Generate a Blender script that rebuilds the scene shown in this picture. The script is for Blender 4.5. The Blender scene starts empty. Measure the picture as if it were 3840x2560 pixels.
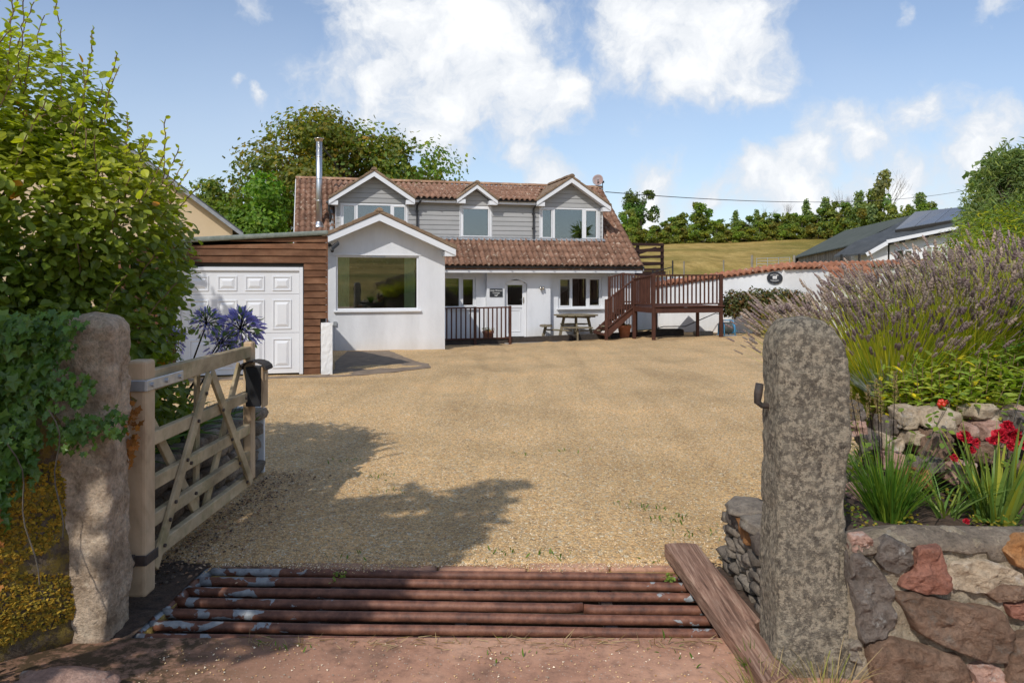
import bpy, bmesh, math, random
import numpy as np
from mathutils import Vector, Matrix, noise

# ------------------------------------------------------------------ camera, sky, sun, exposure
SC = bpy.context.scene
CAM_Z = 1.72
cam_d = bpy.data.cameras.new('camera')
cam = bpy.data.objects.new('camera', cam_d)
SC.collection.objects.link(cam)
cam.location = (0, 0, CAM_Z)
cam.rotation_euler = (math.radians(90), 0, 0)
cam_d.sensor_width = 36
cam_d.lens = 26.94
cam_d.shift_y = -0.0612
cam_d.clip_start = 0.05
cam_d.clip_end = 3000
SC.camera = cam

SUN_EL, SUN_HEAD = 43.0, 24.0      # elevation, heading of the light measured from the view axis to the right
SUN_STRENGTH, SKY_STRENGTH, EXPOSURE = 2.1, 0.15, 0.55

SC.view_settings.view_transform = 'Standard'
SC.view_settings.look = 'None'
SC.view_settings.gamma = 1
SC.view_settings.exposure = EXPOSURE
SC.view_settings.use_curve_mapping = False
SC.cycles.max_bounces = 7
SC.cycles.diffuse_bounces = 4
SC.cycles.glossy_bounces = 4
SC.cycles.transmission_bounces = 4
SC.cycles.transparent_max_bounces = 12
SC.cycles.sample_clamp_indirect = 8
SC.cycles.use_denoising = True

sd = bpy.data.lights.new('sun', 'SUN')
sd.energy = SUN_STRENGTH
sd.angle = math.radians(0.55)
sd.color = (1.0, 0.96, 0.90)
sun = bpy.data.objects.new('sun', sd)
SC.collection.objects.link(sun)
_e, _h = math.radians(SUN_EL), math.radians(SUN_HEAD)
SUN_DIR = Vector((math.sin(_h) * math.cos(_e), math.cos(_h) * math.cos(_e), -math.sin(_e)))
sun.rotation_euler = SUN_DIR.to_track_quat('-Z', 'Y').to_euler()
sun.location = (-20, -40, 50)


def nd(nt, typ, ins=None, **attrs):
    n = nt.nodes.new(typ)
    for k, v in attrs.items():
        setattr(n, k, v)
    for k, v in (ins or {}).items():
        s = n.inputs[k]
        if isinstance(v, bpy.types.NodeSocket):
            nt.links.new(v, s)
        else:
            s.default_value = v
    return n


def math_(nt, op, a, b=0.0, c=None, clamp=False):
    ins = {0: a, 1: b}
    if c is not None:
        ins[2] = c
    return nd(nt, 'ShaderNodeMath', ins, operation=op, use_clamp=clamp).outputs[0]


def ramp(nt, fac, stops, interp='LINEAR'):
    n = nd(nt, 'ShaderNodeValToRGB', {0: fac})
    cr = n.color_ramp
    cr.interpolation = interp
    while len(cr.elements) < len(stops):
        cr.elements.new(0.5)
    for e, (p, c) in zip(cr.elements, stops):
        e.position = p
        e.color = (c[0], c[1], c[2], 1) if not isinstance(c, (int, float)) else (c, c, c, 1)
    return n.outputs[0]


def mixc(nt, fac, a, b, blend='MIX'):
    n = nt.nodes.new('ShaderNodeMix')
    n.data_type = 'RGBA'
    n.blend_type = blend
    for key, v in ((0, fac), (6, a), (7, b)):
        s = n.inputs[key]
        if isinstance(v, bpy.types.NodeSocket):
            nt.links.new(v, s)
        elif key == 0:
            s.default_value = v
        else:
            s.default_value = (v[0], v[1], v[2], 1)
    return n.outputs[2]


# the sky: Nishita with fair-weather cumulus in direction space
world = bpy.data.worlds.new('World')
SC.world = world
world.use_nodes = True
wt = world.node_tree
wt.nodes.clear()
sky = nd(wt, 'ShaderNodeTexSky', sky_type='NISHITA', sun_disc=False, sun_elevation=_e,
         sun_rotation=math.radians(180 + SUN_HEAD), altitude=50, air_density=1.0, dust_density=0.6, ozone_density=2.5)
wco = nd(wt, 'ShaderNodeTexCoord').outputs['Generated']
wn2 = nd(wt, 'ShaderNodeTexNoise', {'Vector': wco, 'Scale': 7.0, 'Detail': 6.0, 'Roughness': 0.55})
wn3 = nd(wt, 'ShaderNodeTexNoise', {'Vector': wco, 'Scale': 3.0, 'Detail': 4.0, 'Roughness': 0.5})
# cloud heaps: direction (x, y, z), angular radius
HEAPS = [((-0.135, 1, 0.305), .125), ((-0.055, 1, 0.335), .115), ((-0.08, 1, 0.235), .095), ((-0.175, 1, 0.265), .075),
         ((0.01, 1, 0.255), .07), ((0.06, 1, 0.245), .05), ((-0.11, 1, 0.19), .05), ((0.105, 1, 0.26), .035),
         ((0.19, 1, 0.335), .09), ((0.26, 1, 0.315), .085), ((0.245, 1, 0.27), .055), ((0.305, 1, 0.255), .05), ((0.34, 1, 0.24), .03),
         ((0.315, 1, 0.135), .045), ((0.40, 1, 0.165), .05), ((0.47, 1, 0.185), .06), ((0.535, 1, 0.21), .055), ((0.55, 1, 0.24), .035),
         ((0.61, 1, 0.16), .075), ((0.385, 1, 0.115), .065), ((0.27, 1, 0.115), .035), ((0.02, 1, 0.155), .035), ((0.5, 1, 0.12), .09),
         ((-0.33, 1, 0.352), .03), ((-0.365, 1, 0.25), .016), ((-0.345, 1, 0.235), .014), ((0.52, 1, 0.355), .018), ((0.65, 1, 0.345), .035),
         ((0.16, 1, 0.195), .028), ((0.16, 1, 0.235), .03), ((0.05, 1, 0.12), .04), ((0.18, 1, 0.1), .05), ((-0.3, 1, 0.12), .05),
         ((-0.9, 0.7, 0.45), .16), ((-0.7, 0.9, 0.2), .10), ((0.95, 0.6, 0.4), .2), ((0.3, 0.7, 0.8), .2), ((-0.4, 0.5, 0.9), .18),
         ((-0.9, -0.3, 0.35), .17), ((0.9, -0.4, 0.3), .18), ((0.3, -1, 0.45), .18), ((-0.3, -0.9, 0.7), .2), ((-0.6, -1, 0.25), .15), ((0.2, -1, 0.15), .12)]
field = None
warp = nd(wt, 'ShaderNodeVectorMath', {0: wn2.outputs['Color'], 1: (-.5, -.5, -.5)}, operation='ADD').outputs[0]
warp = nd(wt, 'ShaderNodeVectorMath', {0: warp, 3: 0.13}, operation='SCALE').outputs[0]
wdir = nd(wt, 'ShaderNodeVectorMath', {0: wco, 1: warp}, operation='ADD').outputs[0]
billow = nd(wt, 'ShaderNodeTexNoise', {'Vector': wdir, 'Scale': 13.0, 'Detail': 9.0, 'Roughness': 0.62}).outputs[0]
for c, r in HEAPS:
    c = Vector(c)
    k = c.length
    c = c.normalized()
    d = nd(wt, 'ShaderNodeVectorMath', {0: wdir, 1: tuple(c)}, operation='DISTANCE').outputs['Value']
    pk = .5 if r < .04 else .78 if c.z < .2 else 1.0        # small puffs and low banks are thinner
    t = math_(wt, 'MULTIPLY_ADD', d, -k / r, pk)
    field = t if field is None else math_(wt, 'SMOOTH_MAX', field, t, 0.35)
dens = math_(wt, 'ADD', math_(wt, 'MINIMUM', math_(wt, 'MAXIMUM', field, -1.3), 0.8), math_(wt, 'MULTIPLY_ADD', billow, 2.6, -1.22))
wmask = nd(wt, 'ShaderNodeMapRange', {0: dens, 1: -0.28, 2: 0.62, 3: 0.0, 4: 0.97}, interpolation_type='SMOOTHSTEP').outputs[0]
core = nd(wt, 'ShaderNodeMapRange', {0: dens, 1: 0.1, 2: 1.5, 3: 0.0, 4: 1.0}, interpolation_type='SMOOTHSTEP').outputs[0]
shade = math_(wt, 'MULTIPLY', core, math_(wt, 'MULTIPLY_ADD', wn3.outputs[0], 1.8, .1), clamp=True)
ccol = mixc(wt, shade, (3.45, 3.65, 3.95), (5.7, 5.65, 5.55))
# thin milky veil low in the sky
sep = nd(wt, 'ShaderNodeSeparateXYZ', {0: wco})
low = nd(wt, 'ShaderNodeMapRange', {0: sep.outputs[2], 1: 0.02, 2: 0.40, 3: 0.46, 4: 0.07}).outputs[0]
veil = math_(wt, 'MULTIPLY', low, math_(wt, 'MULTIPLY_ADD', wn3.outputs[0], 1.5, 0.25), clamp=True)
tint = mixc(wt, 1.0, sky.outputs[0], (0.62, 0.63, 0.65), 'MULTIPLY')
skyc = mixc(wt, veil, tint, (3.3, 3.6, 4.1))
full = mixc(wt, wmask, skyc, ccol)
bg = nd(wt, 'ShaderNodeBackground', {0: full, 1: SKY_STRENGTH})
nd(wt, 'ShaderNodeOutputWorld', {0: bg.outputs[0]})

COL = SC.collection
R = random.Random(7)


# ------------------------------------------------------------------ mesh helpers
def link(o, parent=None):
    COL.objects.link(o)
    if parent is not None:
        o.parent = parent
    return o


def tag(o, label=None, cat=None, group=None, kind=None):
    if label: o['label'] = label
    if cat: o['category'] = cat
    if group: o['group'] = group
    if kind: o['kind'] = kind
    return o


def empty(name, loc=(0, 0, 0), rz=0.0, label=None, cat=None, group=None):
    o = bpy.data.objects.new(name, None)
    o.empty_display_size = 0.2
    link(o)
    o.location = loc
    o.rotation_euler = (0, 0, rz)
    return tag(o, label, cat, group)


class MB:
    def __init__(s):
        s.v, s.f, s.m = [], [], []

    def add(s, vs, fs, m=0):
        b = len(s.v)
        s.v += [tuple(p) for p in vs]
        s.f += [tuple(i + b for i in f) for f in fs]
        s.m += [m] * len(fs)
        return s

    def hexa(s, p, m=0):
        # 8 points: bottom ring 0-3 (ccw from above), top ring 4-7
        return s.add(p, [(3, 2, 1, 0), (4, 5, 6, 7), (0, 1, 5, 4), (1, 2, 6, 5), (2, 3, 7, 6), (3, 0, 4, 7)], m)

    def box(s, x0, x1, y0, y1, z0, z1, m=0):
        return s.hexa([(x0, y0, z0), (x1, y0, z0), (x1, y1, z0), (x0, y1, z0), (x0, y0, z1), (x1, y0, z1), (x1, y1, z1), (x0, y1, z1)], m)

    def obox(s, a, b, w, h, up=(0, 0, 1), m=0):
        # beam from a to b, width w (sideways) and height h (along up)
        a, b, up = Vector(a), Vector(b), Vector(up)
        d = (b - a).normalized()
        sd_ = d.cross(up).normalized()
        u = sd_.cross(d).normalized()
        pts = []
        for hh in (-h / 2, h / 2):
            for p, ww in ((a, w / 2), (a, -w / 2), (b, -w / 2), (b, w / 2)):
                pts.append(p + sd_ * ww + u * hh)
        return s.hexa(pts, m)

    def tube(s, pts, rad, n=8, m=0, caps=True):
        pts = [Vector(p) for p in pts]
        if isinstance(rad, (int, float)):
            rad = [rad] * len(pts)
        vs, fs = [], []
        prev = None
        for i, p in enumerate(pts):
            d = (pts[min(i + 1, len(pts) - 1)] - pts[max(i - 1, 0)]).normalized()
            if prev is None:
                a = d.cross(Vector((0, 0, 1)) if abs(d.z) < .9 else Vector((1, 0, 0))).normalized()
            else:
                a = (prev - d * prev.dot(d)).normalized()
            prev = a
            b = d.cross(a)
            for k in range(n):
                t = 2 * math.pi * k / n
                vs.append(p + (a * math.cos(t) + b * math.sin(t)) * rad[i])
        for i in range(len(pts) - 1):
            for k in range(n):
                k2 = (k + 1) % n
                fs.append((i * n + k, i * n + k2, (i + 1) * n + k2, (i + 1) * n + k))
        if caps:
            fs.append(tuple(range(n - 1, -1, -1)))
            fs.append(tuple((len(pts) - 1) * n + k for k in range(n)))
        return s.add(vs, fs, m)

    def lathe(s, prof, c=(0, 0, 0), n=16, m=0):
        vs, fs = [], []
        for r, z in prof:
            for k in range(n):
                t = 2 * math.pi * k / n
                vs.append((c[0] + r * math.cos(t), c[1] + r * math.sin(t), c[2] + z))
        for i in range(len(prof) - 1):
            for k in range(n):
                k2 = (k + 1) % n
                fs.append((i * n + k, i * n + k2, (i + 1) * n + k2, (i + 1) * n + k))
        return s.add(vs, fs, m)

    def prism(s, poly, d0, d1, axis='y', m=0):
        # poly of 2-d points extruded along an axis; axis y: (x, z), axis x: (y, z), axis z: (x, y)
        def P(p, d):
            return (p[0], d, p[1]) if axis == 'y' else (d, p[0], p[1]) if axis == 'x' else (p[0], p[1], d)
        n = len(poly)
        vs = [P(p, d0) for p in poly] + [P(p, d1) for p in poly]
        fs = [tuple(range(n)), tuple(range(2 * n - 1, n - 1, -1))]
        fs += [(i, n + i, n + (i + 1) % n, (i + 1) % n) for i in range(n)]
        return s.add(vs, fs, m)

    def mesh(s, name, mats, smooth=False):
        me = bpy.data.meshes.new(name)
        me.from_pydata(s.v, [], s.f)
        for mt in (mats if isinstance(mats, (list, tuple)) else [mats]):
            me.materials.append(mt)
        if any(s.m):
            me.polygons.foreach_set('material_index', s.m)
        bm = bmesh.new()
        bm.from_mesh(me)
        bmesh.ops.recalc_face_normals(bm, faces=bm.faces)
        bm.to_mesh(me)
        bm.free()
        if smooth:
            me.polygons.foreach_set('use_smooth', [True] * len(me.polygons))
        me.update()
        return me

    def build(s, name, mats, parent=None, smooth=False, bevel=0.0, segs=1):
        o = link(bpy.data.objects.new(name, s.mesh(name, mats, smooth)), parent)
        if bevel:
            b = o.modifiers.new('bevel', 'BEVEL')
            b.width = bevel
            b.segments = segs
            b.limit_method = 'ANGLE'
            b.angle_limit = math.radians(35)
        return o


def inst(name, me, parent=None, loc=(0, 0, 0), rot=(0, 0, 0), scale=(1, 1, 1)):
    o = link(bpy.data.objects.new(name, me), parent)
    o.location = loc
    o.rotation_euler = rot
    o.scale = scale if not isinstance(scale, (int, float)) else (scale,) * 3
    return o


def copy_tree(o, parent=None):
    c = o.copy()
    COL.objects.link(c)
    if parent is not None:
        c.parent = parent
    for ch in list(o.children):
        copy_tree(ch, c)
    return c


def np_mesh(name, V, F, mats, tint=None, smooth=False, mi=None):
    """V (n,3), F (m,k) arrays -> mesh; tint: per-vertex rgb stored as colour attribute."""
    V = np.asarray(V, np.float32)
    F = np.asarray(F, np.int32)
    me = bpy.data.meshes.new(name)
    me.vertices.add(len(V))
    me.vertices.foreach_set('co', V.ravel())
    m, k = F.shape
    me.loops.add(m * k)
    me.loops.foreach_set('vertex_index', F.ravel())
    me.polygons.add(m)
    me.polygons.foreach_set('loop_start', np.arange(0, m * k, k, dtype=np.int32))
    me.polygons.foreach_set('loop_total', np.full(m, k, np.int32))
    for mt in (mats if isinstance(mats, (list, tuple)) else [mats]):
        me.materials.append(mt)
    if mi is not None:
        me.polygons.foreach_set('material_index', np.asarray(mi, np.int32))
    me.polygons.foreach_set('use_smooth', np.full(m, bool(smooth)))
    me.update(calc_edges=True)
    if tint is not None:
        a = me.color_attributes.new('tint', 'FLOAT_COLOR', 'POINT')
        T = np.ones((len(V), 4), np.float32)
        T[:, :3] = tint
        a.data.foreach_set('color', T.ravel())
    return me


def frames(n, rng, up_bias=None, spin=True):
    """rotation matrices whose z column is the normal n, with random spin around it"""
    n = n / np.linalg.norm(n, axis=1, keepdims=True)
    r = rng.normal(size=n.shape)
    if up_bias is not None:
        r = r * (1 - up_bias[1]) + np.asarray(up_bias[0]) * up_bias[1] * 2
    t = r - n * np.sum(r * n, axis=1, keepdims=True)
    t /= np.linalg.norm(t, axis=1, keepdims=True) + 1e-9
    x = np.cross(t, n)
    return np.stack([x, t, n], axis=2)      # columns: x, y(length), z(normal)


def scatter(T, TF, pos, rot, size):
    """stack copies of template T (k,3) with faces TF (f,q)"""
    n, k = len(pos), len(T)
    V = np.einsum('nij,kj->nki', rot, T) * np.asarray(size).reshape(-1, 1, 1) + pos[:, None, :]
    F = TF[None, :, :] + (np.arange(n) * k)[:, None, None]
    return V.reshape(-1, 3), F.reshape(-1, TF.shape[1])


def fbm(p, oct_=4):
    return noise.fractal(Vector(p), 1.0, 2.1, oct_)


def sstep(a, b, x):
    t = min(1.0, max(0.0, (x - a) / (b - a)))
    return t * t * (3 - 2 * t)


# leaf templates: length along +y, 1 unit long
LEAF_OVAL = (np.array([[0, 0, 0], [.26, .22, .05], [.34, .5, .07], [.22, .8, .03], [0, 1, -.06], [-.22, .8, .03], [-.34, .5, .07], [-.26, .22, .05], [0, .5, 0]]),
             np.array([[0, 1, 8], [1, 2, 8], [2, 3, 8], [3, 4, 8], [4, 5, 8], [5, 6, 8], [6, 7, 8], [7, 0, 8]]))
LEAF_LANCE = (np.array([[0, 0, 0], [.11, .3, .03], [.09, .65, .02], [0, 1, -.12], [-.09, .65, .02], [-.11, .3, .03], [0, .5, -.01]]),
              np.array([[0, 1, 6], [1, 2, 6], [2, 3, 6], [3, 4, 6], [4, 5, 6], [5, 0, 6]]))
LEAF_IVY = (np.array([[0, 0, 0], [.3, -.12, .02], [.28, .2, .05], [.52, .42, 0], [.24, .55, .05], [0, 1, -.04], [-.24, .55, .05], [-.52, .42, 0], [-.28, .2, .05], [-.3, -.12, .02], [0, .35, .0]]),
            np.array([[0, 1, 10], [1, 2, 10], [2, 3, 10], [3, 4, 10], [4, 5, 10], [5, 6, 10], [6, 7, 10], [7, 8, 10], [8, 9, 10], [9, 0, 10]]))
CLUSTER = (np.array([[-.5, 0, .05], [0, -.15, -.06], [.5, .05, .08], [.15, .45, -.05], [-.05, .75, .06], [-.4, .5, 0],
                     [-.3, -.5, .1], [.25, -.55, -.02]]),
           np.array([[0, 1, 5], [1, 2, 3], [3, 4, 5], [1, 3, 5], [6, 1, 0], [7, 2, 1]]))


# ------------------------------------------------------------------ materials
def new_mat(name):
    m = bpy.data.materials.new(name)
    m.use_nodes = True
    nt = m.node_tree
    nt.nodes.clear()
    out = nd(nt, 'ShaderNodeOutputMaterial')
    b = nd(nt, 'ShaderNodeBsdfPrincipled')
    nt.links.new(b.outputs[0], out.inputs[0])
    return m, nt, b, out


def coords(nt, kind='Object', scale=(1, 1, 1)):
    c = nd(nt, 'ShaderNodeTexCoord').outputs[kind]
    if scale != (1, 1, 1):
        c = nd(nt, 'ShaderNodeMapping', {0: c, 3: scale}).outputs[0]
    return c


def wpos(nt, scale=(1, 1, 1)):
    c = nd(nt, 'ShaderNodeNewGeometry').outputs['Position']
    if scale != (1, 1, 1):
        c = nd(nt, 'ShaderNodeMapping', {0: c, 3: scale}).outputs[0]
    return c


def tnoise(nt, vec, scale, detail=4.0, rough=0.55, dist=0.0):
    return nd(nt, 'ShaderNodeTexNoise', {'Vector': vec, 'Scale': scale, 'Detail': detail, 'Roughness': rough, 'Distortion': dist}).outputs[0]


def bump(nt, b, h, strength=0.3, dist=0.02):
    n = nd(nt, 'ShaderNodeBump', {'Height': h, 'Strength': strength, 'Distance': dist})
    nt.links.new(n.outputs[0], b.inputs['Normal'])


def lk(nt, s, b, inp):
    nt.links.new(s, b.inputs[inp])


def rnd_obj(nt):
    return nd(nt, 'ShaderNodeObjectInfo').outputs['Random']


def simple(name, c1, c2=None, rough=0.6, scale=6.0, bmp=0.0, bscale=None, metal=0.0, spec=0.5, world=False, vary=0.0, bdist=0.01):
    m, nt, b, _ = new_mat(name)
    co = wpos(nt) if world else coords(nt)
    n = tnoise(nt, co, scale, 5, 0.6)
    col = ramp(nt, n, [(0.3, c1), (0.7, c2 or c1)])
    if vary:
        v = math_(nt, 'MULTIPLY_ADD', rnd_obj(nt), 2 * vary, 1 - vary)
        col = mixc(nt, 1.0, col, nd(nt, 'ShaderNodeCombineColor', {0: v, 1: v, 2: v}).outputs[0], 'MULTIPLY')
    lk(nt, col, b, 'Base Color')
    b.inputs['Roughness'].default_value = rough
    b.inputs['Metallic'].default_value = metal
    b.inputs['Specular IOR Level'].default_value = spec
    if bmp:
        bump(nt, b, tnoise(nt, co, bscale or scale * 3, 5, 0.65), bmp, bdist)
    return m


MAT = {}


def mk_gravel():
    m, nt, b, _ = new_mat('gravel')
    co = wpos(nt)
    v1 = nd(nt, 'ShaderNodeTexVoronoi', {'Vector': co, 'Scale': 95.0, 'Randomness': 1.0})
    v2 = nd(nt, 'ShaderNodeTexVoronoi', {'Vector': co, 'Scale': 48.0, 'Randomness': 1.0})
    s1 = nd(nt, 'ShaderNodeSeparateColor', {0: v1.outputs['Color']}).outputs
    s2 = nd(nt, 'ShaderNodeSeparateColor', {0: v2.outputs['Color']}).outputs
    stops = [(0.0, (0.205, 0.147, 0.083)), (.14, (0.461, 0.333, 0.179)), (.34, (0.717, 0.512, 0.256)), (.55, (0.896, 0.678, 0.371)), (.72, (0.589, 0.346, 0.141)), (.86, (0.435, 0.371, 0.282)), (1, (0.900, 0.900, 0.717))]
    c1 = ramp(nt, s1[0], stops)
    c2 = ramp(nt, s2[0], stops)
    pick = math_(nt, 'GREATER_THAN', s2[1], 0.62)
    col = mixc(nt, .22, mixc(nt, pick, c1, c2), (.58, .40, .215))
    big = tnoise(nt, co, 0.55, 4, 0.6)
    col = mixc(nt, 1.0, col, ramp(nt, big, [(.32, (.80, .78, .74)), (.5, (.98, .97, .95)), (.7, (1.12, 1.07, 1.0))]), 'MULTIPLY')
    # wheel-worn arcs: noise stretched along the drive
    st = tnoise(nt, wpos(nt, (1.6, .16, 1)), 1.0, 4, 0.6, 0.7)
    col = mixc(nt, 1.0, col, ramp(nt, st, [(.36, (.92, .91, .90)), (.47, (1, 1, 1)), (.62, (1.07, 1.06, 1.05))]), 'MULTIPLY')
    col = mixc(nt, 1.0, col, (1.0, .93, .85), 'MULTIPLY')
    lk(nt, col, b, 'Base Color')
    b.inputs['Roughness'].default_value = 0.85
    b.inputs['Specular IOR Level'].default_value = 0.25
    h = math_(nt, 'ADD', math_(nt, 'MULTIPLY', v1.outputs['Distance'], -0.6), math_(nt, 'MULTIPLY', v2.outputs['Distance'], -0.9))
    h = math_(nt, 'ADD', h, math_(nt, 'MULTIPLY', tnoise(nt, co, 5, 5, 0.7), 1.2))
    bump(nt, b, h, 0.9, 0.012)
    return m


MAT['gravel'] = mk_gravel()


def mk_pebble():
    m, nt, b, _ = new_mat('pebble')
    a = nd(nt, 'ShaderNodeAttribute', attribute_name='tint').outputs['Color']
    lk(nt, a, b, 'Base Color')
    b.inputs['Roughness'].default_value = 0.8
    return m


MAT['pebble'] = mk_pebble()


def mk_apron():
    m, nt, b, _ = new_mat('apron_concrete')
    co = wpos(nt)
    n1 = tnoise(nt, co, 1.3, 6, 0.62)
    col = ramp(nt, n1, [(.28, (0.195, 0.111, 0.072)), (.45, (0.429, 0.221, 0.137)), (.6, (0.546, 0.305, 0.195)), (.78, (0.559, 0.390, 0.273))])
    n2 = tnoise(nt, co, 16, 6, 0.7)
    col = mixc(nt, 1.0, col, ramp(nt, n2, [(.3, (.6, .6, .6)), (.5, (1, 1, 1)), (.75, (1.2, 1.18, 1.15))]), 'MULTIPLY')
    sp = nd(nt, 'ShaderNodeTexVoronoi', {'Vector': co, 'Scale': 42.0})
    col = mixc(nt, math_(nt, 'LESS_THAN', sp.outputs['Distance'], 0.13), col, (.5, .40, .32))
    # dark moss patch along the left edge and dirt near the grid
    sx = nd(nt, 'ShaderNodeSeparateXYZ', {0: co})
    moss = math_(nt, 'MULTIPLY_ADD', sx.outputs[0], -1.3, -1.75)
    moss = math_(nt, 'ADD', moss, math_(nt, 'MULTIPLY', n1, 1.5), clamp=True)
    moss = math_(nt, 'MULTIPLY', moss, ramp(nt, n2, [(.35, 0), (.55, 1)]), clamp=True)
    col = mixc(nt, moss, col, mixc(nt, n2, (.03, .02, .012), (.10, .055, .016)))
    # a patched repair at the right
    crack = nd(nt, 'ShaderNodeTexVoronoi', {'Vector': nd(nt, 'ShaderNodeVectorMath', {0: co, 1: nd(nt, 'ShaderNodeTexNoise', {'Vector': co, 'Scale': 3.0, 'Detail': 4.0}).outputs['Color']}, operation='ADD').outputs[0], 'Scale': 0.9}, feature='DISTANCE_TO_EDGE').outputs['Distance']
    ck = math_(nt, 'LESS_THAN', crack, 0.007)
    col = mixc(nt, math_(nt, 'MULTIPLY', ck, .0), col, (.05, .03, .02))
    lk(nt, col, b, 'Base Color')
    b.inputs['Roughness'].default_value = 0.9
    bump(nt, b, math_(nt, 'ADD', math_(nt, 'ADD', n2, tnoise(nt, co, 60, 5, 0.7)), math_(nt, 'MULTIPLY', ck, 0.0)), 0.5, 0.008)
    return m


MAT['apron'] = mk_apron()


def mk_ground():
    m, nt, b, _ = new_mat('field_grass')
    co = wpos(nt)
    n1 = tnoise(nt, co, 0.06, 6, 0.6)
    n2 = tnoise(nt, wpos(nt, (1.0, 0.25, 1)), 0.7, 7, 0.7)
    n3 = tnoise(nt, co, 4.0, 6, 0.75)
    col = ramp(nt, n2, [(.28, (.25, .18, .05)), (.5, (.48, .33, .105)), (.72, (.66, .47, .18))])
    col = mixc(nt, ramp(nt, n1, [(.42, 0), (.62, 1)]), col, mixc(nt, n2, (.17, .15, .03), (.32, .26, .07)))
    col = mixc(nt, 1.0, col, ramp(nt, n3, [(.25, (.5, .5, .45)), (.75, (1.35, 1.33, 1.25))]), 'MULTIPLY')
    lk(nt, col, b, 'Base Color')
    b.inputs['Roughness'].default_value = 0.95
    b.inputs['Specular IOR Level'].default_value = 0.1
    bump(nt, b, n3, 0.8, 0.25)
    return m


MAT['field'] = mk_ground()


def mk_render_white(name, c=(.745, .755, .77), dirt=0.18, bscale=14):
    m, nt, b, _ = new_mat(name)
    co = wpos(nt)
    n1 = tnoise(nt, wpos(nt, (1.2, 1.2, .35)), 1.4, 6, 0.65)
    col = ramp(nt, n1, [(.25, tuple(x * (1 - dirt) for x in c)), (.6, c)])
    sx = nd(nt, 'ShaderNodeSeparateXYZ', {0: co}).outputs[2]
    low = nd(nt, 'ShaderNodeMapRange', {0: math_(nt, 'ADD', sx, math_(nt, 'MULTIPLY', n1, .35)), 1: -0.3, 2: 0.25, 3: 0.45, 4: 0.0}).outputs[0]
    col = mixc(nt, low, col, (.52, .46, .36))
    lk(nt, col, b, 'Base Color')
    b.inputs['Roughness'].default_value = 0.85
    bump(nt, b, math_(nt, 'ADD', tnoise(nt, co, bscale, 5, 0.6), tnoise(nt, co, bscale * 5, 4, 0.6)), 0.32, 0.012)
    return m


MAT['render'] = mk_render_white('white_render')
MAT['rough_render'] = mk_render_white('white_rough_render', (.82, .82, .81), .14, 7)
MAT['upvc'] = simple('white_upvc', (.74, .75, .76), (.78, .78, .79), 0.35, 3)
MAT['garage_white'] = simple('garage_door_white', (.71, .72, .745), (.75, .76, .775), 0.4, 2.5)
MAT['interior'] = simple('interior_plaster', (.30, .26, .19), (.36, .31, .22), 0.9, 2)
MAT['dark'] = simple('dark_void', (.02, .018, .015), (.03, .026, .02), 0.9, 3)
MAT['curtain'] = simple('curtain_green', (.70, .76, .50), (.80, .84, .60), 0.85, 8)
MAT['clad'] = simple('grey_cladding', (.345, .345, .335), (.385, .38, .37), 0.6, 2.0, vary=0.06)
MAT['lead'] = simple('lead_flashing', (.22, .235, .25), (.36, .37, .38), 0.55, 5, bmp=.2)
MAT['black_pvc'] = simple('black_gutter', (.015, .015, .016), (.03, .03, .032), 0.4, 6)
MAT['steel'] = simple('stainless_flue', (.55, .56, .57), (.62, .63, .64), 0.42, 4, metal=1.0)
MAT['galv'] = simple('galvanised', (.42, .44, .45), (.56, .57, .58), 0.45, 18, metal=.6)
MAT['iron'] = simple('old_iron', (.035, .030, .028), (.09, .06, .045), 0.7, 22, bmp=.4)
MAT['felt'] = simple('green_mineral_felt', (.14, .165, .14), (.25, .27, .235), 0.95, 14, bmp=.4, bscale=80)
MAT['terracotta'] = simple('terracotta', (.48, .17, .085), (.58, .24, .13), 0.75, 7)
MAT['slate'] = simple('grey_slate', (.045, .05, .052), (.085, .09, .092), 0.7, 3, bmp=.2)
MAT['solar'] = simple('solar_panel', (.10, .11, .135), (.12, .13, .15), 0.22, 2, spec=.8)
MAT['barn_roof'] = simple('barn_roof_sheet', (.05, .06, .052), (.085, .097, .086), 0.75, 1.2)
MAT['cream'] = simple('cream_render', (.62, .47, .29), (.68, .53, .34), 0.9, .8)
MAT['rope'] = simple('hose_green', (.05, .06, .055), (.10, .11, .10), 0.6, 12)
MAT['blue'] = simple('reel_blue', (.05, .22, .42), (.09, .32, .52), 0.4, 5)
MAT['soil'] = simple('soil', (.035, .022, .015), (.12, .075, .048), 0.95, 18, bmp=.8, bscale=40, world=True, bdist=.03)
MAT['sleeper'] = simple('dark_sleeper', (.028, .022, .018), (.06, .048, .038), 0.85, 9, bmp=.4)
MAT['slab'] = simple('old_shaded_slab', (.17, .12, .08), (.30, .225, .155), 0.9, 5, bmp=.3, world=True)  # concrete tone browned to carry the garage's shadow as well
MAT['patio'] = simple('patio_slabs', (.24, .22, .20), (.34, .32, .29), 0.9, 4, world=True)
MAT['sign_black'] = simple('sign_slate', (.022, .024, .028), (.03, .032, .036), 0.45, 10)
MAT['sign_white'] = simple('sign_letters', (.78, .78, .76), (.78, .78, .76), 0.6, 10)
MAT['chrome'] = simple('brushed_steel', (.60, .56, .50), (.66, .62, .55), 0.25, 8, metal=1)
MAT['bark'] = simple('bark', (.075, .058, .042), (.17, .14, .105), 0.95, 12, bmp=.7, world=True)
MAT['twig'] = simple('twig', (.16, .095, .05), (.25, .16, .09), 0.9, 20)
MAT['grey_twig'] = simple('bare_twig', (.20, .18, .155), (.30, .27, .23), 0.95, 10)
MAT['bird'] = MAT['dark']


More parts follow.
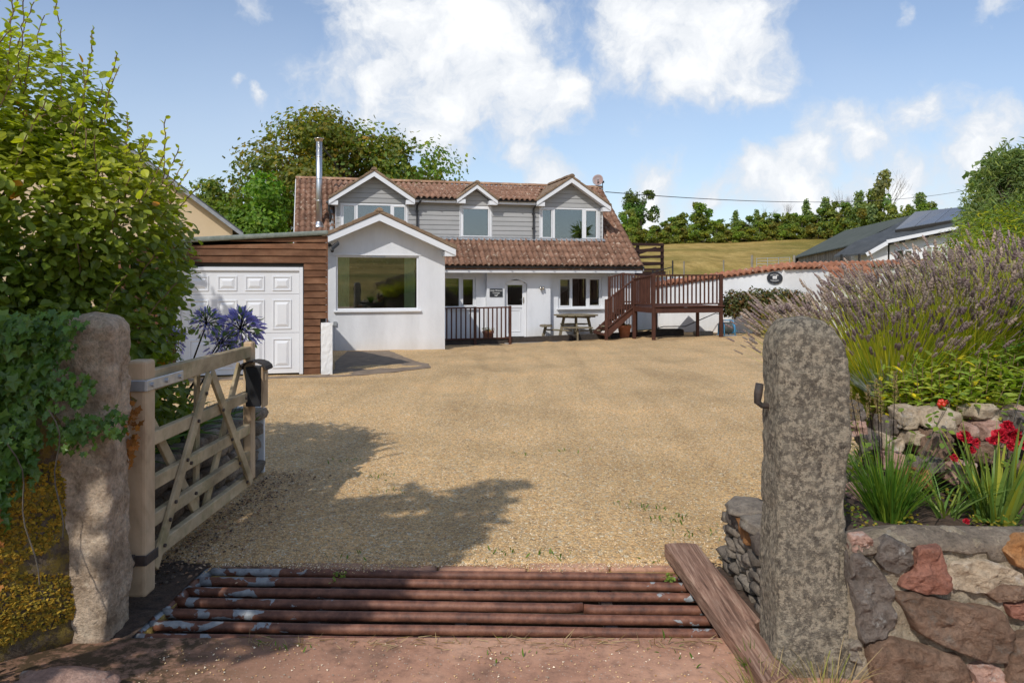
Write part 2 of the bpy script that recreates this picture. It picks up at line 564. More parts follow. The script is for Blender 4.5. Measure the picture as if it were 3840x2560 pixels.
def mk_wood(name, c_dark, c_mid, c_light, axis=(1, 1, 9), grain=9.0, rough=0.8, green=None, bmp=.35, vary=.12):
    m, nt, b, _ = new_mat(name)
    co = coords(nt)
    off = nd(nt, 'ShaderNodeCombineXYZ', {0: math_(nt, 'MULTIPLY', rnd_obj(nt), 37.0), 1: math_(nt, 'MULTIPLY', rnd_obj(nt), 19.0), 2: 0.0}).outputs[0]
    co = nd(nt, 'ShaderNodeVectorMath', {0: co, 1: off}, operation='ADD').outputs[0]
    st = nd(nt, 'ShaderNodeMapping', {0: co, 3: axis}).outputs[0]
    g = tnoise(nt, st, grain, 6, 0.65, 0.4)
    col = ramp(nt, g, [(.28, c_dark), (.5, c_mid), (.74, c_light)])
    n = tnoise(nt, co, 3.0, 4, .6)
    col = mixc(nt, 1.0, col, ramp(nt, n, [(.3, (.78, .78, .78)), (.7, (1.15, 1.13, 1.1))]), 'MULTIPLY')
    if green:
        col = mixc(nt, ramp(nt, tnoise(nt, co, 4.5, 6, .7), [(.5, 0), (.72, .75)]), col, green)
    v = math_(nt, 'MULTIPLY_ADD', rnd_obj(nt), 2 * vary, 1 - vary)
    col = mixc(nt, 1.0, col, nd(nt, 'ShaderNodeCombineColor', {0: v, 1: v, 2: v}).outputs[0], 'MULTIPLY')
    lk(nt, col, b, 'Base Color')
    b.inputs['Roughness'].default_value = rough
    b.inputs['Specular IOR Level'].default_value = 0.3
    bump(nt, b, g, bmp, 0.006)
    return m


# axis: scale per local axis, small along the grain
MAT['gate_y'] = mk_wood('gate_rail_wood', (0.253, 0.190, 0.109), (0.506, 0.391, 0.241), (0.667, 0.540, 0.356), (0.900, 0.517, 0.900), 5, green=(0.230, 0.218, 0.092))
MAT['gate_z'] = mk_wood('gate_post_wood', (0.368, 0.247, 0.149), (0.598, 0.437, 0.276), (0.713, 0.552, 0.380), (0.900, 0.900, 0.460), 5)
MAT['garage_board'] = mk_wood('brown_garage_board', (0.078, 0.034, 0.017), (0.157, 0.072, 0.036), (0.248, 0.130, 0.072), (0.368, 0.756, 0.828), 6, bmp=.25, vary=.2)
MAT['deck_z'] = mk_wood('brown_stained_post', (.055, .022, .014), (.085, .034, .022), (.115, .05, .032), (9, 9, .5), 7, .6, bmp=.12, vary=.15)
MAT['deck_x'] = mk_wood('brown_stained_rail', (.055, .022, .014), (.085, .034, .022), (.12, .052, .034), (.5, 9, 9), 7, .6, bmp=.12, vary=.15)
MAT['balcony'] = mk_wood('dark_brown_rail', (.022, .010, .007), (.04, .018, .013), (.06, .028, .02), (.5, 9, 9), 7, .6, bmp=.12)
MAT['picnic'] = mk_wood('weathered_grey_timber', (.095, .075, .045), (.19, .155, .10), (.29, .245, .17), (.5, 7, 7), 6, green=(.13, .12, .05))
MAT['plank'] = mk_wood('old_plank', (.075, .038, .025), (.30, .17, .115), (.54, .37, .27), (9, .35, 9), 8, bmp=1.0, vary=0)
MAT['barn_board'] = mk_wood('silvered_barn_board', (.16, .135, .115), (.27, .24, .21), (.36, .33, .295), (5, 5, .4), 4, vary=.25)
MAT['weathered'] = mk_wood('weathered_post', (.16, .14, .11), (.27, .24, .19), (.36, .33, .27), (8, 8, .6), 5)


def mk_stone(name, cols, scale=7.0, lichen=None, bmp=.8, world=True, lich_amt=(.56, .66), dist=.03, rnd=False, spots=None):
    m, nt, b, _ = new_mat(name)
    co = wpos(nt) if world else coords(nt)
    n = tnoise(nt, co, scale, 8, 0.68)
    k = len(cols)
    col = ramp(nt, n, [(.26 + .48 * i / (k - 1), c) for i, c in enumerate(cols)])
    f = tnoise(nt, co, scale * 7, 6, 0.75)
    col = mixc(nt, 1.0, col, ramp(nt, f, [(.28, (.55, .55, .55)), (.5, (1, 1, 1)), (.72, (1.35, 1.33, 1.28))]), 'MULTIPLY')
    if lichen:
        l = tnoise(nt, co, scale * 1.9, 9, 0.78)
        col = mixc(nt, ramp(nt, l, [(lich_amt[0], 0), (lich_amt[1], .85)]), col, lichen)
    if spots:
        s = nd(nt, 'ShaderNodeTexVoronoi', {'Vector': co, 'Scale': 26.0})
        col = mixc(nt, math_(nt, 'LESS_THAN', s.outputs['Distance'], 0.16), col, spots)
    if rnd:
        v = math_(nt, 'MULTIPLY_ADD', rnd_obj(nt), .5, .75)
        col = mixc(nt, 1.0, col, nd(nt, 'ShaderNodeCombineColor', {0: v, 1: v, 2: v}).outputs[0], 'MULTIPLY')
    lk(nt, col, b, 'Base Color')
    b.inputs['Roughness'].default_value = 0.92
    b.inputs['Specular IOR Level'].default_value = 0.25
    bump(nt, b, math_(nt, 'ADD', math_(nt, 'MULTIPLY', n, 1.2), math_(nt, 'MULTIPLY', f, 1.1)), bmp, dist)
    return m


MAT['granite'] = mk_stone('lichened_pillar_stone', [(0.103, 0.084, 0.065), (0.207, 0.176, 0.136), (0.345, 0.298, 0.227), (0.552, 0.481, 0.369)], 20, (0.690, 0.583, 0.428), 1.0, lich_amt=(.48, .56), dist=.03)
MAT['plaster_pillar'] = mk_stone('buff_plastered_stone', [(0.174, 0.122, 0.084), (0.452, 0.331, 0.226), (0.731, 0.566, 0.409), (0.900, 0.766, 0.574)], 8, (0.900, 0.887, 0.696), .9, lich_amt=(.6, .74), dist=.03)
MAT['mortar'] = mk_stone('mortar', [(0.245, 0.194, 0.137), (0.533, 0.432, 0.302), (0.749, 0.634, 0.461)], 12, (0.662, 0.605, 0.518), 1.0, dist=.03)
MAT['cap_mortar'] = mk_stone('wall_cap_cement', [(.12, .095, .07), (.27, .215, .16), (.42, .345, .26)], 9, (.42, .35, .26), .9, dist=.025)
MAT['red_stone'] = mk_stone('red_sandstone', [(0.180, 0.084, 0.060), (0.336, 0.150, 0.102), (0.432, 0.210, 0.150)], 6, (0.360, 0.264, 0.204), .8, dist=.03, lich_amt=(.6, .75))
MAT['brown_stone'] = mk_stone('brown_sandstone', [(0.120, 0.079, 0.054), (0.258, 0.162, 0.108), (0.360, 0.240, 0.168)], 5, (0.240, 0.216, 0.180), .9, dist=.035, lich_amt=(.55, .7))
MAT['grey_stone'] = mk_stone('grey_volcanic', [(0.090, 0.075, 0.062), (0.21, 0.17, 0.14), (0.33, 0.28, 0.235)], 7, (0.432, 0.420, 0.384), .9, dist=.03)
MAT['pink_stone'] = mk_stone('pinkish_stone', [(0.264, 0.156, 0.120), (0.456, 0.282, 0.216), (0.576, 0.396, 0.312)], 5, (0.540, 0.480, 0.420), .7, dist=.03)
MAT['buff_stone'] = mk_stone('buff_stone', [(.28, .20, .13), (.46, .36, .25), (.60, .50, .38)], 5, (.60, .56, .50), .7, dist=.03)
MAT['orange_stone'] = mk_stone('rusty_stone', [(0.240, 0.102, 0.036), (0.432, 0.204, 0.078), (0.480, 0.300, 0.168)], 6, (0.360, 0.264, 0.180), .8, dist=.03)
MAT['dry_stone'] = mk_stone('thin_bedded_stone', [(0.108, 0.090, 0.072), (0.240, 0.198, 0.156), (0.360, 0.306, 0.240)], 9, (0.396, 0.336, 0.252), .8, dist=.02, rnd=True)
MAT['dark_wall'] = mk_stone('damp_dark_stone', [(.025, .022, .016), (.07, .058, .04), (.12, .10, .07)], 8, (.06, .075, .025), .8, dist=.03, lich_amt=(.5, .65))


def mk_moss(name, c1, c2, c3):
    m, nt, b, _ = new_mat(name)
    co = wpos(nt)
    n = tnoise(nt, co, 60, 4, 0.7)
    col = ramp(nt, n, [(.3, c1), (.52, c2), (.72, c3)])
    lk(nt, col, b, 'Base Color')
    b.inputs['Roughness'].default_value = 1
    b.inputs['Specular IOR Level'].default_value = 0.05
    bump(nt, b, n, 1.0, .02)
    return m


MAT['moss'] = mk_moss('golden_moss', (.04, .026, .005), (.17, .115, .02), (.32, .22, .045))


def mk_tile(name, base, light, lichen, world=True):
    m, nt, b, _ = new_mat(name)
    co = wpos(nt)
    n = tnoise(nt, co, 2.2, 6, .65)
    v = rnd_obj(nt)
    cell = nd(nt, 'ShaderNodeTexWhiteNoise', {0: nd(nt, 'ShaderNodeVectorMath', {0: co, 1: (.2, .2, .25)}, operation='SNAP').outputs[0]}, noise_dimensions='3D').outputs[0]
    col = mixc(nt, ramp(nt, n, [(.3, 0), (.7, 1)]), base, light)
    w = math_(nt, 'MULTIPLY_ADD', math_(nt, 'ADD', v, cell), .32, .66)
    col = mixc(nt, 1.0, col, nd(nt, 'ShaderNodeCombineColor', {0: w, 1: w, 2: w}).outputs[0], 'MULTIPLY')
    l = tnoise(nt, co, 6.5, 7, .75)
    col = mixc(nt, ramp(nt, l, [(.57, 0), (.63, .9)]), col, lichen)
    d = tnoise(nt, co, 5.0, 6, .7)
    col = mixc(nt, ramp(nt, d, [(.56, 0), (.72, .75)]), col, tuple(x * .3 for x in base))
    lk(nt, col, b, 'Base Color')
    b.inputs['Roughness'].default_value = 0.9
    b.inputs['Specular IOR Level'].default_value = .2
    bump(nt, b, tnoise(nt, co, 30, 5, .7), .5, .012)
    return m


MAT['tile'] = mk_tile('brown_roof_tile', (0.172, 0.092, 0.060), (0.305, 0.172, 0.115), (0.598, 0.494, 0.380))
MAT['ridge'] = mk_tile('ridge_tile', (0.322, 0.178, 0.103), (0.437, 0.265, 0.167), (0.552, 0.437, 0.299))
MAT['verge'] = mk_tile('mossy_verge_tile', (0.184, 0.121, 0.075), (0.310, 0.218, 0.144), (0.391, 0.310, 0.207))
MAT['clay_tile'] = mk_tile('orange_clay_tile', (.26, .105, .06), (.40, .18, .105), (.46, .34, .26))


def mk_pipe():
    m, nt, b, _ = new_mat('rusty_galvanised_pipe')
    co = coords(nt)
    wp = wpos(nt)
    n = tnoise(nt, wp, 14, 7, .7)
    rust = ramp(nt, n, [(.28, (.055, .022, .014)), (.5, (.17, .065, .036)), (.72, (.29, .125, .07))])
    g = ramp(nt, tnoise(nt, wp, 30, 5, .6), [(.3, (.22, .23, .235)), (.7, (.40, .41, .41))])
    sx = nd(nt, 'ShaderNodeSeparateXYZ', {0: wp}).outputs[0]
    # galvanising survives at both ends of the bars, in ragged patches
    left = nd(nt, 'ShaderNodeMapRange', {0: sx, 1: -1.75, 2: -0.75, 3: .07, 4: -.18}).outputs[0]
    right = nd(nt, 'ShaderNodeMapRange', {0: sx, 1: 0.55, 2: 1.15, 3: -.18, 4: .09}).outputs[0]
    a = math_(nt, 'MAXIMUM', left, right)
    pn = tnoise(nt, nd(nt, 'ShaderNodeMapping', {0: wp, 3: (1.0, 1.3, 1.3)}).outputs[0], 8.5, 5, .5, .5)
    f = math_(nt, 'ADD', math_(nt, 'ADD', pn, a), -0.565)
    f = nd(nt, 'ShaderNodeMapRange', {0: f, 1: 0.0, 2: 0.015, 3: 0.0, 4: 1.0}).outputs[0]
    col = mixc(nt, f, rust, g)
    lk(nt, col, b, 'Base Color')
    b.inputs['Roughness'].default_value = .6
    lk(nt, math_(nt, 'MULTIPLY', f, .12), b, 'Metallic')
    bump(nt, b, math_(nt, 'ADD', tnoise(nt, wp, 50, 5, .7), math_(nt, 'MULTIPLY', f, .7)), .35, .006)
    return m


MAT['pipe'] = mk_pipe()


def mk_leaf(name, c_lo, c_hi, trans=.35, rough=.45, spec=.4, tcol=None, attr=True):
    """tint attribute multiplies the colour: leaf age and kind, and sunlight painted on the beech hedge top"""
    m, nt, b, out = new_mat(name)
    n = tnoise(nt, wpos(nt), 1.1, 4, .6)
    col = mixc(nt, ramp(nt, n, [(.3, 0), (.7, 1)]), c_lo, c_hi)
    if attr:
        col = mixc(nt, 1.0, col, nd(nt, 'ShaderNodeAttribute', attribute_name='tint').outputs['Color'], 'MULTIPLY')
    else:
        v = math_(nt, 'MULTIPLY_ADD', rnd_obj(nt), .6, .7)
        col = mixc(nt, 1.0, col, nd(nt, 'ShaderNodeCombineColor', {0: v, 1: v, 2: v}).outputs[0], 'MULTIPLY')
    lk(nt, col, b, 'Base Color')
    b.inputs['Roughness'].default_value = rough
    b.inputs['Specular IOR Level'].default_value = spec
    tr = nd(nt, 'ShaderNodeBsdfTranslucent', {0: mixc(nt, 1.0, col, tcol or (1.5, 1.6, .5), 'MULTIPLY')})
    mx = nd(nt, 'ShaderNodeMixShader', {0: trans, 1: b.outputs[0], 2: tr.outputs[0]})
    nt.links.new(mx.outputs[0], out.inputs[0])
    return m


MAT['beech'] = mk_leaf('beech_leaf', (0.138, 0.207, 0.026), (0.243, 0.290, 0.036), .45, .38, .5)
MAT['beech_one'] = mk_leaf('beech_leaf_single', (0.178, 0.235, 0.030), (0.308, 0.331, 0.042), .45, .36, .5, attr=False)
MAT['ivy'] = mk_leaf('ivy_leaf', (0.084, 0.168, 0.034), (0.151, 0.260, 0.059), .3, .34, .5)
MAT['ivy_one'] = mk_leaf('ivy_leaf_single', (0.109, 0.202, 0.036), (0.185, 0.286, 0.064), .3, .34, .5, attr=False)
MAT['dead_leaf'] = mk_leaf('dead_ivy_leaf', (.30, .115, .03), (.42, .19, .06), .3, .7, .2)
MAT['tree'] = mk_leaf('tree_leaf', (0.148, 0.195, 0.038), (0.234, 0.273, 0.060), .4, .55, .3)
MAT['bush'] = mk_leaf('bush_leaf', (0.150, 0.219, 0.034), (0.234, 0.303, 0.056), .4, .55, .3)
MAT['conifer'] = mk_leaf('conifer_needle', (0.156, 0.218, 0.078), (0.265, 0.312, 0.125), .4, .6, .2)
MAT['hedge'] = mk_leaf('bright_hedge', (.17, .25, .018), (.30, .36, .03), .4, .5, .3)
MAT['creeper'] = mk_leaf('reddish_creeper', (0.072, 0.102, 0.024), (0.132, 0.102, 0.048), .25, .5, .3)
MAT['lav_stem'] = mk_leaf('lavender_stem', (0.368, 0.403, 0.060), (0.529, 0.526, 0.110), .5, .6, .2)
MAT['lav_flower'] = mk_leaf('lavender_flower', (0.346, 0.274, 0.227), (0.500, 0.398, 0.318), .25, .9, .05, (0.900, 0.900, 0.900))
MAT['sage'] = mk_leaf('sage_leaf', (0.276, 0.356, 0.066), (0.414, 0.460, 0.088), .45, .6, .25)
MAT['grass'] = mk_leaf('grass_blade', (0.084, 0.168, 0.019), (0.156, 0.240, 0.036), .35, .5, .3)
MAT['iris'] = mk_leaf('iris_blade', (0.156, 0.240, 0.060), (0.240, 0.324, 0.072), .35, .45, .35)
MAT['straw'] = mk_leaf('straw', (.38, .28, .13), (.48, .37, .20), .3, .8, .1, (1.1, 1.05, .8))
MAT['rose'] = mk_leaf('rose_petal', (.42, .008, .02), (.55, .02, .045), .25, .5, .3, (1.2, .6, .7))
MAT['agap'] = mk_leaf('agapanthus_flower', (.36, .33, .66), (.50, .46, .78), .5, .6, .2, (1.1, 1.1, 1.2))
MAT['agap_leaf'] = mk_leaf('agapanthus_leaf', (0.060, 0.132, 0.018), (0.120, 0.216, 0.036), .3, .4, .4)
MAT['silver'] = mk_leaf('silver_leaf', (.38, .42, .38), (.50, .54, .48), .2, .8, .1, (1, 1, 1))
MAT['hip'] = simple('rose_hip', (.50, .03, .015), (.62, .06, .02), .3, 5)


def mk_glass():
    m, nt, b, out = new_mat('window_glass')
    fr = nd(nt, 'ShaderNodeFresnel', {0: 1.5}).outputs[0]
    f = math_(nt, 'MULTIPLY_ADD', fr, 1.6, .10, clamp=True)
    t = nd(nt, 'ShaderNodeBsdfTransparent', {0: (.80, .86, .83, 1)})
    g = nd(nt, 'ShaderNodeBsdfGlossy', {0: (.95, .97, 1, 1), 'Roughness': .01})
    mx = nd(nt, 'ShaderNodeMixShader', {0: f, 1: t.outputs[0], 2: g.outputs[0]})
    nt.links.new(mx.outputs[0], out.inputs[0])
    return m


MAT['glass'] = mk_glass()


# ------------------------------------------------------------------ ground
def g(x, y):
    """height of the drive: level by the gate, falling gently towards the cottage, less so on the right"""
    if y <= 14.2:
        return -0.04 * max(0.0, y - 4.6) / 9.6
    k = 0.0285 - 0.003 * min(7.5, max(0.0, x))
    return -0.04 - k * (min(y, 30) - 14.2)


def terrain(x, y):
    z = g(x, min(max(y, 3), 30)) - (0.14 if 4.7 < y < 28 and -9 < x < 11 else 0.03)
    if y > 31:
        f = 1 + (x - 27) * 0.0053 if x > 0 else 0.857 - min(0.3, -x * .004)
        low = sstep(12, 20, x) * (1 - sstep(58, 80, y))     # yard levelled for the barn
        d = min(y, 158 + x * .05)
        z += 0.0735 * max(0.0, d - 31) * f * (1 - .85 * low)
        z += .5 * noise.noise(Vector((x * .03, y * .03, 0))) * sstep(35, 60, y)
        # a trodden track slants up the field
        t = abs((x - 15) * .55 - (y - 55) * .16)
        if 40 < y < 150:
            z -= .25 * math.exp(-(t / 1.2) ** 2)
    if y < -14:
        z += 0.062 * min(150, -14 - y) + .4 * noise.noise(Vector((x * .04, y * .04, 3)))
    if x < -9 and y > -14:
        z += .0 
    if -1.80 < x < 1.18 and 3.70 < y < 4.56:
        z = -0.42
    return z


def axis_lines(core, lo, hi, step, grow):
    a = list(core)
    v, s = core[-1], step
    while v < hi:
        s *= grow
        v += s
        a.append(v)
    v, s = core[0], step
    while v > lo:
        s *= grow
        v -= s
        a.insert(0, v)
    return a


def grid_mesh(xs, ys, fz):
    V = [(x, y, fz(x, y)) for y in ys for x in xs]
    nx = len(xs)
    F = [(j * nx + i, j * nx + i + 1, (j + 1) * nx + i + 1, (j + 1) * nx + i) for j in range(len(ys) - 1) for i in range(nx - 1)]
    return np.array(V), np.array(F)


xs = sorted([i * .75 for i in range(-16, 19)] + [-1.81, -1.795, 1.175, 1.19])
ys = sorted([-3 + i * .75 for i in range(0, 48)] + [3.69, 3.705, 4.555, 4.57])
V, F = grid_mesh(axis_lines(xs, -600, 600, .75, 1.13), axis_lines(ys, -420, 700, .75, 1.09), terrain)
ground = link(bpy.data.objects.new('ground', np_mesh('ground', V, F, MAT['field'], smooth=True)))
tag(ground, kind='structure')


def gravel_z(x, y):
    if y < 4.65:
        return -.07
    w = .018 * noise.noise(Vector((x * 1.3, y * .8, 0))) + .010 * noise.noise(Vector((x * 4, y * 3, 5)))
    # shallow wheel ruts swinging from the gate towards the patio
    for c, dp in ((.25 + .035 * (y - 5) + .28 * math.sin((y - 5) * .23), .022), (.9 - .012 * (y - 9) ** 2, .018), (-.6 + .16 * (y - 5), .014)):
        for o in (-.75, .75):
            q = (x - c - o) / .15
            w += (-dp * math.exp(-q * q) + .5 * dp * math.exp(-(abs(q) - 1.7) ** 2 * 2)) * sstep(5, 6.5, y)
    ridge = .07 * math.exp(-((y - 24.6 - .25 * x) / .5) ** 2) * (1 if -2 < x < 4 else 0)    # gravel pushed up along the patio edge
    dip = .05 * sstep(22.5, 24.8, y - .25 * x) * (1 if x < 4 else max(0, 5 - x))
    return g(x, y) + w * sstep(4.66, 5.0, y) + ridge * .15 - dip


gx = [-9.5 + i * .14 for i in range(0, 152)]
gy = [4.635, 4.66]
while gy[-1] < 29:
    gy.append(gy[-1] + .07 + .004 * (gy[-1] - 4))
V, F = grid_mesh(gx, gy, gravel_z)
drive = link(bpy.data.objects.new('gravel_drive', np_mesh('gravel_drive', V, F, MAT['gravel'], smooth=True)))
tag(drive, kind='structure')

# loose stones that catch the light near the gate
rng = np.random.default_rng(11)
n = 52000
py_ = 4.68 + (rng.random(n) ** 1.7) * 6.0
px_ = rng.uniform(-2.6, 3.3, n)
py_[:7000] = 4.64 + np.abs(rng.normal(0, .035, 7000)) * np.where(rng.random(7000) < .6, -1, 1) * (1 + np.sin(px_[:7000] * 5) * .6)
px_[:7000] = np.clip(px_[:7000], -1.8, 1.35)
py_[7000:8200] = rng.uniform(2.6, 3.6, 1200)
px_[7000:8200] = rng.uniform(-1.6, 1.1, 1200)
pz_ = np.array([gravel_z(a, b) if b > 4.66 else (-.008 if b > 4.5 else .008 + .012 * noise.noise(Vector((a * .9, b * .9, 2)))) for a, b in zip(px_, py_)])
T = np.array([[1, 0, 0], [-.5, .87, 0], [-.5, -.87, 0], [.1, .1, .75], [0, 0, -.6]])
TF = np.array([[0, 1, 3], [1, 2, 3], [2, 0, 3]])
rot = frames(np.stack([rng.normal(0, .35, n), rng.normal(0, .35, n), np.ones(n)], 1), rng)
sz = rng.uniform(.003, .0065, n) * (1 + .25 * (rng.random(n) > .97) * 2)
V, F = scatter(T, TF, np.stack([px_, py_, pz_ + .001], 1), rot, sz)
pal = np.array([(.52, .36, .18), (.64, .45, .24), (.36, .24, .12), (.78, .66, .48), (.28, .23, .17), (.46, .26, .10), (.60, .41, .20)])
tint = np.repeat(pal[rng.integers(0, len(pal), n)] * rng.uniform(1.0, 1.35, (n, 1)), len(T), axis=0)
o = link(bpy.data.objects.new('gravel', np_mesh('gravel', V, F, MAT['pebble'], tint)))
tag(o, 'loose pale pea gravel lying on the drive inside the cattle grid', 'gravel', kind='stuff')

# leaf litter and dark crumbs along the foot of the left-hand wall
n = 1100
lx = -2.15 + np.abs(rng.normal(0, .22, n))
ly = rng.uniform(4.3, 6.9, n)
rot = frames(np.stack([rng.normal(0, .5, n), rng.normal(0, .5, n), np.ones(n)], 1), rng)
V, F = scatter(*LEAF_OVAL, np.stack([lx, ly, np.array([gravel_z(a, b) if b > 4.66 else 0 for a, b in zip(lx, ly)]) + .008], 1), rot, rng.uniform(.010, .028, n))
tint = np.repeat(np.array([(.16, .10, .06), (.36, .20, .11), (.09, .065, .045), (.5, .33, .2)])[rng.integers(0, 4, n)], 9, axis=0)
tag(link(bpy.data.objects.new('leaf_litter', np_mesh('leaf_litter', V, F, MAT['pebble'], tint))), 'brown leaf litter and crumbs under the open wooden gate', 'leaf litter', kind='stuff')

# small weeds that push through the gravel
pos = []
for cx, cy, k in [(-1.55, 7.3, 9), (-1.2, 6.7, 14), (-1.0, 6.2, 7), (.1, 7.6, 8), (.55, 7.75, 6), (1.0, 5.8, 20), (1.15, 5.5, 16), (1.3, 5.2, 10), (-.05, 4.8, 10), (.2, 4.72, 8), (.9, 4.75, 6), (-.95, 4.78, 5), (3.1, 6.3, 6), (.0, 3.5, 5), (.7, 3.52, 5), (-1.1, 3.56, 6)]:
    for _ in range(k * 2):
        x, y = R.gauss(cx, .10), R.gauss(cy, .06)
        pos.append((x, y, (gravel_z(x, y) if y > 4.66 else 0.004)))
pos = np.array(pos)
n = len(pos)
rot = frames(np.stack([rng.normal(0, .9, n), rng.normal(0, .9, n), np.full(n, .5)], 1), rng, ((0, 0, 1), .55))
V, F = scatter(*LEAF_LANCE, pos, rot, rng.uniform(.015, .05, n))
tint = np.repeat(rng.uniform(.7, 1.3, (n, 1)) * np.ones(3), 7, axis=0)
tag(link(bpy.data.objects.new('weeds', np_mesh('weeds', V, F, MAT['grass'], tint))), 'tiny green weeds sprouting through the gravel', 'weeds', kind='stuff')

# red concrete apron in front of the grid
V, F = grid_mesh([-4.5 + i * .12 for i in range(76)], [-5 + i * .12 for i in range(72)] + [3.665],
                 lambda x, y: .004 + .012 * noise.noise(Vector((x * .9, y * .9, 2))) * sstep(3.6, 3.2, y) + .05 * sstep(-1.55, -2.1, x) * sstep(3.65, 3.3, y))
apron = link(bpy.data.objects.new('entrance_apron', np_mesh('entrance_apron', V, F, MAT['apron'], smooth=True)))
tag(apron, kind='structure')
# concrete kerbs that hold the grid
mb = MB()
x = -1.75
while x < 1.15:
    w = R.uniform(.35, .7)
    mb.box(x, min(x + w, 1.2), 4.575, 4.70, -.2, -.014 + R.uniform(0, .008))
    x += w + .012
kerb = mb.build('kerb', MAT['apron'], bevel=.012)
tag(kerb, kind='structure')

mb = MB()
mb.add([(-1.79, 3.71, -.40), (1.17, 3.71, -.40), (1.17, 4.55, -.40), (-1.79, 4.55, -.40), (-1.79, 3.71, -.05), (1.17, 3.71, -.05), (1.17, 4.55, -.05), (-1.79, 4.55, -.05)], [(0, 1, 2, 3), (0, 1, 5, 4), (1, 2, 6, 5), (2, 3, 7, 6), (3, 0, 4, 7)])
tag(mb.build('grid_pit', MAT['soil']), kind='structure')
for a, b in ((-2.6, -1.83), (1.2, 1.75)):
    V, F = grid_mesh([a + (b - a) * i / 12 for i in range(13)], [3.66 + i * .09 for i in range(13)], lambda x, y: -.004 + .02 * noise.fractal(Vector((x * 5, y * 5, 3)), .9, 2.0, 4))
    tag(link(bpy.data.objects.new('verge', np_mesh('verge', V, F, MAT['soil'], smooth=True))), kind='structure')
# old concrete strip in front of the garage and the slab beside the extension
mb = MB()
def slab_poly(mb, pts, t=.05):
    k = len(pts)
    top = [(x, y, gravel_z(x, y) + t) for x, y in pts]
    bot = [(x, y, gravel_z(x, y) - .1) for x, y in pts]
    mb.add(top + bot, [tuple(range(k))] + [(i, (i + 1) % k, k + (i + 1) % k, k + i) for i in range(k)])
pts = [(-1.62, 15.35), (-1.78, 16.3), (-2.35, 17.6), (-2.9, 19.3), (-3.3, 20.6), (-4.4, 20.4), (-3.9, 17), (-3.4, 14.6), (-3.35, 14.0), (-4.4, 13.75), (-6.5, 13.15), (-6.5, 12.95), (-4.3, 13.45), (-3.1, 13.75), (-2.3, 14.35)]
pts = [(x + .06 * noise.noise(Vector((x * 3, y * 3, i))), y + .08 * noise.noise(Vector((y * 3, x * 3, i)))) for i, (x0_, y0_, x1_, y1_) in enumerate([(*pts[k], *pts[(k + 1) % len(pts)]) for k in range(len(pts))]) for x, y in [(x0_ + (x1_ - x0_) * t / 5, y0_ + (y1_ - y0_) * t / 5) for t in range(5)]]
slab_poly(mb, pts, .012)  # right-hand edge also follows the shadow the garage casts
o = mb.build('shaded_concrete_slab', MAT['slab'])
tag(o, kind='structure')


# ------------------------------------------------------------------ the cottage (own frame: u right, v back, z up)
PHI = math.radians(14.5)
HO = (.137, 26.8, 0)
cottage = empty('cottage', HO, PHI, 'white rendered cottage with grey clad dormers and brown tiled roof behind the gravel drive', 'house')


def hw(u, v, z=0.0):
    c, s = math.cos(PHI), math.sin(PHI)
    return Vector((HO[0] + u * c - v * s, HO[1] + u * s + v * c, z))


def wall_holes(mb, u0, u1, z0, z1, v0, v1, holes, m=0):
    us = sorted({u0, u1, *[h[0] for h in holes], *[h[1] for h in holes]})
    zs = sorted({z0, z1, *[h[2] for h in holes], *[h[3] for h in holes]})
    us = [u for u in us if u0 <= u <= u1]
    zs = [z for z in zs if z0 <= z <= z1]

    def solid(i, j):
        if not (0 <= i < len(us) - 1 and 0 <= j < len(zs) - 1):
            return False
        cu, cz = (us[i] + us[i + 1]) / 2, (zs[j] + zs[j + 1]) / 2
        return not any(h[0] < cu < h[1] and h[2] < cz < h[3] for h in holes)
    for i in range(len(us) - 1):
        for j in range(len(zs) - 1):
            if not solid(i, j):
                continue
            a, b, c, d = us[i], us[i + 1], zs[j], zs[j + 1]
            mb.add([(a, v0, c), (b, v0, c), (b, v0, d), (a, v0, d)], [(0, 1, 2, 3)], m)
            mb.add([(a, v1, c), (b, v1, c), (b, v1, d), (a, v1, d)], [(3, 2, 1, 0)], m)
            for (di, dj, q) in ((-1, 0, [(a, v0, c), (a, v1, c), (a, v1, d), (a, v0, d)]), (1, 0, [(b, v0, c), (b, v1, c), (b, v1, d), (b, v0, d)]),
                                (0, -1, [(a, v0, c), (b, v0, c), (b, v1, c), (a, v1, c)]), (0, 1, [(a, v0, d), (b, v0, d), (b, v1, d), (a, v1, d)])):
                if not solid(i + di, j + dj):
                    mb.add(q, [(0, 1, 2, 3)], m)
    return mb


def raw(mb, name, mats, parent, smooth=False):
    """build without normal recalculation (open sheets)"""
    me = bpy.data.meshes.new(name)
    me.from_pydata(mb.v, [], mb.f)
    for mt in (mats if isinstance(mats, (list, tuple)) else [mats]):
        me.materials.append(mt)
    me.polygons.foreach_set('material_index', mb.m)
    if smooth:
        me.polygons.foreach_set('use_smooth', [True] * len(me.polygons))
    return link(bpy.data.objects.new(name, me), parent)


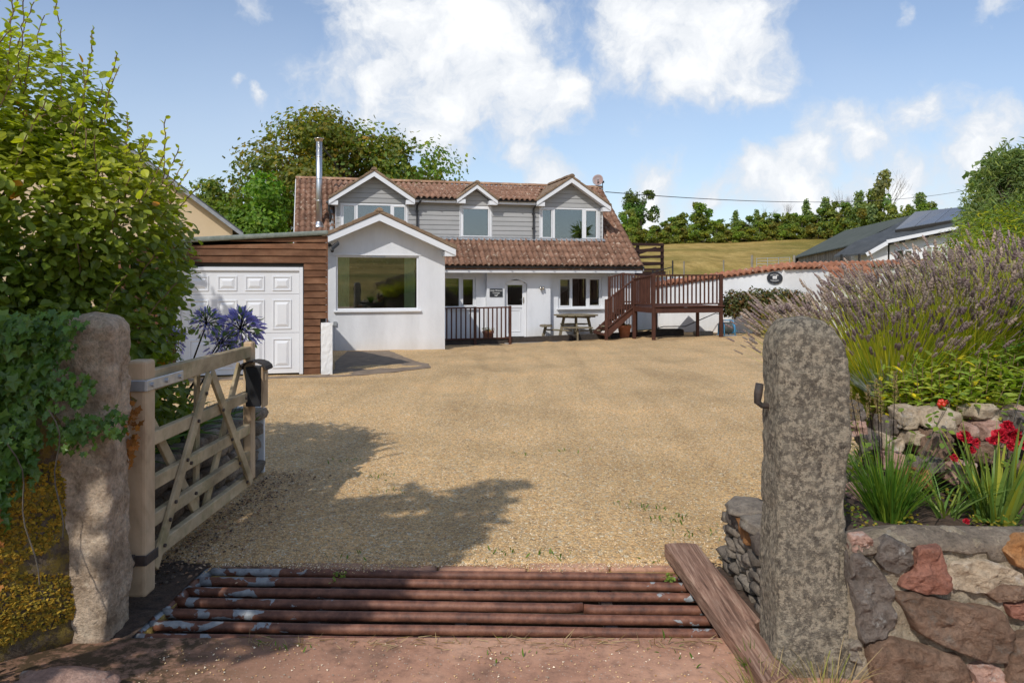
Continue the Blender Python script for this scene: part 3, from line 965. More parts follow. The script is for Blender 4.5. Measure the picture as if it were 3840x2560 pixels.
# ---- walls
W0, W1, BACK = -7.35, 4.36, 6.9
mb = MB()
WL = (-2.95, -1.428, .72, 1.785)
WR = (1.553, 3.214, .676, 1.778)
DO = (-.469, .345, -.62, 1.53)
wall_holes(mb, W0, W1, -.7, 2.12, 0, .28, [WL, WR, DO])
raw(mb, 'front_wall', MAT['render'], cottage)
mb = MB()      # projecting bay with the arched door opening
wall_holes(mb, -1.094, 1.187, -.7, 1.53, -.25, .0, [DO])
arch = [(-.469 + .814 * i / 12, 1.53 + .165 * math.sin(math.pi * i / 12) ** .8) for i in range(13)]
top = 2.06
for i in range(12):
    (a, za), (b, zb) = arch[i], arch[i + 1]
    mb.add([(a, -.25, za), (b, -.25, zb), (b, -.25, top), (a, -.25, top)], [(0, 1, 2, 3)])
    mb.add([(a, -.25, za), (b, -.25, zb), (b, .28, zb), (a, .28, za)], [(0, 1, 2, 3)])
for a, b in ((-1.094, -.469), (.345, 1.187)):
    mb.add([(a, -.25, 1.53), (b, -.25, 1.53), (b, -.25, top), (a, -.25, top)], [(0, 1, 2, 3)])
mb.add([(-1.094, -.25, 1.53), (-1.094, 0, 1.53), (-1.094, 0, top), (-1.094, -.25, top)], [(0, 1, 2, 3)])
mb.add([(1.187, -.25, 1.53), (1.187, 0, 1.53), (1.187, 0, top), (1.187, -.25, top)], [(0, 1, 2, 3)])
raw(mb, 'door_bay', MAT['render'], cottage)
MB().box(3.428, W1 + .004, -.25, -.002, -.7, 2.06).build('pilaster', MAT['render'], cottage)

EAVE_V, EAVE_Z, RIDGE_V, RIDGE_Z = -.72, 2.15, 3.4, 5.40
SL = (RIDGE_Z - EAVE_Z) / (RIDGE_V - EAVE_V)
mb = MB()
for uu, uu2 in ((W0, W0 + .25), (W1 - .25, W1)):
    mb.prism([(.29, -.7), (BACK, -.7), (BACK, 2.1), (RIDGE_V, RIDGE_Z - .12), (.29, 2.12 + .30 * SL)], uu, uu2, 'x')
mb.build('gable_wall', MAT['render'], cottage)
MB().box(W0, W1, BACK - .2, BACK - .003, -.7, 2.1).build('rear_wall', MAT['render'], cottage)
mb = MB()
mb.box(W0 + .26, W1 - .26, .3, BACK - .22, -.5, -.42)
mb.box(W0 + .26, W1 - .26, .29, BACK - .22, 2.2, 2.3)
mb.box(W0 + .26, W1 - .26, 4.2, 4.3, -.4, 2.18)
mb.box(-3.3, -3.2, .3, 4.18, -.4, 2.18)
mb.box(.9, 1.0, .3, 4.18, -.4, 2.18)
mb.build('interior', MAT['interior'], cottage)


# ---- windows
def window(parent, u0, u1, z0, z1, v, mulls=(), sill=None, fw=.055, name='window', opening=(), depth=.07):
    """frame as one mesh; panes and sill are its children"""
    mb = MB()
    mb.box(u0, u1, v, v + depth, z0, z0 + fw)
    mb.box(u0, u1, v, v + depth, z1 - fw, z1)
    mb.box(u0, u0 + fw, v, v + depth, z0 + fw, z1 - fw)
    mb.box(u1 - fw, u1, v, v + depth, z0 + fw, z1 - fw)
    edges = [u0 + fw]
    for a, b in mulls:
        mb.box(a, b, v, v + depth, z0 + fw, z1 - fw)
        edges += [a, b]
    edges.append(u1 - fw)
    lights = [(edges[i], edges[i + 1]) for i in range(0, len(edges), 2)]
    for i in opening:      # sashes stand proud of the frame
        a, b = lights[i]
        s = .035
        for q in ((a, b, z0 + fw, z0 + fw + s), (a, b, z1 - fw - s, z1 - fw), (a, a + s, z0 + fw + s, z1 - fw - s), (b - s, b, z0 + fw + s, z1 - fw - s)):
            mb.box(q[0], q[1], v - .02, v + .04, q[2], q[3])
    w = mb.build(name, MAT['upvc'], parent, bevel=.006)
    for i, (a, b) in enumerate(lights):
        MB().box(a + .002, b - .002, v + .042, v + .05, z0 + fw + .002, z1 - fw - .002).build('pane', MAT['glass'], w)
    if sill:
        MB().box(u0 - .06, u1 + .06, v - sill, v + .02, z0 - .055, z0 - .004).build('sill', MAT['upvc'], w, bevel=.006)
    return w


window(cottage, *WL, .06, [(-2.009, -1.905)], .15, opening=(1,))
window(cottage, *WR, .06, [(2.036, 2.103), (2.632, 2.72)], .18, opening=(0, 2))
# trickle vents and the top-hung slot
# ---- door
door = MB()
for q in ((-.462, -.395), (.271, .338)):
    door.box(q[0], q[1], -.13, -.05, -.33, 1.56)
door.box(-.395, .271, -.13, -.05, 1.50, 1.66)
door.box(-.395, .271, -.115, -.06, .70, .80)
door.box(-.395, -.31, -.115, -.06, -.29, .70)
door.box(.186, .271, -.115, -.06, -.29, .70)
door.box(-.31, .186, -.115, -.06, -.29, -.17)
door.box(-.395, -.33, -.115, -.06, .80, 1.50)
door.box(.205, .271, -.115, -.06, .80, 1.50)
door.box(-.31, .186, -.085, -.065, -.17, .70)
d = door.build('front_door', MAT['upvc'], cottage, bevel=.008)
MB().box(-.328, .203, -.09, -.08, .802, 1.498).build('pane', MAT['glass'], d)
mb = MB()
for q in ((-.31, .186, .615, .66), (-.31, .186, -.135, -.09)):
    mb.box(q[0] + .04, q[1] - .04, -.105, -.085, q[2], q[3])
for q in ((-.27, -.235), (.111, .146)):
    mb.box(q[0], q[1], -.105, -.085, -.09, .615)
mb.build('panel_moulding', MAT['upvc'], d, bevel=.008)
mb = MB()
mb.box(.225, .255, -.135, -.114, .86, 1.08)
mb.tube([(.24, -.13, 1.0), (.24, -.18, 1.0), (.12, -.185, 1.0)], .011, 6)
mb.build('handle', MAT['chrome'], d)
MB().box(-.5, .38, -.36, -.05, -.42, -.32).build('door_step', MAT['patio'], cottage, bevel=.01)

# ---- single-storey extension with the gable
EX0, EX1, EXV = -7.02, -3.283, -4.63
EXA = (-5.15, 3.40)
ESL = .452
WE = (-6.262, -4.017, .861, 2.354)
mb = MB()
ztop = EXA[1] - ESL * (EX1 - EXA[0])
wall_holes(mb, EX0, EX1, -.7, ztop, EXV, EXV + .28, [WE])
mb.prism([(EX0, ztop), (EX1, ztop), EXA], EXV, EXV + .28, 'y')
mb.box(EX1 - .25, EX1, EXV + .28, -.002, -.7, ztop)
mb.box(EX0, EX0 + .25, EXV + .28, -.002, -.7, ztop)
raw(mb, 'extension_wall', MAT['render'], cottage)
mb = MB()
mb.box(EX0 + .26, EX1 - .26, EXV + .3, -.01, -.5, -.4)
mb.box(EX0 + .26, EX1 - .26, EXV + .3, -.01, 2.42, 2.46)
mb.box(EX0 + .26, EX1 - .26, -.05, -.006, -.39, 2.4)
mb.build('extension_interior', MAT['interior'], cottage)
window(cottage, *WE, EXV + .05, [], .12, fw=.05)
MB().box(WE[0] - .08, WE[1] + .08, EXV - .012, EXV - .002, WE[3] + .004, WE[3] + .04).build('window_drip', MAT['upvc'], cottage)
MB().box(-5.32, -4.93, EXV + .03, EXV + .049, 2.305, 2.335).build('trickle_vent', MAT['galv'], cottage)


def gable_roof(apex, half_l, half_r, slope, v0, v1, thick, over, barge_h, parent, step=0.33, tile_mat='verge'):
    """two slabs, barge boards with boxed ends, verge tiles one by one, ridge tiles one by one.
    apex = (u, z of the barge top)"""
    ua, za = apex
    mb = MB()
    for sgn, half in ((-1, half_l), (1, half_r)):
        e = (ua + sgn * half, za - slope * half)
        mb.prism([(ua, za + .005), e, (e[0], e[1] + thick - .012), (ua, za + thick - .012)], v0 + .07, v1, 'y')
    mb.build('gable_roof', MAT[tile_mat], parent)
    for sgn, half in ((-1, half_l), (1, half_r)):
        L = half * math.sqrt(1 + slope * slope)
        k = max(2, int(L / step))
        ang = math.atan(slope)
        for i in range(k):
            a = i * L / k
            b = (i + 1) * L / k + .03
            b = min(b, L + .02)
            m2 = MB()
            lift = .012
            pts = []
            for (s_, dz) in ((a, thick + .0), (b, thick + .022), (b, .008), (a, -.004 + .008)):
                uu = ua + sgn * (s_ * math.cos(ang))
                zz = za - s_ * math.sin(ang) + dz
                pts.append((uu, zz))
            m2.prism(pts, v0, v0 + .16 + .01 * (i % 2), 'y')
            m2.build('verge_tile', MAT[tile_mat], parent, bevel=.012)
    # white barge boards
    bd = MB()
    for sgn, half in ((-1, half_l), (1, half_r)):
        e = ua + sgn * half
        bd.prism([(ua, za), (e, za - slope * half), (e, za - slope * half - barge_h), (ua, za - barge_h * 1.12)], v0 + .03, v0 + .058, 'y')
        # boxed end and soffit
        bd.box(min(e, e - sgn * .3), max(e, e - sgn * .3), v0 + .062, v0 + over, za - slope * half - barge_h - .02, za - slope * half - barge_h + .12)
        bd.prism([(ua, za - barge_h * .8), (e, za - slope * half - barge_h * .8), (e, za - slope * half - barge_h * .9), (ua, za - barge_h * .9)], v0 + .062, v0 + over, 'y')
    bd.build('barge_board', MAT['upvc'], parent)
    # ridge
    k = max(1, int((v1 - v0) / .45))
    for i in range(k):
        m2 = MB()
        a, b = v0 - .02 + i * .45, v0 - .02 + (i + 1) * .45 + .02
        r = .105 + .008 * (i % 2)
        pr = [(ua + r * math.cos(t), za + thick - .045 + r * math.sin(t)) for t in [math.pi * j / 8 for j in range(9)]]
        m2.prism(pr, a, b, 'y')
        m2.build('ridge_tile', MAT[tile_mat], parent, bevel=.01)


gable_roof((-5.135, 3.47), 2.10, 2.08, ESL, EXV - .50, .6, .10, .50, .17, cottage)

# ---- dormer storey
DV = .47
D1, D2, D3 = (-4.885, 5.32, 1.48, 1.37, .66), (-1.363, 4.985, .70, .74, .74), (2.10, 5.33, 1.30, 1.50, .665)
W_1 = (-5.966, -3.738, 3.10, 4.265)
W_2 = (-1.895, -.782, 3.116, 4.271)
W_3 = (1.01, 3.256, 3.112, 4.29)
DL, DR = -6.13, 3.405
mb = MB()
wall_holes(mb, DL, DR, 2.9, 4.47, DV, DV + .2, [W_1, W_2, W_3])
for (ua, za, hl, hr, sl) in (D1, D2, D3):
    zb = 4.47
    h = (za - .14 - zb) / sl
    mb.prism([(ua - h, zb), (ua + h, zb), (ua, za - .14)], DV, DV + .2, 'y')
raw(mb, 'dormer_wall', MAT['clad'], cottage)
mb = MB()
for uu in (DL, DR - .1):
    mb.prism([(DV + .2, EAVE_Z + (DV + .2 - EAVE_V) * SL - .1), (DV + .2, 4.47), (2.6, 4.47)], uu, uu + .1, 'x')
mb.build('dormer_cheek', MAT['clad'], cottage)
# lap boards: each one its own piece
BH = .163


def board(parent, a0, a1, b0, b1, z0, z1, v, mat, t=.024, lap=.010):
    """bottom edge from a0 to a1, top edge from b0 to b1; thicker at its lower edge"""
    mb = MB()
    mb.hexa([(a0, v - t - lap, z0), (a1, v - t - lap, z0), (a1, v - .002, z0), (a0, v - .002, z0),
             (b0, v - t + .008, z1), (b1, v - t + .008, z1), (b1, v - .002, z1), (b0, v - .002, z1)])
    return mb.build('cladding_board', mat, parent)


def clip_roof(z, a, b):
    """span of the clad front at height z"""
    return a, b


z = 3.10
while z < 4.45:
    z1 = min(z + BH, 4.46)
    segs = [(DL, W_1[0]), (W_1[1], W_2[0]), (W_2[1], W_3[0]), (W_3[1], DR)]
    if z1 > 4.28:
        segs = []
    for a, b in segs:
        board(cottage, a + .004, b - .004, a + .004, b - .004, z + .003, z1 - .003, DV, MAT['clad'])
    z += BH
for (ua, za, hl, hr, sl), wd in ((D1, W_1), (D2, W_2), (D3, W_3)):
    z = 4.295
    while z < za - .2:
        z1 = z + BH
        def span(zz):
            h = (za - .15 - zz) / sl
            lo = max(ua - h, wd[0] - .16 if wd is not W_2 else wd[0])
            hi = min(ua + h, wd[1] + .15 if wd is not W_2 else wd[1])
            return lo, hi
        a0, a1 = span(z)
        zt = min(z1, za - .155)
        b0, b1 = span(zt)
        board(cottage, a0, a1, b0, b1, z + .003, zt - .003, DV, MAT['clad'])
        z = z1
for a, b in ((W_1[1] + .16, W_2[0] - .005), (W_2[1] + .005, W_3[0] - .16)):
    board(cottage, a, b, a, b, 4.28, 4.36, DV, MAT['clad'])
window(cottage, *W_1, DV - .02, [(-5.482, -5.404), (-4.308, -4.222)], None, fw=.06, opening=(0, 2))
window(cottage, *W_2, DV - .02, [], .06, fw=.075, opening=(0,))
window(cottage, *W_3, DV - .02, [(1.474, 1.577), (2.624, 2.729)], .06, fw=.065, opening=(0, 2))
for u in (W_1[0] - .03, W_1[1] + .012, W_2[0] - .025, W_2[1] + .008, W_3[0] - .03, W_3[1] + .012, DR - .02, DL - .004):
    MB().box(u, u + .02, DV - .045, DV - .001, 3.06, 4.27).build('corner_trim', MAT['upvc'], cottage)
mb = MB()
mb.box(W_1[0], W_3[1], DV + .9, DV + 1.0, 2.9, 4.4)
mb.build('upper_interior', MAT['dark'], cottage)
for D, v1 in ((D1, 3.2), (D2, 2.2), (D3, 3.2)):
    gable_roof((D[0], D[1]), D[2], D[3], D[4], DV - .40, v1, .085, .40, .15 if D is not D2 else .12, cottage)

# ---- roof slopes, tile by tile
def tile_mesh(w, l):
    """one roll tile: half-round roll with a flat pan, thicker lower edge; length along +y (up the slope)"""
    mb = MB()
    prof = [(-w / 2, 0.0), (-w * .40, .004), (-w * .32, .036), (-w * .15, .066), (0.03 * w, .072), (w * .21, .054), (w * .36, .014), (w / 2, 0.004)]
    k = len(prof)
    vs = [(x, 0, z + .040) for x, z in prof] + [(x, l, z) for x, z in prof] + [(x, 0.004, z - .012) for x, z in prof]
    fs = [(i, i + 1, k + i + 1, k + i) for i in range(k - 1)] + [(2 * k + i, 2 * k + i + 1, i + 1, i) for i in range(k - 1)]
    mb.add(vs, fs)
    return mb


TW, TL, GA = .192, .40, .345
tile_me = None
tiles_done = 0
bulk = MB()


def place_tiles(u0, u1, v0, z0, slope, length, gauge, keep=lambda u, s: True, single=True, scale_l=1.0):
    global tile_me, tiles_done
    ang = math.atan(slope)
    n = int(round((u1 - u0) / TW))
    w = (u1 - u0) / n
    rows = int(length / gauge + .5)
    for r in range(rows):
        for i in range(n):
            u = u0 + (i + .5) * w
            s = r * gauge
            if not keep(u, s + gauge / 2):
                continue
            jit = R.uniform(-.006, .006)
            p = (u, v0 + s * math.cos(ang), z0 + s * math.sin(ang) + R.uniform(0, .006))
            if single and tiles_done < 300:
                if tile_me is None:
                    tile_me = tile_mesh(TW * 1.02, TL).mesh('roof_tile', MAT['tile'], True)
                inst('roof_tile', tile_me, cottage, p, (ang + jit, 0, jit), (w / TW, gauge / GA, 1))
                tiles_done += 1
            else:
                t = tile_mesh(TW * 1.02, TL)
                mt = Matrix.Translation(p) @ Matrix.Rotation(ang, 4, 'X') @ Matrix.Diagonal((w / TW, gauge / GA, 1, 1))
                bulk.add([mt @ Vector(q) for q in t.v], t.f)


lenfull = (RIDGE_V - EAVE_V) / math.cos(math.atan(SL))


def not_under_ext(u, s):
    v = EAVE_V + s * math.cos(math.atan(SL))
    z = EAVE_Z + s * math.sin(math.atan(SL))
    return z > 3.40 - ESL * abs(u - EXA[0]) or u > -3.1


place_tiles(-3.05, DR + .02, EAVE_V - .03, EAVE_Z, SL, 1.52, .38)                       # lower band, in front of the dormers
place_tiles(DR + .03, 4.49, EAVE_V - .03, EAVE_Z, SL, lenfull, GA)                       # right-hand end
place_tiles(-7.47, DL - .02, EAVE_V - .03, EAVE_Z, SL, lenfull, GA, not_under_ext)       # left-hand end
CSL = (RIDGE_Z - 4.47) / (RIDGE_V - (DV - .24))


def not_under_gables(u, s):
    z = 4.47 + s * math.sin(math.atan(CSL))
    for (ua, za, hl, hr, sl) in (D1, D2, D3):
        if za + .05 - sl * abs(u - ua) > z + .02:
            return False
    return True


place_tiles(DL - .05, DR + .06, DV - .26, 4.475, CSL, 3.06, .56, not_under_gables)       # catslide over the dormers
print('tiles as objects', tiles_done, 'bulk faces', len(bulk.f))
bk = raw(bulk, 'roof_tile_field', MAT['tile'], cottage, True)
bk['kind'] = 'stuff'
# boarding under the tiles and rear slope
mb = MB()
dn = .03
mb.prism([(EAVE_V, EAVE_Z - dn), (RIDGE_V, RIDGE_Z - dn), (RIDGE_V, RIDGE_Z - dn - .1), (EAVE_V, EAVE_Z - dn - .1)], -7.46, DL - .06, 'x')
mb.prism([(EAVE_V, EAVE_Z - dn), (RIDGE_V, RIDGE_Z - dn), (RIDGE_V, RIDGE_Z - dn - .1), (EAVE_V, EAVE_Z - dn - .1)], DR + .1, 4.48, 'x')
ve = DV + .1
mb.prism([(EAVE_V, EAVE_Z - dn), (ve, EAVE_Z + (ve - EAVE_V) * SL - dn), (ve, EAVE_Z + (ve - EAVE_V) * SL - dn - .1), (EAVE_V, EAVE_Z - dn - .1)], DL - .06, DR + .1, 'x')
cz_ = lambda v: 4.47 + (v - DV + .24) * CSL
mb.prism([(DV + .21, cz_(DV + .21) - dn), (RIDGE_V, RIDGE_Z - dn), (RIDGE_V, RIDGE_Z - dn - .06), (DV + .21, cz_(DV + .21) - dn - .06)], DL - .06, DR + .1, 'x')
for a, b in ((-3.48, -2.1), (-.58, .81)):
    mb.prism([(DV - .22, cz_(DV - .22) - dn), (DV + .205, cz_(DV + .205) - dn), (DV + .205, cz_(DV + .205) - dn - .05), (DV - .22, cz_(DV - .22) - dn - .05)], a, b, 'x')
mb.prism([(RIDGE_V + .003, RIDGE_Z - dn), (BACK + .3, 2.0), (BACK + .3, 1.9), (RIDGE_V + .003, RIDGE_Z - dn - .1)], -7.46, 4.48, 'x')
mb.build('roof_deck', MAT['tile'], cottage)
k = 26
for i in range(k):
    a = -7.49 + i * 11.98 / k
    r = .12 + .006 * (i % 2)
    m2 = MB()
    pr = [(RIDGE_V + r * math.cos(t), RIDGE_Z + .0 + r * .85 * math.sin(t)) for t in [math.pi * j / 8 for j in range(9)]]
    m2.prism(pr, a, a + 11.98 / k + .015, 'x')
    m2.build('ridge_tile', MAT['ridge'], cottage, bevel=.01)
# verge boards on the two gable ends
mb = MB()
for uu in (-7.50, 4.492):
    mb.prism([(EAVE_V, EAVE_Z - .01), (RIDGE_V, RIDGE_Z - .01), (RIDGE_V, RIDGE_Z - .16), (EAVE_V, EAVE_Z - .16)], uu, uu + .025, 'x')
mb.build('verge_board', MAT['upvc'], cottage)

# lead apron over the top course, dressed over the rolls
vs, fs = [], []
nseg = 6 * 34
for i in range(nseg + 1):
    u = -3.05 + (DR + .1 + 3.05) * i / nseg
    w = .085 + .022 * abs(math.sin(math.pi * (u + 3.05) / TW)) ** .7
    s0 = DV - .16
    vs += [(u, s0, EAVE_Z + (s0 - EAVE_V) * SL + w + .022), (u, DV - .03, EAVE_Z + (DV - .03 - EAVE_V) * SL + w + .022), (u, DV - .012, 3.115)]
fs = [(3 * i + j, 3 * i + 3 + j, 3 * i + 4 + j, 3 * i + 1 + j) for i in range(nseg) for j in (0, 1)]
mb = MB().add(vs, fs)
raw(mb, 'lead_flashing', MAT['lead'], cottage, True)
# stepped grey flashing tiles down the left cheek
for i in range(7):
    m2 = MB()
    v0 = DV - .15 + i * .26
    zz = EAVE_Z + (v0 - EAVE_V) * SL
    m2.tube([(DL - .12, v0, zz + .06), (DL - .12, v0 + .3, zz + .06 + .3 * SL)], .075, 8)
    m2.build('valley_tile', MAT['lead'], cottage)

# ---- gutters, fascias, downpipes
def gutter(u0, u1, v, z, r=.055, parent=cottage, brackets=True):
    mb = MB()
    pr = [(v + r * math.cos(t), z + r * math.sin(t)) for t in [math.pi + math.pi * j / 8 for j in range(9)]]
    pr += [(v + (r - .008) * math.cos(t), z + (r - .008) * math.sin(t)) for t in [2 * math.pi - math.pi * j / 8 for j in range(9)]]
    mb.prism(pr, u0, u1, 'x')
    o = mb.build('gutter', MAT['black_pvc'], parent)
    if brackets:
        k = int((u1 - u0) / .75)
        for i in range(k):
            u = u0 + (i + .5) * (u1 - u0) / k
            MB().box(u - .02, u + .02, v - r - .004, v + r + .02, z - r - .012, z - r + .03).build('bracket', MAT['black_pvc'], o)
    return o


gutter(-3.02, 4.5, EAVE_V - .045, EAVE_Z - .015)
MB().box(-3.27, W1 + .1, EAVE_V + .01, EAVE_V + .034, EAVE_Z - .225, EAVE_Z - .035).build('fascia', MAT['upvc'], cottage)
MB().box(-3.27, W1 + .1, EAVE_V + .036, -.002, EAVE_Z - .10, EAVE_Z - .08).build('soffit', MAT['upvc'], cottage)
for a, b in ((-3.50, -2.08), (-.60, .83)):
    gutter(a, b, DV - .30, 4.47, .05)
    MB().box(a, b, DV - .245, DV - .22, 4.335, 4.45).build('fascia', MAT['upvc'], cottage)
    MB().box(a, b, DV - .218, DV - .03, 4.34, 4.36).build('soffit', MAT['upvc'], cottage)
for u, off in ((-3.41, .02), (.75, .02)):
    mb = MB()
    mb.tube([(u + .09, DV - .30, 4.44), (u + .09, DV - .30, 4.37), (u, DV - .11, 4.22), (u, DV - .09, 4.15), (u, DV - .09, 3.10), (u, DV - .16, 2.99)], .034, 8)
    p = mb.build('downpipe', MAT['black_pvc'], cottage, True)
    for zz in (4.02, 3.5):
        MB().box(u - .05, u + .05, DV - .125, DV - .04, zz, zz + .035).build('clip', MAT['black_pvc'], p)
# black tangle of pipe ends beside the left dormer
mb = MB()
mb.tube([(DL - .22, DV - .12, 4.33), (DL - .22, DV - .05, 4.0), (DL - .15, DV, 3.8), (DL - .2, DV + .02, 3.62)], .04, 8)
mb.tube([(DL - .3, DV - .2, 4.28), (DL - .12, DV - .1, 4.1)], .045, 8)
mb.build('downpipe', MAT['black_pvc'], cottage, True)
# steel flue
FU, FV = -6.667, 1.0
fl = MB().tube([(FU, FV, 3.3), (FU, FV, 6.40)], .098, 20).build('flue', MAT['steel'], cottage, True)
for zz in (3.62, 4.35, 5.1, 5.85):
    MB().lathe([(.098, 0), (.106, .008), (.106, .03), (.098, .038)], (FU, FV, zz), 20).build('joint_band', MAT['steel'], fl, True)
MB().lathe([(.10, .16), (.16, .05), (.21, .0), (.21, -.03)], (FU, FV, 3.50), 20).build('base_collar', MAT['steel'], fl, True)
MB().lathe([(.099, 0), (.12, .02), (.12, .06), (.165, .10), (.165, .115), (.05, .145), (0, .15)], (FU, FV, 6.38), 20).build('cowl', MAT['chrome'], fl, True)

# curtains in the big window
for nm, u0, u1, lab in (('curtain', -6.20, -5.90, 'pale green curtain drawn to the left side of the large front window'),
                        ('curtain', -4.40, -4.10, 'pale green curtain drawn to the right side of the large front window')):
    mb = MB()
    vs = []
    k = 36
    for i in range(k + 1):
        u = u0 + (u1 - u0) * i / k
        v = EXV + .19 + .035 * math.sin(i * 1.35) + .012 * math.sin(i * .5)
        p, q = hw(u, v, .55), hw(u, v, 2.38)
        vs += [p, q]
    mb.add(vs, [(2 * i, 2 * i + 2, 2 * i + 3, 2 * i + 1) for i in range(k)])
    o = raw(mb, nm, MAT['curtain'], None, True)
    tag(o, lab, 'curtain', 'curtains in the large front window')


# ------------------------------------------------------------------ fittings on the cottage
def fitting(name, u, v, z, label, cat, group=None):
    p = hw(u, v, z)
    return empty(name, p, PHI, label, cat, group)


def text_obj(name, body, size, mat, parent, loc, align='CENTER', rot=(math.pi / 2, 0, 0), depth=.002):
    cu = bpy.data.curves.new(name, 'FONT')
    cu.body = body
    cu.size = size
    cu.align_x = align
    cu.align_y = 'CENTER'
    cu.extrude = depth
    cu.materials.append(mat)
    tmp = bpy.data.objects.new(name, cu)
    COL.objects.link(tmp)
    dg = bpy.context.evaluated_depsgraph_get()
    me = bpy.data.meshes.new_from_object(tmp.evaluated_get(dg))
    bpy.data.objects.remove(tmp)
    if not me.materials:
        me.materials.append(mat)
    o = link(bpy.data.objects.new(name, me), parent)
    o.location = loc
    o.rotation_euler = rot
    return o


s = fitting('house_sign', -.775, -.252, 1.24, 'rectangular black sign with white lettering on the wall left of the front door', 'sign')
MB().box(-.227, .227, -.03, -.004, -.14, .14).build('panel', MAT['sign_black'], s, bevel=.006)
text_obj('lettering', 'Little Weston', .078, MAT['sign_white'], s, (0, -.033, .075))
text_obj('lettering', 'Cottage', .078, MAT['sign_white'], s, (0, -.033, -.005))
mb = MB()      # small white emblem: a low animal shape
for a, b, c, d in ((-.05, .03, -.1, -.085), (-.045, -.03, -.115, -.1), (.0, .02, -.12, -.1), (.02, .055, -.09, -.07), (-.058, -.04, -.092, -.075)):
    mb.box(a, b, -.034, -.0305, c, d)
mb.build('emblem', MAT['sign_white'], s)

s = fitting('wall_lamp', .848, -.252, 1.395, 'small brass-coloured spot lamp on the wall right of the front door', 'lamp')
mb = MB()
mb.tube([(0, -.002, 0), (0, -.03, 0)], .045, 12)
mb.tube([(0, -.03, 0), (0, -.09, .0)], .014, 8)
mb.build('bracket', MAT['chrome'], s, True)
mb = MB()
mb.tube([(-.06, -.08, .05), (-.03, -.11, -.06)], .038, 12)
mb.build('spot_head', MAT['chrome'], s, True)
MB().tube([(.06, -.07, .05), (.05, -.10, -.05)], .034, 12).build('spot_head', MAT['chrome'], s, True)

s = fitting('satellite_dish', 4.305, 3.3, 5.45, 'rusty grey satellite dish on the right end of the cottage ridge', 'satellite dish')
mb = MB()
vs, fs = [], []
nr, na = 5, 20
dirv = Vector((-.45, -.85, .25)).normalized()
a_ = dirv.cross(Vector((0, 0, 1))).normalized()
b_ = a_.cross(dirv)
for i in range(nr + 1):
    r = .235 * i / nr
    for k in range(na):
        t = 2 * math.pi * k / na
        vs.append(Vector((0, 0, .27)) + a_ * r * .92 * math.cos(t) + b_ * r * math.sin(t) + dirv * (r * r * 1.1 - .05))
for i in range(nr):
    for k in range(na):
        k2 = (k + 1) % na
        fs.append((i * na + k, i * na + k2, (i + 1) * na + k2, (i + 1) * na + k))
mb.add(vs, fs)
MAT['dish'] = simple('rusty_dish', (.30, .30, .31), (.36, .15, .09), .6, 4.5)
o = raw(mb, 'reflector', MAT['dish'], s, True)
sm = o.modifiers.new('solid', 'SOLIDIFY')
sm.thickness = .008
mb = MB()
mb.tube([(.24, .05, -.25), (.22, .05, .22), (.1, .03, .26), (0, .04, .27)], .018, 8)
mb.box(.16, .28, .0, .1, .16, .24)
mb.build('mast', MAT['black_pvc'], s, True)
mb = MB()
mb.tube([Vector((0, 0, .1)) + dirv * .0, Vector((-.1, -.3, .12))], .01, 6)
mb.box(-.13, -.07, -.36, -.28, .1, .16)
mb.build('feed_arm', MAT['black_pvc'], s)

s = fitting('floodlight', -6.42, -4.93, 2.60, 'black floodlight with a sensor on the corner beside the garage roof', 'lamp')
mb = MB()
mb.box(-.05, .02, .0, .27, -.02, .06)
mb.tube([(0, .0, .02), (.08, -.06, -.02), (.1, -.08, -.06)], .02, 8)
mb.build('bracket', MAT['black_pvc'], s)
mb = MB()
mb.hexa([(.06, -.2, -.14), (.24, -.16, .02), (.24, -.06, .06), (.06, -.08, -.10), (.02, -.2, -.06), (.2, -.16, .1), (.2, -.06, .14), (.02, -.08, -.02)])
mb.build('lamp_head', MAT['black_pvc'], s, bevel=.01)
MB().lathe([(.0, -.07), (.04, -.05), (.045, 0), (.02, .05)], (.05, -.09, -.12), 10).build('sensor', MAT['black_pvc'], s, True)

s = fitting('outdoor_tap_box', -6.28, EXV - .002, .50, 'small grey socket box low on the white wall below the large window', 'socket')
MB().box(-.05, .04, -.05, -.002, -.06, .07).build('cover', MAT['galv'], s, bevel=.01)
MB().tube([(0, -.012, -.06), (0, -.012, -.7)], .006, 6).build('cable', MAT['upvc'], s)

# overhead wire from the gable to a distant pole
p0, p1 = hw(4.52, 3.0, 5.21), Vector((41, 68, 9.7))
pts = []
for i in range(41):
    t = i / 40
    p = p0.lerp(p1, t)
    p.z -= 4 * .75 * t * (1 - t)
    pts.append(p)
o = MB().tube(pts, .017, 6).build('overhead_wire', MAT['black_pvc'])
tag(o, 'thin black overhead wire running from the cottage gable towards the trees', 'wire')

# ------------------------------------------------------------------ garage (same frame as the cottage)
garage = empty('garage', HO, PHI, 'flat roofed garage clad in brown boards with a white panelled door', 'garage')
GV, GR, GL = -11.3, -6.61, -10.2
BKV = -4.70


def gr_u(v):      # the right flank runs back at a slight skew
    return GR - (v - GV) * .235


mb = MB()
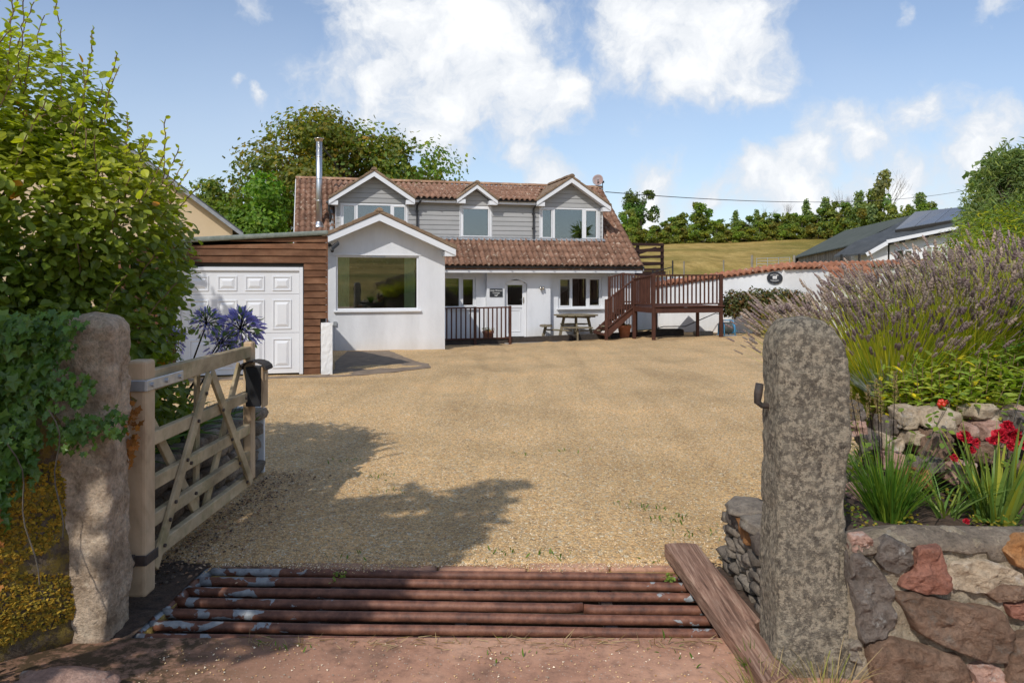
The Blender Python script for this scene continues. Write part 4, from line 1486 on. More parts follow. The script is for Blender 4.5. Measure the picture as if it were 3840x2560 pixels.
# timber box behind the cladding
mb.hexa([(GR - .12, GV + .02, -.3), (GR - .02, GV + .02, -.3), (gr_u(BKV) - .02, BKV, -.5), (gr_u(BKV) - .12, BKV, -.5),
         (GR - .12, GV + .02, 2.5), (GR - .02, GV + .02, 2.5), (gr_u(BKV) - .02, BKV, 2.42), (gr_u(BKV) - .12, BKV, 2.42)])
mb.box(GL, GL + .1, GV + .02, BKV, -.3, 2.32)
mb.box(GL + .1, gr_u(BKV) - .12, BKV - .1, BKV, -.5, 2.3)
wall_holes(mb, GL + .1, GR - .12, -.3, 2.3, GV + .02, GV + .1, [(-9.20, -7.03, -.31, 1.935)])
raw(mb, 'frame_wall', MAT['dark'], garage)
zt = lambda u: 2.53 + (u - GR) * .070       # felt edge line falls to the left
mb = MB()
mb.hexa([(GL - .1, GV - .09, zt(GL) - .01), (GR + .03, GV - .09, zt(GR)), (gr_u(BKV) + .03, BKV, 2.50), (GL - .1, BKV, 2.30),
         (GL - .1, GV - .09, zt(GL) + .085), (GR + .03, GV - .09, zt(GR) + .085), (gr_u(BKV) + .03, BKV, 2.57), (GL - .1, BKV, 2.36)])
mb.build('roof', MAT['felt'], garage, bevel=.03, segs=2)
# lap boards, piece by piece


def gboard(a0, a1, z0, z1, z1r=None):
    mb = MB()
    v = GV
    zr = z1 if z1r is None else z1r
    mb.hexa([(a0, v - .026, z0), (a1, v - .026, z0), (a1, v + .018, z0), (a0, v + .018, z0),
             (a0, v - .006, z1), (a1, v - .006, zr), (a1, v + .018, zr), (a0, v + .018, z1)])
    return mb.build('cladding_board', MAT['garage_board'], garage, bevel=.004)


GB = .128
z = -.04
rows = []
while z < 2.5:
    rows.append(z)
    z += GB
for i, z in enumerate(rows):
    z1 = z + GB - .006
    if z + GB * .5 < 1.95:
        gboard(-7.022, GR if z > .86 else -6.725, z, z1)
        gboard(GL, -9.205, z, z1)
    elif z1 < zt(GL):
        cut = R.choice([-8.0, -7.9, -8.6, None])
        if cut and i % 2:
            gboard(GL, cut - .003, z, z1)
            gboard(cut + .003, GR, z, z1)
        else:
            gboard(GL, GR, z, z1)
    else:
        # tapered boards under the sloping felt
        if z < zt(GR) - .02:
            a0 = max(GL, GR + (z + .02 - 2.53) / .070)
            zl = min(z1, zt(a0) - .004)
            zr = min(z1, zt(GR) - .004)
            gboard(a0, GR, z, zl, zr)
# corner post
MB().box(GR - .001, GR + .02, GV - .03, GV + .05, .88, 2.50).build('corner_post', MAT['garage_board'], garage)
# door frame and door with raised panels
mb = MB()
mb.box(-9.195, -9.125, GV - .035, GV + .04, -.03, 1.93)
mb.box(-7.10, -7.033, GV - .035, GV + .04, -.03, 1.93)
mb.box(-9.125, -7.10, GV - .035, GV + .04, 1.86, 1.93)
mb.build('door_frame', MAT['garage_white'], garage, bevel=.006)
gd = MB()
gz = [(-.005, .728), (.733, 1.434), (1.439, 1.857)]
for a, b in gz:
    gd.box(-9.122, -7.103, GV + .0, GV + .03, a, b)
gdoor = gd.build('garage_door', MAT['garage_white'], garage, bevel=.004)
for c0, c1 in ((-8.989, -8.661), (-8.516, -8.183), (-8.045, -7.71), (-7.575, -7.241)):
    for z0, z1 in ((.09, .634), (.80, 1.34), (1.50, 1.772)):
        mb = MB()
        # moulded rim then a raised field
        t = .028
        for q in ((c0, c1, z0, z0 + t), (c0, c1, z1 - t, z1), (c0, c0 + t, z0 + t, z1 - t), (c1 - t, c1, z0 + t, z1 - t)):
            mb.box(q[0], q[1], GV - .014, GV - .001, q[2], q[3])
        a, b, e, f_ = c0 + t + .012, c1 - t - .012, z0 + t + .012, z1 - t - .012
        k = .05
        mb.add([(a, GV - .001, e), (b, GV - .001, e), (b, GV - .001, f_), (a, GV - .001, f_), (a + k, GV - .02, e + k), (b - k, GV - .02, e + k), (b - k, GV - .02, f_ - k), (a + k, GV - .02, f_ - k)],
               [(4, 5, 6, 7), (0, 1, 5, 4), (1, 2, 6, 5), (2, 3, 7, 6), (3, 0, 4, 7)])
        mb.build('panel', MAT['garage_white'], gdoor, bevel=.004)
mb = MB()
mb.lathe([(.0, 0), (.034, .004), (.034, .02), (.018, .03), (.018, .045), (.026, .05), (.0, .055)], (0, 0, 0), 12)
h = mb.build('handle', MAT['black_pvc'], gdoor, True)
h.location = (-8.124, GV - .001, .53)
h.rotation_euler = (math.pi / 2, 0, 0)
# white stub of wall at the garage corner
mb = MB()
for j in range(9):
    z0, z1 = -.12 + j * .114, -.12 + (j + 1) * .114
    w0, w1 = [.004 * R.uniform(-1, 1) for _ in range(2)]
    mb.box(-6.718 + w0, -6.512 + w1, GV - .15, GV + .5, z0, z1 + .0005)
mb = MB()
nz_, nx_ = 16, 6
def stub_pt(i, j, side):
    u = -6.716 + .205 * i / nx_
    z = -.12 + 1.03 * j / nz_
    return (u + .006 * noise.noise(Vector((u * 20, z * 14, side))), GV - .15 + .010 * noise.noise(Vector((u * 16, z * 16, 3))), z + .006 * noise.noise(Vector((u * 30, 1, 2))) * (j == nz_))
vs = [stub_pt(i, j, 0) for j in range(nz_ + 1) for i in range(nx_ + 1)]
n0 = len(vs)
vs += [(x, GV + .0 - .031, z) for (x, y, z) in vs]
fs = [(j * (nx_ + 1) + i, j * (nx_ + 1) + i + 1, (j + 1) * (nx_ + 1) + i + 1, (j + 1) * (nx_ + 1) + i) for j in range(nz_) for i in range(nx_)]
for j in range(nz_):
    for i in (0, nx_):
        a, b = j * (nx_ + 1) + i, (j + 1) * (nx_ + 1) + i
        fs.append((a, b, n0 + b, n0 + a))
for i in range(nx_):
    a, b = nz_ * (nx_ + 1) + i, nz_ * (nx_ + 1) + i + 1
    fs.append((a, b, n0 + b, n0 + a))
mb.add([hw(*p) for p in vs], fs)
o = mb.build('wall_stub', MAT['rough_render'], None)
tag(o, 'short stub of white painted wall at the right corner of the garage', 'wall')


# ------------------------------------------------------------------ patio in front of the cottage
mb = MB()
mb.add([hw(-3.2, -1.95, -.35), hw(4.6, -1.75, -.35), hw(4.6, -.01, -.35), hw(-3.2, -.01, -.35), hw(-3.2, -1.95, -.5), hw(4.6, -1.75, -.5), hw(4.6, -.01, -.5), hw(-3.2, -.01, -.5)],
       [(0, 1, 2, 3), (0, 1, 5, 4), (1, 2, 6, 5)])
tag(mb.build('patio', MAT['patio']), kind='structure')
edge = empty('sleeper_edging', (0, 0, 0), 0, 'dark timber sleepers edging the patio along the gravel', 'edging')
ev = lambda u: -2.0 + .08 * (u + 3)          # line of the edge
for a, b in ((-3.1, -.75), (-.74, 1.5), (1.51, 3.9), (3.91, 4.75)):
    za, zb = -.185 + .018 * (a + .6), -.185 + .018 * (b + .6)
    mb = MB()
    p = [hw(a, ev(a) - .06, -.52), hw(b, ev(b) - .06, -.5), hw(b, ev(b) + .06, -.5), hw(a, ev(a) + .06, -.52),
         hw(a, ev(a) - .06, za), hw(b, ev(b) - .06, zb), hw(b, ev(b) + .06, zb), hw(a, ev(a) + .06, za)]
    mb.hexa(p)
    mb.build('sleeper', MAT['sleeper'], edge, bevel=.012)


def railing(root, a, b, zt0, zt1, zb0, zb1, n, mat_x, mat_z, bw=.045, rail=(.07, .045), names=('top_rail', 'bottom_rail', 'baluster')):
    """a, b: plan ends; rails between the given heights with n upright balusters"""
    a, b = Vector((*a, 0)), Vector((*b, 0))
    up = Vector((0, 0, 1))
    MB().obox(a + up * zt0, b + up * zt1, rail[0], rail[1]).build(names[0], mat_x, root, bevel=.006)
    MB().obox(a + up * zb0, b + up * zb1, rail[0] * .8, rail[1]).build(names[1], mat_x, root, bevel=.006)
    for i in range(n):
        t = (i + 1) / (n + 1)
        p = a.lerp(b, t)
        q0, q1 = zb0 + (zb1 - zb0) * t + rail[1] * .5, zt0 + (zt1 - zt0) * t - rail[1] * .5
        MB().obox((p.x, p.y, q0), (p.x, p.y, q1), bw, bw * .8, up=(b - a).normalized()).build(names[2], mat_z, root)


def post(root, p, z0, z1, w=.09, mat='deck_z', name='post', cap=True):
    m = MB()
    m.obox((p[0], p[1], z0), (p[0], p[1], z1), w, w, up=(math.cos(PHI), math.sin(PHI), 0))
    return m.build(name, MAT[mat], root, bevel=.008)


fence = empty('patio_railing', hw(-1.8, ev(-1.8), -.3), 0, 'low brown timber railing on the patio edge beside the white extension', 'railing')
fence.location = (0, 0, 0)
r0, r1, r2 = hw(-2.95, ev(-2.95) - .08), hw(-1.87, ev(-1.87) - .08), hw(-.70, ev(-.70) - .08)
for a, b, n in ((r0, r1, 6), (r1, r2, 7)):
    railing(fence, (a.x, a.y), (b.x, b.y), .79, .80, -.19, -.19, n, MAT['deck_x'], MAT['deck_z'])
for p, zt_ in ((r1, .83), (r2, .85), (r0, .82)):
    post(fence, p, -.5, zt_, .085)

# ------------------------------------------------------------------ raised deck with steps on the right
deck = empty('raised_deck', (0, 0, 0), 0, 'raised brown timber deck on posts with balustrade and steps down to the patio', 'deck')
P1, P2 = Vector((4.40, 23.8, 0)), Vector((6.65, 24.38, 0))
dv = Vector((-math.sin(PHI), math.cos(PHI), 0))
du = Vector((math.cos(PHI), math.sin(PHI), 0))
P0 = P1 + dv * 1.5
DZ = .84
NB = P0 - du * .98                               # foot of the stair balustrade
RB = P1 + dv * 2.55
RR = P2 + dv * 1.2
for p, z1, nm in ((P1, 1.88, 'post'), (P2, 1.87, 'post'), (P0, 1.76, 'post')):
    post(deck, p, g(p.x, p.y) - .1, z1, .10)
for p in (P1 + dv * 2.5 + du * .5, P1 + dv * 1.9 + du * .95, P2 + dv * .7 - du * .45, P1 + dv * 2.45):
    post(deck, p, g(p.x, p.y) - .1, DZ - .12, .09)
post(deck, P1 + dv * 1.9 + du * .95 - dv * .2, DZ, 1.80, .085)
railing(deck, (P1.x, P1.y), (P2.x, P2.y), 1.83, 1.83, .93, .93, 15, MAT['deck_x'], MAT['deck_z'])
railing(deck, (P1.x, P1.y), (P0.x, P0.y), 1.83, 1.71, .93, .90, 9, MAT['deck_x'], MAT['deck_z'])
railing(deck, (P0.x, P0.y), (NB.x, NB.y), 1.70, 1.00, .82, .10, 10, MAT['deck_x'], MAT['deck_z'])
post(deck, NB, -.45, 1.05, .085)
# house-side balustrade
B0, B1, B2 = P1 + dv * 2.55 - du * .45, P1 + dv * 2.55 + du * .05, P1 + dv * 2.4 + du * .75
post(deck, B0, -.4, 1.80, .085)
post(deck, B1, -.4, 1.93, .09)
post(deck, B2, .8, 1.84, .085)
railing(deck, (B0.x, B0.y), (B1.x, B1.y), 1.77, 1.89, .4, .9, 4, MAT['deck_x'], MAT['deck_z'])
railing(deck, (B1.x, B1.y), (B2.x, B2.y), 1.89, 1.80, .93, .93, 6, MAT['deck_x'], MAT['deck_z'])
railing(deck, ((P1 + dv * 1.65 + du * .6).x, (P1 + dv * 1.65 + du * .6).y), (B2.x, B2.y), 1.78, 1.80, .93, .93, 6, MAT['deck_x'], MAT['deck_z'])
# floor boards and beams
nb = 18
for i in range(nb):
    a = P1 + dv * (.02 + i * .14)
    ln = (P2 - P1).length - i * .0
    MB().obox(a + Vector((0, 0, DZ)), a + du * (ln + .05) + Vector((0, 0, DZ)), .132, .03).build('floor_board', MAT['deck_x'], deck, bevel=.004)
for a, b, zz, hh in ((P1 + dv * -.03, P2 + dv * -.03, DZ - .105, .17), (P1, P0, DZ - .105, .17), (P0, B1, DZ - .105, .17), (P2, P2 + dv * 2.3, DZ - .105, .17), (P1 + du * 1.1 + dv * .05, P1 + du * 1.1 + dv * 2.4, DZ - .1, .15)):
    a, b = a + (b - a).normalized() * .05, b - (b - a).normalized() * .05
    MB().obox(a + Vector((0, 0, zz)), b + Vector((0, 0, zz)), .045, hh).build('beam', MAT['deck_x'], deck, bevel=.005)
MB().obox(P1 - dv * .06 + Vector((0, 0, DZ + .02)), P2 - dv * .06 + du * .08 + Vector((0, 0, DZ + .02)), .09, .035).build('edge_board', MAT['deck_x'], deck, bevel=.005)
# stairs: strings and treads
for off in (dv * .03, dv * 1.0):
    a, b = P0 + off + Vector((0, 0, DZ - .12)), P0 + off - du * 1.02 + Vector((0, 0, -.16))
    MB().obox(a, b, .045, .20).build('stair_string', MAT['deck_x'], deck, bevel=.005)
for i in range(6):
    t = (i + .5) / 6
    c = P0 - du * (.98 * t) + Vector((0, 0, DZ - .06 - .98 * t))
    MB().obox(c + dv * .06, c + dv * .97, .24, .035).build('tread', MAT['deck_x'], deck, bevel=.004)
# odds and ends stored below
o = MB().box(6.05, 6.65, 25.3, 25.6, -.16, -.02).build('timber_block', MAT['weathered'], bevel=.02)
tag(o, 'short greenish timber block lying under the raised deck', 'timber')
mb = MB()
mb.tube([(4.6, 26.4, -.1), (5.2, 26.3, .08), (5.9, 26.1, .1), (6.4, 25.9, .35), (6.9, 26.0, .55), (7.4, 25.6, .5)], .018, 6)
o = mb.build('cable', MAT['black_pvc'])
tag(o, 'dark cable sagging along the white wall behind the raised deck', 'cable')
# dark trough below the steps
o = MB().box(4.75, 5.75, 25.6, 26.1, -.28, .03).build('trough', MAT['sleeper'], bevel=.03)
tag(o, 'low dark trough of plants in the shade under the deck', 'trough')

# ------------------------------------------------------------------ flat-roofed outbuilding with balcony behind
ob = empty('outbuilding', HO, PHI, 'white flat roofed annexe behind the cottage carrying the dark balcony', 'house')
MB().box(4.9, 7.35, 1.9, 6.5, -.5, 1.80).build('wall', MAT['render'], ob)
bal = empty('balcony', HO, PHI, 'dark brown balcony with horizontal rails beyond the right gable of the cottage', 'balcony')
BV = 1.55
MB().box(4.30, 6.45, BV - .03, BV + 2.5, 1.83, 2.01).build('floor', MAT['balcony'], bal, bevel=.01)
for z0, z1 in ((2.99, 3.10), (2.76, 2.86), (2.52, 2.61), (2.28, 2.37), (2.02, 2.12)):
    MB().box(4.32, 6.37, BV - .05, BV - .01, z0, z1).build('rail', MAT['balcony'], bal, bevel=.004)
for u in (4.45, 5.25, 6.28):
    MB().box(u, u + .1, BV + .0, BV + .1, 2.012, 3.0).build('post', MAT['balcony'], bal, bevel=.005)
MB().box(4.3, 4.62, BV - .07, BV - .052, 3.0, 3.17).build('rail', MAT['balcony'], bal)
for z0 in (2.2, 2.45, 2.7, 2.92):
    MB().obox((4.45, BV + 2.3, z0), (6.3, BV + 2.3, z0 + .06), .04, .09).build('rail', MAT['balcony'], bal)
MB().obox((4.5, BV + .9, 2.35), (6.3, BV + .5, 2.95), .04, .09).build('rail', MAT['balcony'], bal)
for z0 in (2.3, 2.6, 2.9):
    MB().obox((6.34, BV + .1, z0), (6.34, BV + 2.3, z0), .04, .09).build('rail', MAT['balcony'], bal)
for u in (5.45, 6.28, 4.45):
    MB().box(u, u + .1, BV + 2.3, BV + 2.4, 2.012, 3.0).build('post', MAT['balcony'], bal)
# black metal handrail of the path between deck and balcony
hr = empty('metal_handrail', (0, 0, 0), 0, 'thin black metal handrail between the raised deck and the balcony', 'handrail')
q0, q1 = Vector((5.05, 27.5, 0)), Vector((5.85, 27.9, 0))
for p, zt_ in ((q0, 2.02), (q1, 2.38)):
    MB().tube([(p.x, p.y, .3), (p.x, p.y, zt_)], .028, 6).build('post', MAT['black_pvc'], hr)
MB().tube([(q0.x, q0.y, 1.95), (q1.x, q1.y, 2.15)], .016, 6).build('top_rail', MAT['black_pvc'], hr)
for i in range(6):
    p = q0.lerp(q1, (i + 1) / 7)
    MB().tube([(p.x, p.y, .9), (p.x, p.y, 1.95 + .2 * (i + 1) / 7 - .1)], .01, 5).build('bar', MAT['black_pvc'], hr)


# ------------------------------------------------------------------ picnic table, pots, reel
pt = empty('picnic_table', hw(1.78, -1.25, -.35), PHI + .5, 'round weathered timber picnic table with attached benches on the patio', 'picnic table')
pt.scale = (1.1, 1.1, 1.14)
PW = MAT['picnic']
for i in range(6):        # round top from planks
    y0, y1 = -.62 + i * .207, -.62 + (i + 1) * .207 - .012
    ym = max(abs(y0), abs(y1)) * .93
    hx = math.sqrt(max(.02, .64 ** 2 - min(.60, ym) ** 2)) + .05
    yi = min(abs(y0), abs(y1))
    hx2 = math.sqrt(max(.02, .64 ** 2 - min(.62, yi) ** 2))
    a, b = (hx, hx2) if abs(y0) > abs(y1) else (hx2, hx)
    MB().hexa([(-a, y0, .72), (a, y0, .72), (b, y1, .72), (-b, y1, .72), (-a, y0, .752), (a, y0, .752), (b, y1, .752), (-b, y1, .752)]).build('top_plank', PW, pt, bevel=.006)
MB().box(-.05, .05, -.55, .55, .655, .718).build('batten', PW, pt)
MB().box(-.5, -.4, -.36, .36, .665, .717).build('batten', PW, pt)
MB().box(.4, .5, -.36, .36, .665, .717).build('batten', PW, pt)
for k in range(4):
    t = k * math.pi / 2 + math.pi / 4
    c, s_ = math.cos(t), math.sin(t)
    rad = lambda r, z: (c * r, s_ * r, z)
    MB().obox(rad(.36, .70), rad(.52, .0), .09, .045, up=(-s_, c, 0)).build('leg', PW, pt, bevel=.005)
    MB().obox(rad(.12, .27), rad(1.0, .30), .09, .045, up=(0, 0, 1)).build('brace', PW, pt, bevel=.005)
    MB().obox(rad(.93, .40), rad(1.04, .0), .09, .045, up=(-s_, c, 0)).build('leg', PW, pt, bevel=.005)
for k in range(4):
    t = k * math.pi / 2 + math.pi / 4
    for j, r0_ in enumerate((.80, .97)):
        mb = MB()
        vs = []
        for i in range(7):
            a = t + math.radians(-24 + i * 8)
            for rr in (r0_, r0_ + .155):
                for zz in (.40, .435):
                    vs.append((math.cos(a) * rr, math.sin(a) * rr, zz))
        fs = []
        for i in range(6):
            o_ = i * 4
            fs += [(o_ + 1, o_ + 3, o_ + 7, o_ + 5), (o_, o_ + 4, o_ + 6, o_ + 2), (o_, o_ + 1, o_ + 5, o_ + 4), (o_ + 2, o_ + 6, o_ + 7, o_ + 3)]
        fs += [(0, 2, 3, 1), (24, 25, 27, 26)]
        mb.add(vs, fs)
        mb.build('seat_plank', PW, pt, bevel=.005)


def pot(loc, r, h, label, plant, name='plant_pot'):
    o = empty(name, loc, 0, label, 'plant pot')
    mb = MB().lathe([(r * .62, 0), (r * .66, .01), (r * .93, h * .78), (r * 1.0, h * .8), (r * 1.03, h * .84), (r * 1.03, h * .97), (r, h), (r * .9, h), (r * .86, h * .86), (0, h * .86)], n=24)
    mb.build('pot', MAT['terracotta'], o, True)
    n_ = 60
    rg = np.random.default_rng(int(r * 1000))
    p = np.stack([rg.normal(0, r * .45, n_), rg.normal(0, r * .45, n_), np.full(n_, h * .88) + rg.random(n_) * h * plant], 1)
    rot_ = frames(np.stack([rg.normal(0, 1, n_), rg.normal(0, 1, n_), np.full(n_, .8)], 1), rg, ((0, 0, 1), .4))
    V_, F_ = scatter(*LEAF_OVAL, p, rot_, rg.uniform(.03, .07, n_))
    tn = np.repeat(np.array([(1, 1, 1), (.7, .6, .6), (1.6, 1.0, .8)])[rg.integers(0, 3, n_)], 9, axis=0)
    link(bpy.data.objects.new('foliage', np_mesh('foliage', V_, F_, MAT['bush'], tn)), o)
    return o


pp = hw(3.42, -1.55, -.3)
pot((pp.x, pp.y, -.35), .235, .50, 'large terracotta pot with a low plant at the foot of the deck steps', .12)
pp = hw(-1.30, -1.35, -.35)
pot((pp.x, pp.y, -.35), .19, .36, 'small terracotta pot with a leafy plant behind the patio railing', .35)

reel = empty('hose_reel', (6.93, 24.75, g(6.9, 24.7)), .25, 'blue framed garden hose reel standing on the gravel against the white wall', 'hose reel')
mb = MB()
mb.tube([(-.17, 0, .26), (.17, 0, .26)], .145, 20)
mb.build('drum', MAT['rope'], reel, True)
for i in range(7):
    mb = MB()
    x = -.14 + i * .045
    mb.tube([(x, .165 * math.cos(t), .26 + .165 * math.sin(t)) for t in [2 * math.pi * k / 20 for k in range(21)]], .022, 6, caps=False)
    mb.build('hose_coil', MAT['rope'], reel, True)
for x in (-.19, .19):
    mb = MB()
    mb.tube([(x, -.2, 0), (x, -.17, .35), (x, -.1, .46), (x, 0, .5), (x, .1, .46), (x, .17, .35), (x, .2, 0)], .022, 8)
    mb.build('side_frame', MAT['blue'], reel, True)
    MB().tube([(x - .008, 0, .26), (x + .008, 0, .26)], .2, 24).build('side_disc', MAT['blue'], reel, True)
MB().tube([(-.19, 0, .5), (.19, 0, .5)], .02, 8).build('carry_handle', MAT['blue'], reel, True)
mb = MB()
mb.tube([(.2, 0, .26), (.32, 0, .26), (.32, 0, .16), (.4, 0, .16)], .018, 8)
mb.build('crank', MAT['blue'], reel, True)
MB().box(-.25, .25, -.22, .22, .0, .03).build('foot', MAT['galv'], reel, bevel=.01)
mb = MB()
pts = [(7.1, 24.75, -.09), (7.4, 24.8, -.10), (7.6, 24.95, -.06), (7.72, 25.05, .15), (7.72, 25.1, .5), (7.68, 25.1, .75)]
mb.tube(pts, .012, 6)
o = mb.build('garden_hose', MAT['rope'])
tag(o, 'thin hose trailing from the reel up the white wall', 'hose')

# ------------------------------------------------------------------ white boundary wall with a tiled cap
wA, wC, wE = Vector((5.2, 28.3, 0)), Vector((8.75, 24.7, 0)), Vector((14.6, 26.75, 0))
bw_ = empty('boundary_wall', (0, 0, 0), 0, 'long white painted wall capped with orange clay tiles running behind the deck', 'wall')


def wall_seg(a, b, za, zb, name, t=.3):
    d = (b - a).normalized()
    nrm = Vector((d.y, -d.x, 0))
    n_ = int((b - a).length / .22)
    vs, fs = [], []
    rows_ = 9
    for i in range(n_ + 1):
        p = a.lerp(b, i / n_)
        zt_ = za + (zb - za) * i / n_
        for j in range(rows_ + 1):
            q = p + nrm * (.018 * noise.noise(Vector((p.x * 2.2, p.y * 2.2, j * .5))))
            vs.append((q.x, q.y, -.6 + (zt_ + .6) * j / rows_))
        q = p - nrm * t
        vs.append((q.x, q.y, zt_))
        vs.append((q.x, q.y, -.6))
    k = rows_ + 3
    for i in range(n_):
        for j in range(k - 1):
            fs.append((i * k + j, (i + 1) * k + j, (i + 1) * k + j + 1, i * k + j + 1))
    fs.append(tuple(range(k)))
    fs.append(tuple(n_ * k + j for j in range(k)))
    MB().add(vs, fs).build(name, MAT['rough_render'], bw_)
    return d, nrm


clay_me = tile_mesh(.23, .40).mesh('cap_tile', MAT['clay_tile'], True)


def cap_tiles(a, b, za, zb, parent, t=.3, w=.215, lim=400, over=.1):
    d = (b - a).normalized()
    nrm = Vector((d.y, -d.x, 0))
    n_ = int((b - a).length / w)
    rz = math.atan2(d.y, d.x)
    for i in range(n_):
        p = a.lerp(b, (i + .5) / n_)
        z_ = za + (zb - za) * (i + .5) / n_
        q = p + nrm * over
        o = inst('cap_tile', clay_me, parent, (q.x, q.y, z_ - .035 + R.uniform(-.006, .006)), (math.radians(27) + R.uniform(-.03, .03), 0, rz + R.uniform(-.03, .03)), (w / .23, 1.0, 1.25))
    mb = MB()
    for i in range(int((b - a).length / .45)):
        p = a.lerp(b, (i + .5) * .45 / (b - a).length)
        z_ = za + (zb - za) * (i + .5) * .45 / (b - a).length
    return


zA, zC, zE = 1.42, 2.04, 2.20
wall_seg(wA, wC, zA, zC, 'wall_face')
wall_seg(wC + Vector((.01, .004, 0)), wE, zC, zE, 'wall_face')
cap_tiles(wA, wC, zA, zC, bw_)
cap_tiles(wC, wE, zC, zE, bw_)
# back board under the tiles
for a, b, za, zb in ((wA, wC, zA, zC), (wC, wE, zC, zE)):
    d = (b - a).normalized()
    nrm = Vector((d.y, -d.x, 0))
    p = [a + nrm * .07, b + nrm * .07, b - nrm * .25, a - nrm * .25]
    MB().hexa([(p[0].x, p[0].y, za - .03), (p[1].x, p[1].y, zb - .03), (p[2].x, p[2].y, zb + .0), (p[3].x, p[3].y, za),
               (p[0].x, p[0].y, za - .012), (p[1].x, p[1].y, zb - .012), (p[2].x, p[2].y, zb + .13), (p[3].x, p[3].y, za + .13)]).build('cap_bed', MAT['clay_tile'], bw_)
# lower lean-to wall in front at the far right
lw = empty('low_wall', (0, 0, 0), 0, 'low white wall with a short run of orange tiles half hidden by the lavender', 'wall')
la, lb = Vector((9.9, 23.6, 0)), Vector((11.6, 24.2, 0))
d = (lb - la).normalized()
nrm = Vector((d.y, -d.x, 0))
p = [la, lb, lb - nrm * .5, la - nrm * .5]
MB().hexa([(q.x, q.y, -.4) for q in p] + [(q.x, q.y, 1.72) for q in p]).build('wall_face', MAT['rough_render'], lw)
cap_tiles(la, lb, 1.72, 1.76, lw, over=.12)
cap_tiles(la - nrm * .3, lb - nrm * .3, 1.9, 1.94, lw, over=.1)
# oval plaque, pipe
d = (wC - wA).normalized()
nrm = Vector((d.y, -d.x, 0))
c = wA.lerp(wC, .945)
osg = empty('oval_sign', (c.x + nrm.x * .03, c.y + nrm.y * .03, 1.745), math.atan2(d.y, d.x), 'oval black plaque with white picture and lettering on the white wall', 'sign')
mb = MB()
k = 32
el = [(.27 * math.cos(2 * math.pi * i / k), .19 * math.sin(2 * math.pi * i / k)) for i in range(k)]
mb.prism(el, -.02, -.002, 'y')
mb.build('panel', MAT['sign_black'], osg)
mb = MB()
mb.box(-.06, .08, -.026, -.0205, -.03, .035)
mb.prism([(-.07, .035), (.09, .035), (.07, .06), (-.05, .06)], -.026, -.0205, 'y')
mb.box(.06, .085, -.026, -.0205, .06, .085)
for x in (-.035, .0, .035):
    mb.box(x, x + .02, -.0275, -.0265, .0, .02, 1)
mb.build('house_picture', [MAT['sign_white'], MAT['sign_black']], osg)
for txt, rr, zc, up_ in (('WESTON', .16, -.045, 1), ('FARMHOUSE', .2, .10, -1)):
    n_ = len(txt)
    for i, ch in enumerate(txt):
        f = (i - (n_ - 1) / 2)
        x = f * (.046 if up_ > 0 else .033)
        z_ = (.112 - abs(f) * .010) if up_ > 0 else (-.10 + abs(f) * .005)
        text_obj('lettering', ch, .06 if up_ > 0 else .05, MAT['sign_white'], osg, (x, -.023, z_), rot=(math.pi / 2, f * .10 * up_, 0))
c = wA.lerp(wC, .955)
vp = empty('vent_pipe', (c.x + nrm.x * .02, c.y + nrm.y * .02, 1.32), math.atan2(d.y, d.x), 'short white vent pipe sticking out of the wall below the oval plaque', 'pipe')
mb = MB()
mb.tube([(0, .0, -.06), (0, -.12, -.05), (0, -.2, .02)], [.05, .05, .05], 12, caps=False)
mb.tube([(0, -.195, .018), (0, -.17, -.0)], .038, 12, m=1)
mb.build('elbow', [MAT['upvc'], MAT['dark']], vp, True)
MB().box(-.07, .07, -.015, .0, -.13, .01).build('plate', MAT['upvc'], vp, bevel=.005)


